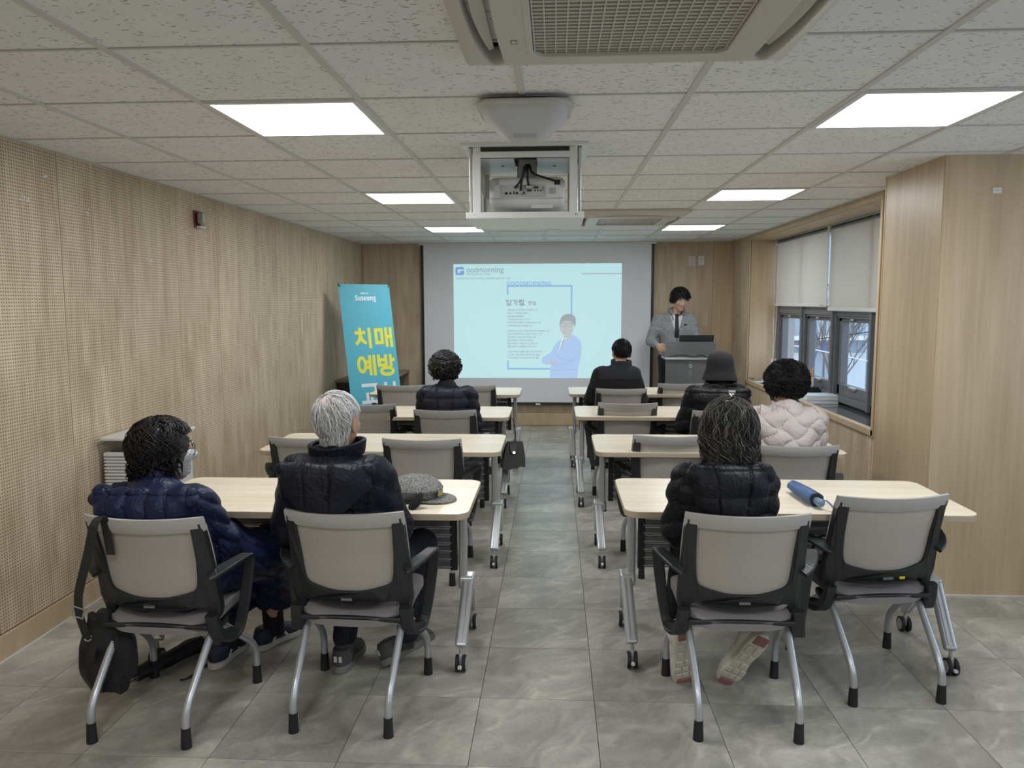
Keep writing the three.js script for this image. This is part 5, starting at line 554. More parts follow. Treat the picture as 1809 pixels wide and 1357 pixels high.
function nets(f, lo, hi, cell, colorFn, uvs = 0.3) {
  const n = [0, 1, 2].map((a) => Math.ceil((hi[a] - lo[a]) / cell / 4) * 4 + 1), [nx, ny, nz] = n, D = new Float32Array(nx * ny * nz).fill(9), id = (i, j, k) => (k * ny + j) * nx + i, R = 3.47 * cell + 0.022;
  for (let K = 0; K < nz - 1; K += 4) for (let J = 0; J < ny - 1; J += 4) for (let I = 0; I < nx - 1; I += 4) {
    const d = f(lo[0] + (I + 2) * cell, lo[1] + (J + 2) * cell, lo[2] + (K + 2) * cell), far = Math.abs(d) > R;
    for (let k = K; k <= K + 4; k++) for (let j = J; j <= J + 4; j++) for (let i = I; i <= I + 4; i++) { const q = id(i, j, k); if (far) { if (D[q] === 9) D[q] = d > 0 ? 8 : -8; } else if (Math.abs(D[q]) >= 8) D[q] = f(lo[0] + i * cell, lo[1] + j * cell, lo[2] + k * cell); }
  }
  const vid = new Int32Array(nx * ny * nz).fill(-1), pos = [], idx = []; const E = [[0, 1], [0, 2], [0, 4], [1, 3], [1, 5], [2, 3], [2, 6], [3, 7], [4, 5], [4, 6], [5, 7], [6, 7]], c = new Float32Array(8);
  for (let k = 0; k < nz - 1; k++) for (let j = 0; j < ny - 1; j++) for (let i = 0; i < nx - 1; i++) {
    let m = 0; for (let q = 0; q < 8; q++) { c[q] = D[id(i + (q & 1), j + ((q >> 1) & 1), k + (q >> 2))]; if (c[q] < 0) m |= 1 << q; } if (m === 0 || m === 255) continue;
    let sx = 0, sy = 0, sz = 0, w = 0; for (const [a, b] of E) { if ((c[a] < 0) === (c[b] < 0)) continue; const t = c[a] / (c[a] - c[b]); sx += (a & 1) + t * ((b & 1) - (a & 1)); sy += ((a >> 1) & 1) + t * (((b >> 1) & 1) - ((a >> 1) & 1)); sz += (a >> 2) + t * ((b >> 2) - (a >> 2)); w++; }
    vid[id(i, j, k)] = pos.length / 3; pos.push(lo[0] + (i + sx / w) * cell, lo[1] + (j + sy / w) * cell, lo[2] + (k + sz / w) * cell);
  }
  const quad = (a, b, c2, d, flip) => { if (a < 0 || b < 0 || c2 < 0 || d < 0) return; flip ? idx.push(a, c2, b, b, c2, d) : idx.push(a, b, c2, b, d, c2); };
  for (let k = 1; k < nz - 1; k++) for (let j = 1; j < ny - 1; j++) for (let i = 1; i < nx - 1; i++) {
    const s = D[id(i, j, k)] < 0; if (s !== (D[id(i + 1, j, k)] < 0)) quad(vid[id(i, j - 1, k - 1)], vid[id(i, j, k - 1)], vid[id(i, j - 1, k)], vid[id(i, j, k)], !s); if (s !== (D[id(i, j + 1, k)] < 0)) quad(vid[id(i - 1, j, k - 1)], vid[id(i - 1, j, k)], vid[id(i, j, k - 1)], vid[id(i, j, k)], !s); if (s !== (D[id(i, j, k + 1)] < 0)) quad(vid[id(i - 1, j - 1, k)], vid[id(i, j - 1, k)], vid[id(i - 1, j, k)], vid[id(i, j, k)], !s);
  }
  const N = new Float32Array(pos.length), U = new Float32Array(pos.length / 3 * 2), e = cell * 0.5, col = new Float32Array(pos.length).fill(1);
  for (let q = 0; q < pos.length; q += 3) { const x = pos[q], y = pos[q + 1], z = pos[q + 2]; let gx = f(x + e, y, z) - f(x - e, y, z), gy = f(x, y + e, z) - f(x, y - e, z), gz = f(x, y, z + e) - f(x, y, z - e); const l = Math.hypot(gx, gy, gz) || 1; gx /= l; gy /= l; gz /= l; N[q] = gx; N[q + 1] = gy; N[q + 2] = gz; const a = q / 3 * 2; if (Math.abs(gx) > Math.abs(gz)) U[a] = z / uvs; else U[a] = x / uvs; U[a + 1] = y / uvs; if (colorFn) { const cc = colorFn(x, y, z); col[q] = cc[0]; col[q + 1] = cc[1]; col[q + 2] = cc[2]; } }
  const g = new THREE.BufferGeometry(); g.setAttribute('position', new THREE.Float32BufferAttribute(pos, 3)); g.setAttribute('normal', new THREE.BufferAttribute(N, 3)); g.setAttribute('uv', new THREE.BufferAttribute(U, 2)); if (colorFn) g.setAttribute('color', new THREE.BufferAttribute(col, 3)); g.setIndex(idx); return g;
}
// ── head (faces -z, origin between the ears) ──
const SKIN = [0.56, 0.335, 0.245];
const headField = (() => {
  const base = uni(0.035, ell([0, 0.034, 0.014], [0.076, 0.088, 0.096]), ell([0, -0.03, -0.022], [0.062, 0.085, 0.074]), cap([0, -0.095, -0.06], [0, -0.095, -0.05], 0.026)), brow = uni(0.012, cap([-0.036, 0.022, -0.085], [0.036, 0.022, -0.085], 0.0105)), nose = uni(0.01, cap([0, 0.012, -0.094], [0, -0.026, -0.109], 0.0075, 0.011), cap([-0.011, -0.03, -0.098], [0.011, -0.03, -0.098], 0.009)), cheek = uni(0.01, ell([-0.036, -0.02, -0.07], [0.024, 0.022, 0.02]), ell([0.036, -0.02, -0.07], [0.024, 0.022, 0.02]));
  const lips = uni(0.004, cap([-0.019, -0.062, -0.084], [0.019, -0.062, -0.084], 0.006), cap([-0.015, -0.07, -0.083], [0.015, -0.07, -0.083], 0.0062)), ears = (x, y, z) => { const ax = Math.abs(x); return uni(0.004, ell([0.077, -0.002, 0.016], [0.010, 0.031, 0.019]), ell([0.074, -0.022, 0.012], [0.008, 0.014, 0.010]))(ax, y, z); };
  const eyes = (x, y, z) => ell([0.031, 0.004, -0.096], [0.017, 0.010, 0.016])(Math.abs(x), y, z);
  return (x, y, z) => { let d = base(x, y, z); d = smin(d, cheek(x, y, z), 0.02); d = smin(d, brow(x, y, z), 0.015); d = smin(d, nose(x, y, z), 0.01); d = -smin(-d, eyes(x, y, z), 0.008); d = smin(d, lips(x, y, z), 0.006); return smin(d, ears(x, y, z), 0.006); };
})();
let headGeo; const headGeometry = () => headGeo ??= nets(headField, [-0.1, -0.14, -0.135], [0.1, 0.14, 0.125], 0.0042, (x, y, z) => { const lip = z < -0.075 && Math.abs(x) < 0.026 && y > -0.078 && y < -0.056; return lip ? [SKIN[0] * 0.85, SKIN[1] * 0.62, SKIN[2] * 0.62] : SKIN; });
let handGeoR; function handGeometry(mirror) {   // wrist at the origin, fingers along -z, palm down; thumb on -x (right hand)
  if (!handGeoR) {
    const fs = [cap([-0.022, 0, -0.02], [-0.028, 0, -0.082], 0.015, 0.0125), cap([0.022, 0, -0.02], [0.028, -0.002, -0.075], 0.014, 0.0115), cap([0, 0, 0.01], [0, 0.002, -0.082], 0.02, 0.0145)]; const palm = uni(0.02, ...fs);
    const fing = []; [[-0.03, 0.068, -0.088], [-0.010, 0.076, -0.094], [0.0105, 0.071, -0.09], [0.030, 0.056, -0.08]].forEach(([x, L, z], i) => { let p = [x, 0, z], a = 0.35 + i * 0.06; const seg = [0.46, 0.31, 0.23], rr = [0.0098, 0.009, 0.0082, 0.0068]; const parts = []; for (let k = 0; k < 3; k++) { const q = [p[0] + (x > 0 ? 0.001 : -0.001), p[1] - Math.sin(a) * L * seg[k], p[2] - Math.cos(a) * L * seg[k]]; parts.push(cap(p, q, rr[k], rr[k + 1])); p = q; a += 0.52; } fing.push(uni(0.003, ...parts)); });
    const thumb = uni(0.006, cap([-0.026, -0.004, -0.022], [-0.048, -0.016, -0.052], 0.0135, 0.0115), cap([-0.048, -0.016, -0.052], [-0.046, -0.03, -0.086], 0.0112, 0.0085));
    const f = (x, y, z) => { let d = palm(x, y, z), m = 9; for (const g of fing) m = Math.min(m, g(x, y, z)); d = smin(d, m, 0.008); d = smin(d, thumb(x, y, z), 0.008); return smin(d, cap([0, 0, 0.05], [0, 0, 0], 0.024, 0.022)(x, y, z), 0.02); };
    handGeoR = nets(f, [-0.075, -0.1, -0.19], [0.06, 0.04, 0.08], 0.0034, () => SKIN);
  }
  const g = handGeoR.clone(); if (mirror) { g.scale(-1, 1, 1); const ix = g.index.array; for (let i = 0; i < ix.length; i += 3) { const t = ix[i]; ix[i] = ix[i + 1]; ix[i + 1] = t; } } return g;
}
function mergeSkin(list) { return mergeGeometries(list.map((g) => { const h = g.index ? g.toNonIndexed() : g; return h; }), false); }
const skinMat = new THREE.MeshPhysicalMaterial({ vertexColors: true, roughness: 0.52 }); skinMat.name = 'skin';
const hairMat = (name, rough = 0.4) => { const m = new THREE.MeshPhysicalMaterial({ vertexColors: true, roughness: rough, specularIntensity: 0.6 }); m.name = name; return m; };
// ── hair: a shell with strands or curls on it (head space) ──
function strands(o) {
  const r = rng(o.seed), pos = [], idx = [], col = [], seg = o.seg ?? 8, C = o.center, A = o.radii, crown = V3(...(o.crown ?? [0, 1, 0.25])).normalize(), ex = V3(1, 0, 0).addScaledVector(crown, -crown.x).normalize(), ez = ex.clone().cross(crown).normalize(), R = V3(), at = (th, ph) => R.set(0, 0, 0).addScaledVector(crown, Math.cos(th)).addScaledVector(ex, Math.sin(th) * Math.cos(ph)).addScaledVector(ez, Math.sin(th) * Math.sin(ph));
  for (let s = 0; s < o.n; s++) {
    const th0 = Math.acos(1 - r() * (o.span ?? 1.25)), ph0 = r() * 2 * PI, L = lerp(o.len[0], o.len[1], r()), lift = 1 + (o.lift ?? 0.03) * r(), w = o.width * (0.6 + 0.7 * r()), wa = o.wave * (0.5 + r()), wf = o.freq * (0.7 + 0.6 * r()), wp0 = r(), P = []; let bad = false; const swirl = (o.swirl ?? 0) * (r() - 0.3), d0 = at(Math.min(th0 + L * 0.5, 2), ph0).clone(), wp = N3(d0.x * (o.lock ?? 3.2) + 7, d0.y * (o.lock ?? 3.2) + 3, d0.z * (o.lock ?? 3.2) + 1) * 16 + wp0 * (o.messy ?? 0.9);
    for (let k = 0; k <= seg; k++) { const t = k / seg, th = th0 + L * t, thc = Math.min(th, o.drop ?? 1.75), d = at(thc, ph0 + wa * Math.sin(wf * t + wp) / Math.max(0.25, Math.sin(thc)) + swirl * t); const q = V3(C[0] + d.x * A[0] * lift, C[1] + d.y * A[1] * lift, C[2] + d.z * A[2] * lift); if (th > thc) { q.y -= (th - thc) * A[1]; q.x *= 1 - 0.12 * (th - thc); q.x += wa * 0.08 * Math.sin(wf * t * 1.7 + wp); q.z += wa * 0.08 * Math.cos(wf * t * 1.7 + wp); } const kk = 1 + wa * 0.16 * Math.cos(wf * t * 1.3 + wp * 2); q.x = C[0] + (q.x - C[0]) * kk; q.z = C[2] + (q.z - C[2]) * kk; if (o.keep && !o.keep(q.x, q.y, q.z)) { if (k < 3) bad = true; break; } P.push(q); }
    if (bad || P.length < 3) continue; const cc = o.colors[Math.floor(r() * o.colors.length)], v = 0.75 + 0.5 * r(), b0 = pos.length / 3, n = P.length;
    for (let k = 0; k < n; k++) { const T = P[Math.min(k + 1, n - 1)].clone().sub(P[Math.max(k - 1, 0)]).normalize(), out = P[k].clone().sub(V3(...C)).normalize(), side = T.clone().cross(out).normalize(), ww = w * Math.sin(PI * clamp((k + 0.6) / (n - 0.1), 0, 1)) ** 0.5; for (const [a, b] of [[-1, -0.3], [1, -0.3], [0, 0.7]]) { pos.push(P[k].x + side.x * a * ww + out.x * b * ww, P[k].y + side.y * a * ww + out.y * b * ww, P[k].z + side.z * a * ww + out.z * b * ww); col.push(cc[0] * v, cc[1] * v, cc[2] * v); } }
    for (let k = 0; k < n - 1; k++) for (let a = 0; a < 3; a++) { const p = b0 + k * 3 + a, q = b0 + k * 3 + (a + 1) % 3; idx.push(p, p + 3, q, q, p + 3, q + 3); }
  }
  return finish(pos, idx, col);
}
function finish(pos, idx, col) { const g = new THREE.BufferGeometry(); g.setAttribute('position', new THREE.Float32BufferAttribute(pos, 3)); g.setAttribute('color', new THREE.Float32BufferAttribute(col, 3)); g.setIndex(idx); g.computeVertexNormals(); g.setAttribute('uv', new THREE.Float32BufferAttribute(new Float32Array(pos.length / 3 * 2), 2)); return g; }
function curls(o) {   // little coiled locks over a shell
  const r = rng(o.seed), pos = [], idx = [], col = [], C = o.center, A = o.radii, rad = 4;
  for (let s = 0; s < o.n; s++) {
    const y = lerp(o.y0 ?? -0.8, 1, r()), ph = r() * 2 * PI, q = Math.sqrt(1 - y * y), d = V3(q * Math.cos(ph), y, q * Math.sin(ph)), c = V3(C[0] + d.x * A[0], C[1] + d.y * A[1], C[2] + d.z * A[2]); if (o.keep && !o.keep(c.x, c.y, c.z)) continue;
    const R = lerp(o.r[0], o.r[1], r()), turns = o.turns * (0.6 + 0.6 * r()), n = 10, a1 = V3(r() - 0.5, r() - 0.5, r() - 0.5).normalize(), a2 = a1.clone().cross(d).normalize(), a3 = a1.clone().cross(a2).normalize(), P = [], ph2 = r() * 7, pit = (r() - 0.5) * R * 1.4; for (let k = 0; k <= n; k++) { const t = k / n, a = ph2 + t * turns * 2 * PI; P.push(c.clone().addScaledVector(a2, Math.cos(a) * R).addScaledVector(a3, Math.sin(a) * R).addScaledVector(a1, pit * t)); }
    const w = o.width * (0.7 + 0.6 * r()), g = sweep(P, (t) => w * Math.sin(PI * clamp(t * 0.9 + 0.08, 0, 1)) ** 0.4, rad), b0 = pos.length / 3, cc = o.colors[Math.floor(r() * o.colors.length)]; for (const v of g.attributes.position.array) pos.push(v); for (let k = 0; k < g.attributes.position.count; k++) col.push(...cc); for (const v of g.index.array) idx.push(v + b0);
  }
  return finish(pos, idx, col);
}
function hair(style) {
  const BL = [[0.010, 0.009, 0.009], [0.014, 0.012, 0.012], [0.02, 0.017, 0.016]], list = [];
  const shell = (c, rr, amp, fr, cut, cell, colr) => nets((x, y, z) => { let d = ell(c, rr)(x, y, z) - amp * (N3(x * fr + 9, y * fr + 5, z * fr + 3) - 0.5) * 2 - amp * 0.5 * (N3(x * fr * 2.3 + 2, y * fr * 2.3, z * fr * 2.3 + 7) - 0.5) * 2; return cut ? -smin(-d, cut(x, y, z), 0.012) : d; }, [c[0] - rr[0] - 0.03, c[1] - rr[1] - 0.03, c[2] - rr[2] - 0.03], [c[0] + rr[0] + 0.03, c[1] + rr[1] + 0.03, c[2] + rr[2] + 0.03], cell, () => colr);
  const face = (x, y, z) => ell([0, -0.05, -0.115], [0.072, 0.115, 0.075])(x, y, z);
  const keepFace = (x, y, z) => !(z < -0.055 && y < 0.065);
  if (style === 'bob') { list.push(shell([0, 0.018, 0.012], [0.107, 0.112, 0.118], 0.010, 22, face, 0.006, BL[0])); list.push(strands({ seed: 21, n: 1500, center: [0, 0.018, 0.012], radii: [0.109, 0.115, 0.12], len: [0.5, 1.0], span: 1.55, wave: 0.16, freq: 5, width: 0.0034, colors: [BL[0], BL[0], BL[1], BL[2], [0.032, 0.026, 0.024]], keep: (x, y, z) => keepFace(x, y, z) && y > -0.12, drop: 1.9, lift: 0.07 })); }
  if (style === 'white') { const ws = [[0.78, 0.77, 0.76], [0.84, 0.83, 0.82], [0.66, 0.65, 0.64], [0.88, 0.87, 0.86], [0.5, 0.49, 0.485]]; list.push(shell([0, 0.028, 0.016], [0.083, 0.096, 0.103], 0.003, 20, (x, y, z) => Math.min(face(x, y, z), ell([0.088, -0.025, 0.004], [0.034, 0.06, 0.045])(Math.abs(x), y, z)), 0.006, [0.58, 0.46, 0.42])); list.push(strands({ seed: 22, n: 1900, center: [0, 0.028, 0.016], radii: [0.084, 0.097, 0.105], crown: [-0.25, 0.9, 0.42], len: [0.5, 1.0], span: 1.5, wave: 0.045, freq: 3.5, width: 0.0019, colors: ws, keep: (x, y, z) => keepFace(x, y, z) && y > -0.085 + 0.12 * Math.max(0, -z) && !(Math.abs(x) > 0.06 && y < 0.036 && z < 0.05 && z > -0.06), drop: 1.95, lift: 0.09, swirl: 0.5 })); }
  if (style === 'wavy') { const gs = [[0.075, 0.07, 0.064], [0.14, 0.132, 0.122], [0.035, 0.032, 0.029], [0.22, 0.21, 0.195], [0.02, 0.018, 0.017], [0.045, 0.041, 0.037], [0.025, 0.023, 0.021]]; list.push(shell([0, 0.01, 0.018], [0.098, 0.112, 0.112], 0.010, 22, face, 0.006, [0.045, 0.042, 0.039])); list.push(strands({ seed: 23, n: 2600, center: [0, 0.015, 0.018], radii: [0.1, 0.112, 0.113], crown: [0.05, 1, 0.12], len: [0.7, 1.25], span: 1.45, wave: 0.11, freq: 6, width: 0.0021, messy: 0.8, lock: 4.5, seg: 10, colors: gs, keep: (x, y, z) => keepFace(x, y, z) && y > -0.118, drop: 1.75, lift: 0.13 })); list.push(curls({ seed: 24, n: 240, center: [0, -0.01, 0.02], radii: [0.092, 0.12, 0.105], y0: -0.95, r: [0.010, 0.018], turns: 0.7, width: 0.0026, colors: gs, keep: (x, y, z) => y < -0.055 && z > -0.02 })); }
  if (style === 'afro') { list.push(shell([0, 0.022, 0.016], [0.114, 0.109, 0.118], 0.018, 26, face, 0.0055, [0.007, 0.007, 0.007])); list.push(curls({ seed: 25, n: 1500, center: [0, 0.022, 0.016], radii: [0.121, 0.117, 0.125], r: [0.004, 0.009], turns: 1.1, width: 0.0022, colors: [[0.008, 0.008, 0.008], [0.012, 0.012, 0.012]], keep: keepFace })); }
  if (style === 'curly') { list.push(shell([0, 0.022, 0.014], [0.106, 0.104, 0.113], 0.016, 26, face, 0.0055, BL[0])); list.push(curls({ seed: 26, n: 520, center: [0, 0.024, 0.014], radii: [0.110, 0.110, 0.117], r: [0.010, 0.019], turns: 0.8, width: 0.0042, colors: [BL[0], BL[1], BL[2], [0.035, 0.033, 0.032]], keep: keepFace })); list.push(strands({ seed: 27, n: 120, center: [0, 0.024, 0.014], radii: [0.108, 0.118, 0.115], len: [0.4, 0.7], span: 0.6, wave: 0.5, freq: 6, width: 0.003, colors: [[0.12, 0.118, 0.115], [0.05, 0.05, 0.05]], keep: keepFace, lift: 0.1 })); }
  if (style === 'cropped') { list.push(shell([0, 0.02, 0.016], [0.082, 0.09, 0.1], 0.002, 26, (x, y, z) => Math.min(face(x, y, z), ell([0.085, -0.035, -0.005], [0.03, 0.055, 0.04])(Math.abs(x), y, z)), 0.006, BL[0])); }
  if (style === 'short') { list.push(shell([0, 0.03, 0.016], [0.083, 0.095, 0.102], 0.003, 26, (x, y, z) => Math.min(face(x, y, z), ell([0.085, -0.035, -0.005], [0.03, 0.055, 0.04])(Math.abs(x), y, z), ell([0, -0.09, 0.06], [0.12, 0.045, 0.1])(x, y, z)), 0.005, BL[0])); list.push(strands({ seed: 28, n: 1300, center: [0, 0.03, 0.016], radii: [0.084, 0.096, 0.103], crown: [0.1, 0.85, 0.5], len: [0.14, 0.28], span: 1.3, wave: 0.05, freq: 3, width: 0.0022, colors: [BL[0], BL[0], BL[1], BL[2]], keep: (x, y, z) => keepFace(x, y, z) && y > -0.045, lift: 0.05, seg: 5, swirl: 0.6 })); }
  if (style === 'tousled') { const cut = (x, y, z) => Math.min(ell([0, -0.035, -0.105], [0.074, 0.105, 0.09])(x, y, z), ell([0.088, -0.06, -0.01], [0.03, 0.07, 0.05])(Math.abs(x), y, z)); list.push(shell([0, 0.034, 0.008], [0.088, 0.092, 0.108], 0.009, 24, cut, 0.005, BL[0])); list.push(strands({ seed: 29, n: 1000, center: [0, 0.036, 0.006], radii: [0.095, 0.1, 0.114], crown: [0.3, 0.95, 0.0], len: [0.35, 0.75], span: 1.2, wave: 0.2, freq: 4, width: 0.0034, messy: 2, colors: [BL[0], BL[1], BL[2]], keep: (x, y, z) => !(z < -0.05 && y < 0.048) && y > -0.045, lift: 0.2 })); }
  return mergeGeometries(list.map((g) => g.toNonIndexed()), false);
}
// ── shoes: toe towards -z, sole on y = 0 ──
const shoeUpperF = uni(0.03, ell([0, 0.052, 0.085], [0.034, 0.05, 0.042]), ell([0, 0.048, 0.0], [0.036, 0.042, 0.085]), ell([0.004, 0.036, -0.085], [0.041, 0.03, 0.05]), cap([0, 0.06, 0.065], [0, 0.105, 0.07], 0.036, 0.038));
const shoeUpperCut = (x, y, z) => Math.max(shoeUpperF(x, y, z), 0.02 - y, y - 0.098);
function soleShape(k = 1) { const s = new THREE.Shape(); s.moveTo(0, 0.135 * k); s.bezierCurveTo(0.045 * k, 0.135 * k, 0.043, 0.06, 0.034 * k, 0.01); s.bezierCurveTo(0.032 * k, -0.03, 0.05 * k, -0.06, 0.048 * k, -0.09); s.bezierCurveTo(0.046 * k, -0.13, 0.02, -0.142 * k, 0.002, -0.142 * k); s.bezierCurveTo(-0.03, -0.142 * k, -0.044 * k, -0.12, -0.042 * k, -0.085); s.bezierCurveTo(-0.04 * k, -0.05, -0.03 * k, -0.03, -0.033 * k, 0.01); s.bezierCurveTo(-0.04, 0.06, -0.042 * k, 0.135 * k, 0, 0.135 * k); return s; }
let upG; function shoe(parent, pos, rot, mats, opts = {}) {
  const s = new THREE.Group(); s.name = 'shoe'; parent.add(s); s.position.set(...pos); s.rotation.order = opts.tread ? 'XYZ' : 'YXZ'; s.rotation.set(...rot); s.scale.setScalar(opts.scale ?? 1); upG ??= nets(shoeUpperCut, [-0.06, 0, -0.15], [0.06, 0.12, 0.14], 0.0055);
  mesh(s, 'upper', upG, mats.upper); const so = slab(soleShape(), 0.03, 0.006).rotateX(PI / 2).translate(0, 0.031, 0); mesh(s, 'sole', so, mats.sole); mesh(s, 'opening', cyl(0.028, 0.03, 0.004, 20, 0, 0.098, 0.068), mats.inside ?? M.black);
  if (mats.stripe) for (const q of [-1, 1]) mesh(s, 'stripe', strap([[q * 0.043, 0.03, 0.06], [q * 0.042, 0.058, 0.035], [q * 0.038, 0.068, 0.005], [q * 0.042, 0.034, -0.03]], 0.012, 0.003, 14, V3(0, 0.3, 1)), mats.stripe);
  if (mats.lace) mesh(s, 'laces', merge([-0.02, -0.002, 0.016, 0.034].map((z) => tube([[-0.02, 0.073 + z * 0.35, z], [0, 0.083 + z * 0.35, z], [0.02, 0.073 + z * 0.35, z]], 0.0028, 8, 5))), mats.lace);
  if (mats.tab) for (const x of [-0.011, 0.011]) mesh(s, 'heel_mark', rb(0.014, 0.026, 0.004, 0.003, x, 0.066, 0.127), mats.tab);
  if (opts.tread) { const pads = [[0, 0.105, 0.05, 0.04, 1], [-0.018, 0.055, 0.026, 0.036, 0], [0.018, 0.055, 0.026, 0.036, 0], [-0.016, 0.012, 0.024, 0.03, 0], [0.016, 0.012, 0.024, 0.03, 0], [-0.018, -0.028, 0.028, 0.026, 0], [0.016, -0.028, 0.03, 0.026, 0], [-0.024, -0.06, 0.026, 0.024, 0], [0.004, -0.06, 0.026, 0.024, 0], [0.031, -0.06, 0.022, 0.024, 0], [-0.022, -0.09, 0.026, 0.024, 0], [0.005, -0.09, 0.026, 0.024, 0], [0.03, -0.09, 0.02, 0.024, 0], [0, -0.122, 0.056, 0.026, 1]]; for (const [x, z, w, d, red] of pads) mesh(s, 'tread_pad', rb(w, 0.008, d, 0.005, x, -0.001, z), red ? opts.tread[1] : opts.tread[0]); }
  return s;
}
// ── a seated figure on a chair (faces -z) ──
const pressed = (d, x, y, z) => y < 0.84 && y > 0.35 ? Math.max(d, z - backZ(clamp(x, -0.23, 0.23), y) + 0.028 - sst(0.81, 0.84, y) * 0.06) : d;   // cloth lies flat against the chair back
function seated(o) {
  const t = thing('person', o.label, 'person', [o.at[0], 0, o.at[1]], o.turn ?? 0, 'seated audience'), T_ = o.top, hd = o.head ?? [0, 0], s = o.wide ?? 1, hx = hd[0], hz = -0.045 + hd[1], hy = T_ - (o.hairH ?? 0.125), ny = hy - 0.125, sy = ny - 0.065, lean = o.lean ?? 0, px = o.px ?? hx * 0.7;
  const hw = o.hw ?? 0.25, aR = 0.045 + (o.coat.puff ?? 0.03) * 0.8, sw = Math.min(0.15, hw - aR - 0.012), bw = hw - 0.075;
  const J = { sh: (q) => [px + q * sw, sy, -0.005 + lean], el: (q) => o.arms?.[q > 0 ? 1 : 0]?.[0] ?? [px + q * (hw - aR), sy - 0.24, -0.05], wr: (q) => o.arms?.[q > 0 ? 1 : 0]?.[1] ?? [q * 0.12, 0.60, -0.27], hip: (q) => [q * 0.085, 0.525, 0.0], kn: (q) => o.knees?.[q > 0 ? 1 : 0] ?? [q * 0.12, 0.50, -0.41], an: (q) => o.ankles?.[q > 0 ? 1 : 0] ?? [q * 0.11, 0.10, -0.36] };
  // body: one skin surface with head and hands
  const limb = []; for (const q of [-1, 1]) limb.push(cap(J.sh(q), J.el(q), 0.045, 0.038), cap(J.el(q), J.wr(q), 0.036, 0.024), cap(J.hip(q), J.kn(q), 0.07, 0.05), cap(J.kn(q), J.an(q), 0.046, 0.032));
  const bodyF = uni(0.04, ell([px, sy - 0.1, 0.0 + lean], [bw * 0.85, 0.16, 0.08]), ell([px * 0.5, 0.62, 0.0], [bw * 0.85, 0.16, 0.085]), cap([px * 0.95, sy + 0.02, 0.02 + lean], [hx, hy - 0.06, hz + 0.02], 0.052, 0.048), ...limb);
  const body = nets((x, y, z) => pressed(bodyF(x, y, z), x, y, z - 0.01), [-0.42, 0.02, -0.56], [0.42, hy - 0.02, 0.2], 0.014, () => SKIN), parts = [body];
  parts.push(headGeometry().clone().applyMatrix4(new THREE.Matrix4().makeRotationFromEuler(new THREE.Euler(o.pitch ?? 0, o.yaw ?? 0, o.roll ?? 0, 'YXZ'))).translate(hx, hy, hz));
  for (const q of [-1, 1]) { const w = V3(...J.wr(q)), e = V3(...J.el(q)), m = new THREE.Matrix4().lookAt(V3(), w.clone().sub(e).normalize(), V3(0, 1, 0)); const g = handGeometry(q < 0).applyMatrix4(m).translate(w.x, w.y, w.z); parts.push(g); }
  mesh(t, 'body', mergeSkin(parts), skinMat);
  // jacket
  const C = o.coat, j = C.puff ?? 0.03, arm = []; for (const q of [-1, 1]) arm.push(uni(0.03, cap(J.sh(q), J.el(q), aR + 0.004, aR), cap(J.el(q), J.wr(q), aR * 0.95, 0.03 + j * 0.7)));
  const torso = uni(0.06, cap([px - sw * 0.8, sy - 0.012, -0.002 + lean], [px + sw * 0.8, sy - 0.012, -0.002 + lean], 0.046 + j), ell([px, sy - 0.13, 0.0 + lean], [bw + 0.01, 0.19, 0.09 + j]), ell([px * 0.6, 0.63, 0.0], [bw + 0.005, 0.2, 0.09 + j]), cap([px, sy, 0.005 + lean], [hx * 0.9, ny + 0.015, hz * 0.5 + 0.01], 0.072, 0.064));
  const skirt = C.long ? uni(0.05, cap(J.hip(-1), J.kn(-1), 0.11, 0.105), cap(J.hip(1), J.kn(1), 0.11, 0.105), cap(J.kn(-1), [J.an(-1)[0], 0.25, J.an(-1)[2] - 0.01], 0.1, 0.085), cap(J.kn(1), [J.an(1)[0] + 0.01, 0.24, J.an(1)[2] - 0.01], 0.105, 0.095)) : null;
  const collar = C.collar ? (x, y, z) => { const u = x - hx * 0.9, w = z - (hz * 0.5 + 0.005), rr = Math.hypot(u, w * 0.95) - (C.collarR ?? 0.082), yy = y - (ny + C.collar * 0.5 + 0.005 + w * -0.12); return Math.hypot(Math.max(Math.abs(rr) - 0.004, 0), Math.max(Math.abs(yy) - C.collar * 0.5, 0)) - 0.010; } : null;
  const neckHole = cap([hx * 0.95, ny + 0.0, hz * 0.5 + 0.0], [hx, ny + 0.16, hz + 0.01], 0.058, 0.072);
  const quilt = C.quilt ?? (() => 0);
  const coatF = (x, y, z) => { let a = torso(x, y, z), b = Math.min(arm[0](x, y, z), arm[1](x, y, z)), onArm = b < a - 0.012; let d = smin(a, b, 0.025); if (skirt) d = smin(d, skirt(x, y, z), 0.06); if (collar) d = smin(d, collar(x, y, z), 0.012); d -= quilt(x, y, z, onArm) + (N3(x * 14 + 3, y * 14 + 8, z * 14 + o.seed) - 0.5) * (C.crease ?? 0.008) + (N3(x * 34 + o.seed, y * 26, z * 34) - 0.5) * (C.crease ?? 0.008) * 0.5; d = -smin(-d, neckHole(x, y, z), 0.01); d = pressed(d, x, y, z); return C.long ? Math.max(d, 0.19 - y) : d; };
  const low = C.long ? 0.17 : 0.4;
  mesh(t, C.name ?? 'jacket', nets((x, y, z) => C.long ? coatF(x, y, z) : Math.max(coatF(x, y, z), 0.44 - y), [-0.46, low, -0.58], [0.46, ny + 0.16, 0.26], o.cell ?? 0.0085, C.color2 ? (x, y, z) => C.color2(x, y, z, sy) : undefined), C.mat);
  if (C.hood) { const hf = C.hood(px, sy, ny, hz); mesh(t, 'hood', nets((x, y, z) => pressed(hf(x, y, z), x, y, z), [px - 0.3, sy - 0.28, -0.12], [px + 0.3, ny + 0.12, 0.27], 0.0075), C.hoodMat ?? C.mat); }
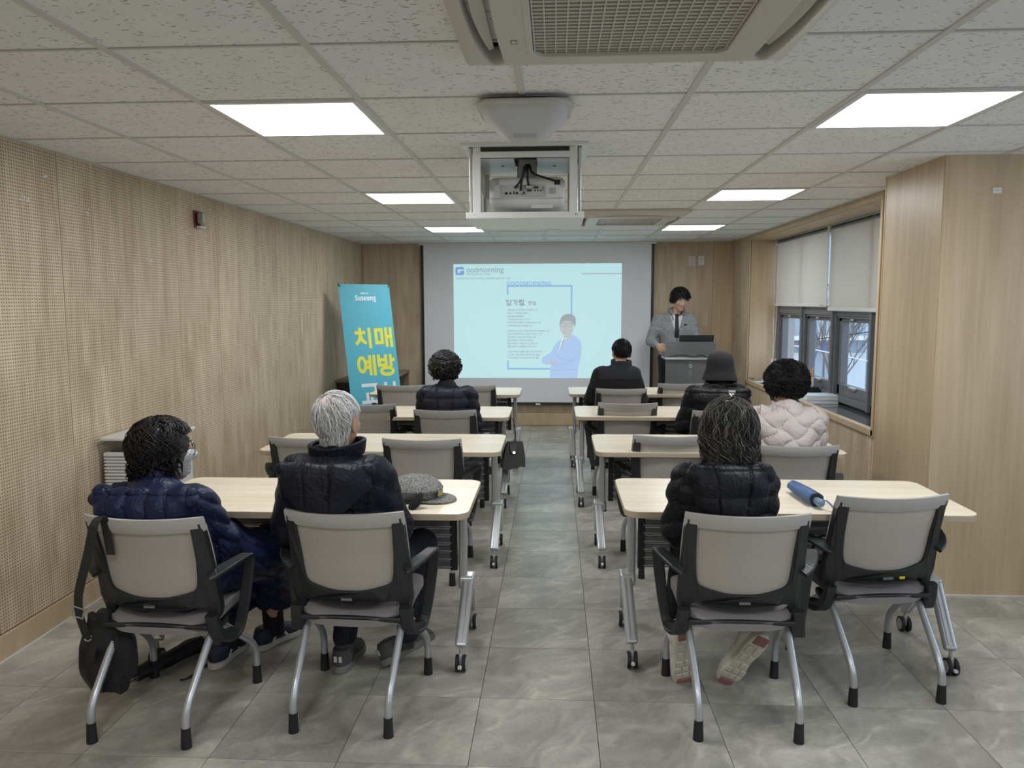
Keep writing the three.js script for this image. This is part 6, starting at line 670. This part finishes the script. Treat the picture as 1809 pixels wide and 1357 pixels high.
  // trousers and shoes
  if (!C.long) { const lg = []; for (const q of [-1, 1]) lg.push(uni(0.03, cap(J.hip(q), J.kn(q), 0.088, 0.07), cap(J.kn(q), [J.an(q)[0], J.an(q)[1] + 0.03, J.an(q)[2]], 0.068, 0.052))); const tf = (x, y, z) => smin(smin(lg[0](x, y, z), lg[1](x, y, z), 0.02), ell([0, 0.54, 0.01], [Math.min(0.17, bw), 0.085, 0.11])(x, y, z), 0.05) - (N3(x * 16, y * 16, z * 16 + 5) - 0.5) * 0.012; mesh(t, 'trousers', nets((x, y, z) => pressed(Math.max(tf(x, y, z), 0.11 - y), x, y, z), [-0.34, 0.09, -0.58], [0.34, 0.68, 0.2], 0.011), o.trousers); }
  for (const q of [0, 1]) { const S = o.shoes?.[q] ?? {}; const a = J.an(q ? 1 : -1); shoe(t, S.pos ?? [a[0], 0, a[2] - 0.05], S.rot ?? [0, 0, 0], o.shoeMats ?? DARKSHOE, S); }
  // hair and what the head wears
  const H = new THREE.Group(); H.name = 'head_cover'; t.add(H); H.position.set(hx, hy, hz); H.rotation.order = 'YXZ'; H.rotation.set(o.pitch ?? 0, o.yaw ?? 0, o.roll ?? 0);
  if (o.hair) mesh(H, 'hair', hair(o.hair), hairMat(o.hair + '_hair', o.hairRough ?? 0.42)); faceParts(H); (o.wear ?? (() => {}))(H, t, { J, px, sy, ny, hy, hx, hz, coatF }); return t;
}
const eyeMat = std('dark_iris', [0.02, 0.014, 0.01], 0.2), eyeWhite = std('eye_white', [0.7, 0.68, 0.65], 0.3), browMat = std('eyebrow', [0.02, 0.017, 0.015], 0.8);
function faceParts(H) { for (const q of [-1, 1]) { mesh(H, 'eye', merge([new THREE.SphereGeometry(0.0115, 14, 10).scale(1.1, 0.8, 1).translate(q * 0.031, 0.003, -0.0775)]), eyeWhite); mesh(H, 'iris', sph(0.0052, q * 0.031, 0.002, -0.0855, 10, 8), eyeMat); mesh(H, 'eyebrow', tube([[q * 0.016, 0.0275, -0.0965], [q * 0.032, 0.0325, -0.0935], [q * 0.048, 0.027, -0.083]], 0.0028, 8, 5), browMat); } }
function glasses(H, mat, r = 0.023) { mesh(H, 'glasses', merge([new THREE.TorusGeometry(r, 0.0018, 8, 28).translate(-0.033, 0.0, -0.107), new THREE.TorusGeometry(r, 0.0018, 8, 28).translate(0.033, 0.0, -0.107), tube([[-0.011, 0.006, -0.108], [0, 0.009, -0.111], [0.011, 0.006, -0.108]], 0.0016, 8, 6), ...[-1, 1].map((q) => tube([[q * 0.055, 0.006, -0.105], [q * 0.076, 0.008, -0.06], [q * 0.083, 0.01, 0.0], [q * 0.084, -0.004, 0.024]], 0.0016, 14, 6))]), mat); mesh(H, 'lenses', merge([-1, 1].map((q) => cyl(r, r, 0.001, 24).rotateX(PI / 2).translate(q * 0.033, 0, -0.107))), M.glass); }
function mask(H, mat, loop) { mesh(H, 'face_mask', nets((x, y, z) => Math.max(headField(x, y, z) - 0.006, -(headField(x, y, z) - 0.003), Math.abs(y + 0.052) - 0.052, z + 0.025 + (Math.abs(y + 0.05) > 0.045 ? 0.02 : 0), -9), [-0.1, -0.125, -0.135], [0.1, 0.01, -0.01], 0.0032), mat); mesh(H, 'ear_loop', merge([-1, 1].map((q) => tube([[q * 0.066, -0.012, -0.038], [q * 0.082, 0.012, 0.0], [q * 0.087, 0.016, 0.03], [q * 0.083, -0.03, 0.03], [q * 0.066, -0.085, -0.028]], 0.0018, 20, 5))), loop); }
const DARKSHOE = { upper: std('black_shoe', [0.012, 0.012, 0.013], 0.5), sole: M.rubber };
// ── quilting and hoods ──
const puffs = (v, p, e = 0.55) => Math.pow(Math.abs(Math.sin(PI * v / p)), e);
const baffles = (p, amp, ph = 0, lim = 9) => (x, y, z, onArm) => y > lim ? 0 : amp * (puffs((onArm ? y * 0.9 + Math.abs(x) * 0.25 - z * 0.25 : y + 0.02 * Math.sin(x * 9)) + ph, p) - 0.6);
const hoodShape = (o) => (px, sy, ny, hz) => { const w = o.w, hzo = o.out ?? 0.035, roll = cap([px - w, sy + o.up, 0.062 + hzo], [px + w, sy + o.up, 0.062 + hzo], o.roll), side = uni(0.03, cap([px - w, sy + o.up, 0.062 + hzo], [px - w * 0.62, ny - 0.02, -0.03], o.roll, o.roll * 0.5), cap([px + w, sy + o.up, 0.062 + hzo], [px + w * 0.62, ny - 0.02, -0.03], o.roll, o.roll * 0.5)), bag = uni(0.05, ell([px, sy + o.up - o.h * 0.42, 0.08 + hzo], [w * 0.92, o.h * 0.5, 0.042]), ell([px, sy + o.up - o.h * 0.72, 0.085 + hzo], [w * 0.5, o.h * 0.36, 0.042]), ell([px - w * 0.55, sy + o.up - o.h * 0.2, 0.072 + hzo], [w * 0.5, o.h * 0.3, 0.04]), ell([px + w * 0.55, sy + o.up - o.h * 0.2, 0.072 + hzo], [w * 0.5, o.h * 0.3, 0.04]));
  return (x, y, z) => { let d = smin(smin(bag(x, y, z), roll(x, y, z), o.seam ?? 0.008), side(x, y, z), 0.02); const u = x - px; d -= (o.q ? o.q(u, y - sy) : 0) + (N3(x * 15 + 4, y * 15, z * 15) - 0.5) * 0.012 * (o.calm ?? 1); if (o.vee) d = Math.max(d, (sy + o.up - o.h * 0.35 - y) * 0.75 + (Math.abs(u) - w * 0.95) * 0.7 - 0.004); for (const gx of o.cuts ?? []) d += 0.007 * Math.exp(-(((u - gx * (1 + (y - sy) * 1.2)) / 0.004) ** 2)); return d; }; };
const cloth = (name, rgb, rough, extra = {}) => std(name, rgb, rough, { bumpMap: tex(T.wrinkle, 0.6, 0.6), bumpScale: 0.0028, specularIntensity: 0.5, ...extra });
// ───────── the audience ─────────
{ // woman in the long navy coat
  const m = cloth('navy_quilted_nylon', [0.0105, 0.0155, 0.052], 0.42), sh = { upper: std('navy_sneaker', [0.02, 0.028, 0.06], 0.6), sole: std('off_white_sole', [0.55, 0.53, 0.5], 0.6), stripe: std('white_stripe', [0.6, 0.6, 0.6], 0.5), lace: M.white };
  seated({ label: 'woman in a long navy quilted coat with a face mask, sitting at far left', at: [CH.c1[0], CH.c1[1]], turn: CH.c1[2], seed: 3, top: 1.145, hairH: 0.132, head: [-0.055, -0.06], yaw: -0.92, hw: 0.262, px: -0.03, hair: 'bob',
    arms: [[[-0.225, 0.66, -0.05], [-0.12, 0.62, -0.3]], [[0.165, 0.655, -0.09], [0.08, 0.63, -0.33]]], knees: [[-0.05, 0.50, -0.42], [0.2, 0.50, -0.44]], ankles: [[0.02, 0.1, -0.46], [0.16, 0.1, -0.60]],
    coat: { name: 'long_coat', long: true, puff: 0.036, crease: 0.012, collar: 0, mat: m, quilt: (x, y, z, a) => a ? 0.012 * (puffs(y + Math.abs(x) * 0.5 - z * 0.4, 0.062) - 0.6) : y < 0.55 ? 0.009 * (puffs(y + x * 0.2 + z * 0.3, 0.1) - 0.6) : 0.011 * (puffs(y, 0.085) - 0.6), hood: hoodShape({ w: 0.17, up: 0.05, roll: 0.034, h: 0.23, out: 0.03, q: (u, v) => 0.012 * (puffs(u + 0.035 + v * 0.12, 0.074, 0.45) - 0.6) + 0.010 * (puffs(v + 0.02, 0.085, 0.45) - 0.6) }) },
    shoeMats: sh, shoes: [{ pos: [-0.0, 0, -0.45], rot: [0, -0.1, 0] }, { pos: [0.155, 0, -0.625], rot: [0, -0.45, 0] }],
    wear: (H, t) => { for (const [x, z] of [[0.02, -0.45], [0.16, -0.59]]) mesh(t, 'legging', cap2([x, 0.06, z], [x - 0.01, 0.34, z + 0.01], 0.047), std('black_legging', [0.006, 0.006, 0.008], 0.8)); glasses(H, M.black, 0.025); mask(H, std('white_mask', [0.66, 0.68, 0.72], 0.8), M.white); } });
}
{ // white-haired man
  const m = cloth('dark_navy_nylon', [0.0062, 0.008, 0.017], 0.5), sh = { upper: std('grey_trail_shoe', [0.085, 0.085, 0.085], 0.7), sole: std('grey_outsole', [0.2, 0.195, 0.185], 0.8), stripe: std('dark_overlay', [0.02, 0.02, 0.02], 0.6), tab: std('reflective_tab', [0.7, 0.7, 0.68], 0.3), lace: M.black };
  const p = seated({ label: 'white-haired man in a dark navy hooded jacket, seen from behind', at: [CH.c2[0], CH.c2[1]], turn: CH.c2[2], seed: 5, top: 1.243, hairH: 0.130, head: [-0.085, -0.03], yaw: -0.17, hw: 0.275, px: -0.07, hair: 'white', hairRough: 0.5,
    arms: [[[-0.275, 0.70, -0.03], [-0.15, 0.66, -0.3]], [[0.135, 0.70, -0.06], [0.04, 0.66, -0.33]]], knees: [[-0.12, 0.5, -0.42], [0.17, 0.52, -0.40]], ankles: [[-0.15, 0.1, -0.28], [0.12, 0.1, -0.34]],
    coat: { puff: 0.036, crease: 0.012, collar: 0.03, collarR: 0.078, mat: m, quilt: baffles(0.105, 0.006, 0.03), hood: hoodShape({ w: 0.168, up: 0.048, roll: 0.02, h: 0.22, seam: 0.003, cuts: [-0.07, 0.03], out: 0.068, calm: 0.35, vee: true }) }, trousers: cloth('navy_trousers', [0.013, 0.016, 0.03], 0.6),
    shoeMats: sh, shoes: [{ pos: [-0.15, 0, -0.33], rot: [0, -0.05, 0] }, { pos: [0.115, 0.035, -0.36], rot: [0.25, -0.85, 0.35] }],
    wear: (H, t, k) => { const sk = std('grey_sock', [0.06, 0.06, 0.062], 0.9); mesh(t, 'sock', cap2([-0.15, 0.06, -0.27], [-0.145, 0.2, -0.29], 0.042), sk); mesh(t, 'sock', cap2([0.105, 0.08, -0.33], [0.125, 0.2, -0.35], 0.042), sk);
      mesh(t, 'stand_collar', nets((x, y, z) => { const u = x - k.hx * 0.92, w = z - (k.hz * 0.6 + 0.012), R = Math.hypot(u * 0.9, w) - 0.088 - (y - k.ny) * 0.12, yy = y - (k.ny + 0.022 - w * 0.06 + Math.max(0, u) * 0.16); return Math.hypot(Math.max(Math.abs(R) - 0.003, 0), Math.max(Math.abs(yy) - 0.024, 0)) - 0.006; }, [k.hx - 0.16, k.ny - 0.06, -0.2], [k.hx + 0.16, k.ny + 0.12, 0.16], 0.006), m); } });
}
function cap2(a, b, r) { return sweep([V3(...a), V3(...a).lerp(V3(...b), 0.5), V3(...b)], () => r, 16, true); }
{ // grey-haired woman in a black puffer
  const m = cloth('black_puffer_nylon', [0.005, 0.0063, 0.0105], 0.5), pu = std('cream_rubber', [0.52, 0.49, 0.42], 0.7), rd = std('dusty_red_rubber', [0.27, 0.12, 0.11], 0.7), sh = { upper: std('white_sneaker', [0.66, 0.63, 0.58], 0.7), sole: std('cream_midsole', [0.58, 0.55, 0.49], 0.7), lace: M.white, inside: std('beige_lining', [0.5, 0.47, 0.42], 0.8) };
  seated({ label: 'grey wavy-haired woman in a black puffer jacket, nearest on the right', at: [CH.c3[0], CH.c3[1]], turn: CH.c3[2], seed: 7, top: 1.212, hairH: 0.128, head: [-0.028, -0.04], yaw: 0.05, pitch: -0.08, hw: 0.215, px: -0.055, hair: 'wavy', hairRough: 0.45,
    arms: [[[-0.205, 0.70, -0.06], [-0.12, 0.68, -0.32]], [[0.09, 0.70, -0.06], [0.04, 0.68, -0.32]]], ankles: [[-0.2, 0.24, -0.20], [0.17, 0.26, -0.20]], knees: [[-0.12, 0.5, -0.42], [0.13, 0.5, -0.42]],
    coat: { puff: 0.036, crease: 0.010, mat: m, quilt: baffles(0.075, 0.013, 0.02), hood: hoodShape({ w: 0.13, up: 0.062, roll: 0.03, h: 0.23, out: 0.036, q: (u, v) => 0.010 * (puffs(v + 0.015, 0.092, 0.45) - 0.6), cuts: [-0.055, 0.06] }) }, trousers: cloth('black_trousers', [0.006, 0.006, 0.008], 0.8),
    shoeMats: sh, shoes: [{ pos: [-0.17, 0.135, -0.13], rot: [-1.2, -0.06, 0.25], scale: 1.12, tread: [pu, rd] }, { pos: [0.07, 0.132, -0.12], rot: [-1.2, 0.48, 0], scale: 1.12, tread: [pu, rd] }] });
}
{ // woman in the pale pink jacket
  const m = cloth('pale_pink_quilt', [0.63, 0.555, 0.53], 0.6), dia = (x, y, z, a) => { const p = 0.105, u = (a ? z * 1.1 + x * 0.4 : x) / p, v = (y + 0.012 * Math.sin(x * 40)) / 0.075; const q = Math.abs(Math.sin(PI * (u + v) * 0.5 * 1.25)) * Math.abs(Math.sin(PI * (u - v) * 0.5 * 1.25)); return 0.016 * (Math.pow(q, 0.42) - 0.55); };
  seated({ label: 'curly black-haired woman in a pale pink quilted jacket', at: [CH.D[0], CH.D[1]], seed: 11, top: 1.262, hairH: 0.135, head: [-0.01, -0.02], yaw: 0.35, hw: 0.235, px: -0.015, hair: 'afro', hairRough: 0.8, cell: 0.0075,
    arms: [[[-0.185, 0.70, -0.05], [-0.12, 0.66, -0.3]], [[0.16, 0.69, -0.06], [0.1, 0.66, -0.32]]], coat: { puff: 0.03, crease: 0.008, mat: m, quilt: dia, collar: 0.02, collarR: 0.07 }, trousers: cloth('dark_trousers', [0.01, 0.01, 0.012], 0.8), wear: (H) => mask(H, std('black_mask', [0.012, 0.012, 0.012], 0.8), M.black) });
}
const logoTex = canvasTex(256, 200, (c) => { c.clearRect(0, 0, 256, 200); c.fillStyle = '#fff'; c.beginPath(); c.moveTo(30, 132); c.lineTo(72, 108); c.lineTo(86, 132); c.closePath(); c.fill(); c.beginPath(); c.moveTo(84, 80); c.lineTo(124, 57); c.lineTo(168, 132); c.lineTo(115, 132); c.closePath(); c.fill(); c.beginPath(); c.moveTo(137, 28); c.lineTo(177, 4); c.lineTo(251, 132); c.lineTo(197, 132); c.closePath(); c.fill(); c.font = 'bold 66px sans-serif'; c.fillText('adidas', 30, 192, 222); });
function patch(t, F, cx, cy, w, h, mat, name, flip, zs = 0.3, dir = -1) {   // a print laid onto the cloth
  const nx = 14, ny = 10, pos = [], uv = [], idx = []; for (let j = 0; j <= ny; j++) for (let i = 0; i <= nx; i++) { const x = cx + (i / nx - 0.5) * w, y = cy + (j / ny - 0.5) * h; let z = zs; for (let k = 0; k < 40; k++) { const d = F(x, y, z); z += dir * Math.max(d, 0) * 0.8; if (d < 0.0015) break; } pos.push(x, y, z - dir * 0.002); uv.push(flip ? 1 - i / nx : i / nx, flip ? 1 - j / ny : j / ny); } for (let j = 0; j < ny; j++) for (let i = 0; i < nx; i++) { const a = j * (nx + 1) + i, b = a + nx + 1; idx.push(a, a + 1, b, b, a + 1, b + 1); } const g = new THREE.BufferGeometry(); g.setAttribute('position', new THREE.Float32BufferAttribute(pos, 3)); g.setAttribute('uv', new THREE.Float32BufferAttribute(uv, 2)); g.setIndex(idx); g.computeVertexNormals(); return mesh(t, name, g, mat);
}
{ // person in the bucket hat
  const m = cloth('black_down_nylon', [0.0045, 0.005, 0.0078], 0.5), felt = std('charcoal_wool', [0.022, 0.023, 0.027], 0.95, { bumpMap: tex(T.fabric, 6, 6), bumpScale: 0.0015 });
  const hood = hoodShape({ w: 0.19, up: 0.035, roll: 0.03, h: 0.18, out: 0.03, q: (u, v) => 0.009 * (puffs(v + 0.05, 0.085, 0.5) - 0.6) });
  seated({ label: 'person in a charcoal bucket hat and black padded jacket with a small white logo', at: [CH.H[0], CH.H[1]], seed: 13, top: 1.215, hairH: 0.12, head: [0.0, -0.02], hw: 0.285, px: -0.03, hair: 'cropped', arms: [[[-0.24, 0.69, -0.05], [-0.16, 0.66, -0.3]], [[0.18, 0.70, -0.06], [0.12, 0.66, -0.32]]],
    coat: { puff: 0.04, crease: 0.010, mat: m, quilt: baffles(0.09, 0.012), collar: 0.03, collarR: 0.1, hood }, trousers: cloth('black_slacks', [0.008, 0.008, 0.01], 0.8),
    wear: (H, t, k) => { const lg = new THREE.LatheGeometry([[0.0, 0.122], [0.03, 0.121], [0.058, 0.115], [0.08, 0.101], [0.093, 0.078], [0.099, 0.048], [0.102, 0.012], [0.105, -0.01], [0.112, -0.03], [0.121, -0.052], [0.13, -0.078], [0.126, -0.081], [0.106, -0.02], [0.1, 0.0]].map(([a, b]) => new THREE.Vector2(a, b)), 44); warp(lg, (v) => { v.z *= 1.06; v.x *= 0.97; v.y += 0.012 * (N3(v.x * 22, v.y * 22, v.z * 22) - 0.5); }); mesh(H, 'bucket_hat', uvBox(lg, 0.2).translate(0, 0.008, 0.01), felt); mesh(H, 'hat_seam', new THREE.TorusGeometry(0.1075, 0.002, 6, 44).rotateX(PI / 2).translate(0, -0.004, 0.01), felt);
      const hf = hood(k.px, k.sy, k.ny, k.hz); patch(t, (x, y, z) => Math.min(hf(x, y, z), k.coatF(x, y, z)), 0.052, k.sy + 0.035, 0.06, 0.045, std('white_logo_print', [0.8, 0.8, 0.8], 0.5, { map: logoTex, alphaMap: logoTex, transparent: true }), 'logo', true); } });
}
{ // curly-haired woman in a dark puffer
  const m = cloth('slate_puffer_nylon', [0.017, 0.019, 0.031], 0.55);
  seated({ label: 'black curly-haired woman in a dark slate hooded puffer, third row left', at: [CH.F[0], CH.F[1]], seed: 17, top: 1.224, hairH: 0.135, head: [-0.02, -0.03], yaw: -0.25, hw: 0.24, px: 0.0, hair: 'curly', arms: [[[-0.175, 0.69, -0.05], [-0.12, 0.66, -0.3]], [[0.175, 0.69, -0.05], [0.1, 0.66, -0.3]]],
    coat: { puff: 0.034, crease: 0.009, mat: m, quilt: baffles(0.07, 0.012), hood: hoodShape({ w: 0.15, up: 0.045, roll: 0.03, h: 0.25, out: 0.03, q: (u, v) => 0.009 * (puffs(v, 0.07, 0.5) - 0.6), cuts: [-0.055, 0.06] }) }, trousers: cloth('dark_slacks', [0.01, 0.01, 0.013], 0.8) });
}
{ // man in the black fleece
  const m = new THREE.MeshPhysicalMaterial({ vertexColors: true, roughness: 0.9, bumpMap: tex(T.fabric, 3, 3), bumpScale: 0.0008 }); m.name = 'black_fleece_cloth';
  seated({ label: 'short-haired man in a black fleece jacket with dark yoke, fourth row right', at: [CH.K[0], CH.K[1]], seed: 19, top: 1.252, hairH: 0.127, head: [0.012, -0.03], yaw: 0.3, hw: 0.29, px: -0.03, hair: 'short', arms: [[[-0.255, 0.70, -0.06], [-0.16, 0.68, -0.32]], [[0.195, 0.69, -0.06], [0.14, 0.68, -0.32]]],
    coat: { puff: 0.026, crease: 0.008, mat: m, collar: 0.045, collarR: 0.08, color2: (x, y, z, sy) => (y > sy - 0.03 + 0.25 * x * x * -1 && Math.abs(x) < 0.2 ? [0.018, 0.02, 0.027] : [0.0055, 0.0055, 0.0065]) }, trousers: cloth('black_jeans', [0.009, 0.009, 0.011], 0.8) });
}
// ───────── the presenter, standing behind the lectern and facing the room ─────────
{
  const t = thing('person', 'standing man in a grey zip jacket, glasses and black tie beside the lectern', 'person', [1.42, 0, -9.3], PI), q = PI; // local -z points to the camera
  const hx = -0.045, hy = 1.605, hz = -0.09, sy = 1.375, ny = 1.455; const L = { shR: [0.185, sy, 0.0], elR: [0.275, 1.12, 0.0], wrR: [0.215, 1.075, -0.22], shL: [-0.185, sy, 0], elL: [-0.25, 1.13, -0.05], wrL: [-0.25, 1.07, -0.30] };
  const hip = (s) => [s * 0.09, 0.9, 0.02], kn = (s) => [s * 0.095, 0.5, 0.0], an = (s) => [s * 0.10, 0.09, 0.03];
  const bodyF = uni(0.04, ell([0, 1.25, 0.01], [0.16, 0.2, 0.095]), ell([0, 0.98, 0.02], [0.145, 0.18, 0.095]), cap([0, 1.39, 0.005], [hx, hy - 0.06, hz + 0.03], 0.055, 0.05), cap(L.shR, L.elR, 0.045, 0.038), cap(L.elR, L.wrR, 0.036, 0.025), cap(L.shL, L.elL, 0.045, 0.038), cap(L.elL, L.wrL, 0.036, 0.025), ...[-1, 1].flatMap((s) => [cap(hip(s), kn(s), 0.075, 0.052), cap(kn(s), an(s), 0.048, 0.034)]));
  const E = new THREE.Euler(-0.30, 0.26, 0, 'YXZ'), hm = new THREE.Matrix4().makeRotationFromEuler(E), parts = [nets(bodyF, [-0.42, 0.03, -0.4], [0.42, hy, 0.2], 0.014, () => SKIN), headGeometry().clone().applyMatrix4(hm).translate(hx, hy, hz)];
  { const m = new THREE.Matrix4().makeBasis(V3(-0.1, -0.95, 0.2).normalize(), V3(0.85, 0.0, 0.3).normalize(), V3(0.3, 0.3, 0.9).normalize()); const dir = V3(-0.25, -0.35, -0.9).normalize(), mm = new THREE.Matrix4().lookAt(V3(), dir, V3(0.9, 0.35, 0)); parts.push(handGeometry(false).applyMatrix4(mm).translate(...L.wrR)); const m2 = new THREE.Matrix4().lookAt(V3(), V3(0.2, -0.2, -1).normalize(), V3(0, 1, 0)); parts.push(handGeometry(true).applyMatrix4(m2).translate(...L.wrL)); }
  mesh(t, 'body', mergeSkin(parts), skinMat);
  const torso = uni(0.06, cap([-0.14, sy + 0.005, 0.005], [0.14, sy + 0.005, 0.005], 0.062), ell([0, 1.24, 0.005], [0.19, 0.2, 0.125]), ell([0, 1.02, 0.015], [0.185, 0.22, 0.13]), cap([0, 1.38, 0.01], [hx * 0.5, 1.46, -0.01], 0.09, 0.082)), arms = uni(0.001, uni(0.03, cap(L.shR, L.elR, 0.07, 0.06), cap(L.elR, [0.225, 1.08, -0.19], 0.058, 0.045)), uni(0.03, cap(L.shL, L.elL, 0.07, 0.06), cap(L.elL, L.wrL, 0.058, 0.045)));
  const neckHole = cap([hx * 0.5, 1.44, -0.03], [hx, 1.62, hz], 0.062, 0.075);
  const jf = (x, y, z) => { let d = smin(torso(x, y, z), arms(x, y, z), 0.03); d -= (N3(x * 11, y * 9, z * 11) - 0.5) * 0.022 + (N3(x * 30, y * 24, z * 30) - 0.5) * 0.006; d = -smin(-d, neckHole(x, y, z), 0.01); const v = (y - 1.17) * 0.30; if (z < -0.02 && y > 1.1) { const open = Math.max(Math.abs(x + 0.015) - Math.max(v, -0.02), -(z + 0.02) * 0 + z + 0.0); d = Math.max(d, -open); } return Math.max(d, 0.88 + 0.02 * x - y); };
  mesh(t, 'jacket', nets(jf, [-0.42, 0.84, -0.42], [0.42, 1.56, 0.22], 0.0085), std('heather_grey_knit', [1, 1, 1], 0.95, { map: tex(T.heather, 1.3, 1.3), bumpMap: tex(T.fabric, 3, 3), bumpScale: 0.001 }));
  mesh(t, 'shirt', nets((x, y, z) => Math.max(-smin(-(torso(x, y, z) + 0.014), cap([hx * 0.5, 1.45, -0.03], [hx, 1.62, hz], 0.056, 0.06)(x, y, z), 0.008), 0.95 - y), [-0.25, 0.93, -0.2], [0.25, 1.5, 0.18], 0.01), std('pale_shirt', [0.62, 0.64, 0.70], 0.8));
  const front = (x, y) => { let z = -0.3; for (let k = 0; k < 60; k++) { const d = torso(x, y, z) + 0.014; z += Math.max(d, 0) * 0.8; if (d < 0.001) break; } return z - 0.006; };
  mesh(t, 'tie', strap([[-0.018, 1.442, front(-0.018, 1.43) - 0.004], [-0.015, 1.40, front(-0.015, 1.40)], [-0.015, 1.32, front(-0.015, 1.32)], [-0.015, 1.24, front(-0.015, 1.24)], [-0.015, 1.16, front(-0.015, 1.16)]], 0.055, 0.009, 24, V3(1, 0, 0), (u) => u < 0.1 ? 0.75 : lerp(0.6, 1.05, u)), std('black_tie', [0.008, 0.008, 0.01], 0.6));
  mesh(t, 'zip', tube([1.16, 1.1, 1.02, 0.95, 0.89].map((y) => [-0.015, y, (() => { let z = -0.3; for (let k = 0; k < 60; k++) { const d = jf(-0.015, y + 0.002, z); z += Math.max(d, 0) * 0.8; if (d < 0.001) break; } return z - 0.001; })()]), 0.0045, 20, 6), M.black);
  patch(t, jf, -0.115, 1.315, 0.042, 0.022, M.black, 'chest_badge', false, -0.35, 1);
  for (const s of [-1, 1]) mesh(t, 'collar', nets((x, y, z) => { const u = s * (x - hx * 0.5), a = Math.hypot(u - 0.0, z + 0.015) - 0.088, yy = y - 1.47 - 0.02 * clamp(-z * 5, -1, 1) * -1; return Math.max(Math.hypot(Math.max(Math.abs(a) - 0.004, 0), Math.max(Math.abs(yy) - 0.03, 0)) - 0.006, -u + 0.012, -(z + 0.075)); }, [-0.14, 1.39, -0.14], [0.14, 1.53, 0.12], 0.0065), std('collar_knit', [0.2, 0.21, 0.215], 0.9));
  const tf = uni(0.04, ell([0, 0.93, 0.02], [0.17, 0.11, 0.125]), ...[-1, 1].map((s) => uni(0.03, cap(hip(s), kn(s), 0.092, 0.075), cap(kn(s), an(s), 0.072, 0.062)))); mesh(t, 'trousers', nets((x, y, z) => Math.max(tf(x, y, z) - (N3(x * 13, y * 13, z * 13) - 0.5) * 0.014, 0.05 - y), [-0.26, 0.03, -0.2], [0.26, 1.06, 0.22], 0.011), cloth('charcoal_trousers', [0.014, 0.015, 0.018], 0.7));
  for (const s of [-1, 1]) shoe(t, [s * 0.105, 0, -0.03], [0, -s * 0.12, 0], DARKSHOE);
  const H = new THREE.Group(); H.name = 'head_cover'; t.add(H); H.position.set(hx, hy, hz); H.rotation.copy(E); mesh(H, 'hair', hair('tousled'), hairMat('tousled_hair', 0.4)); faceParts(H); glasses(H, M.steel, 0.021);
  mesh(t, 'lanyard', tube([[hx + 0.075, 1.50, -0.01], [hx + 0.088, 1.46, -0.06], [hx + 0.085, 1.42, -0.11], [hx + 0.07, 1.37, front(0.03, 1.37) - 0.012]], 0.004, 16, 6), M.black);
}
renderer.render(scene, camera);
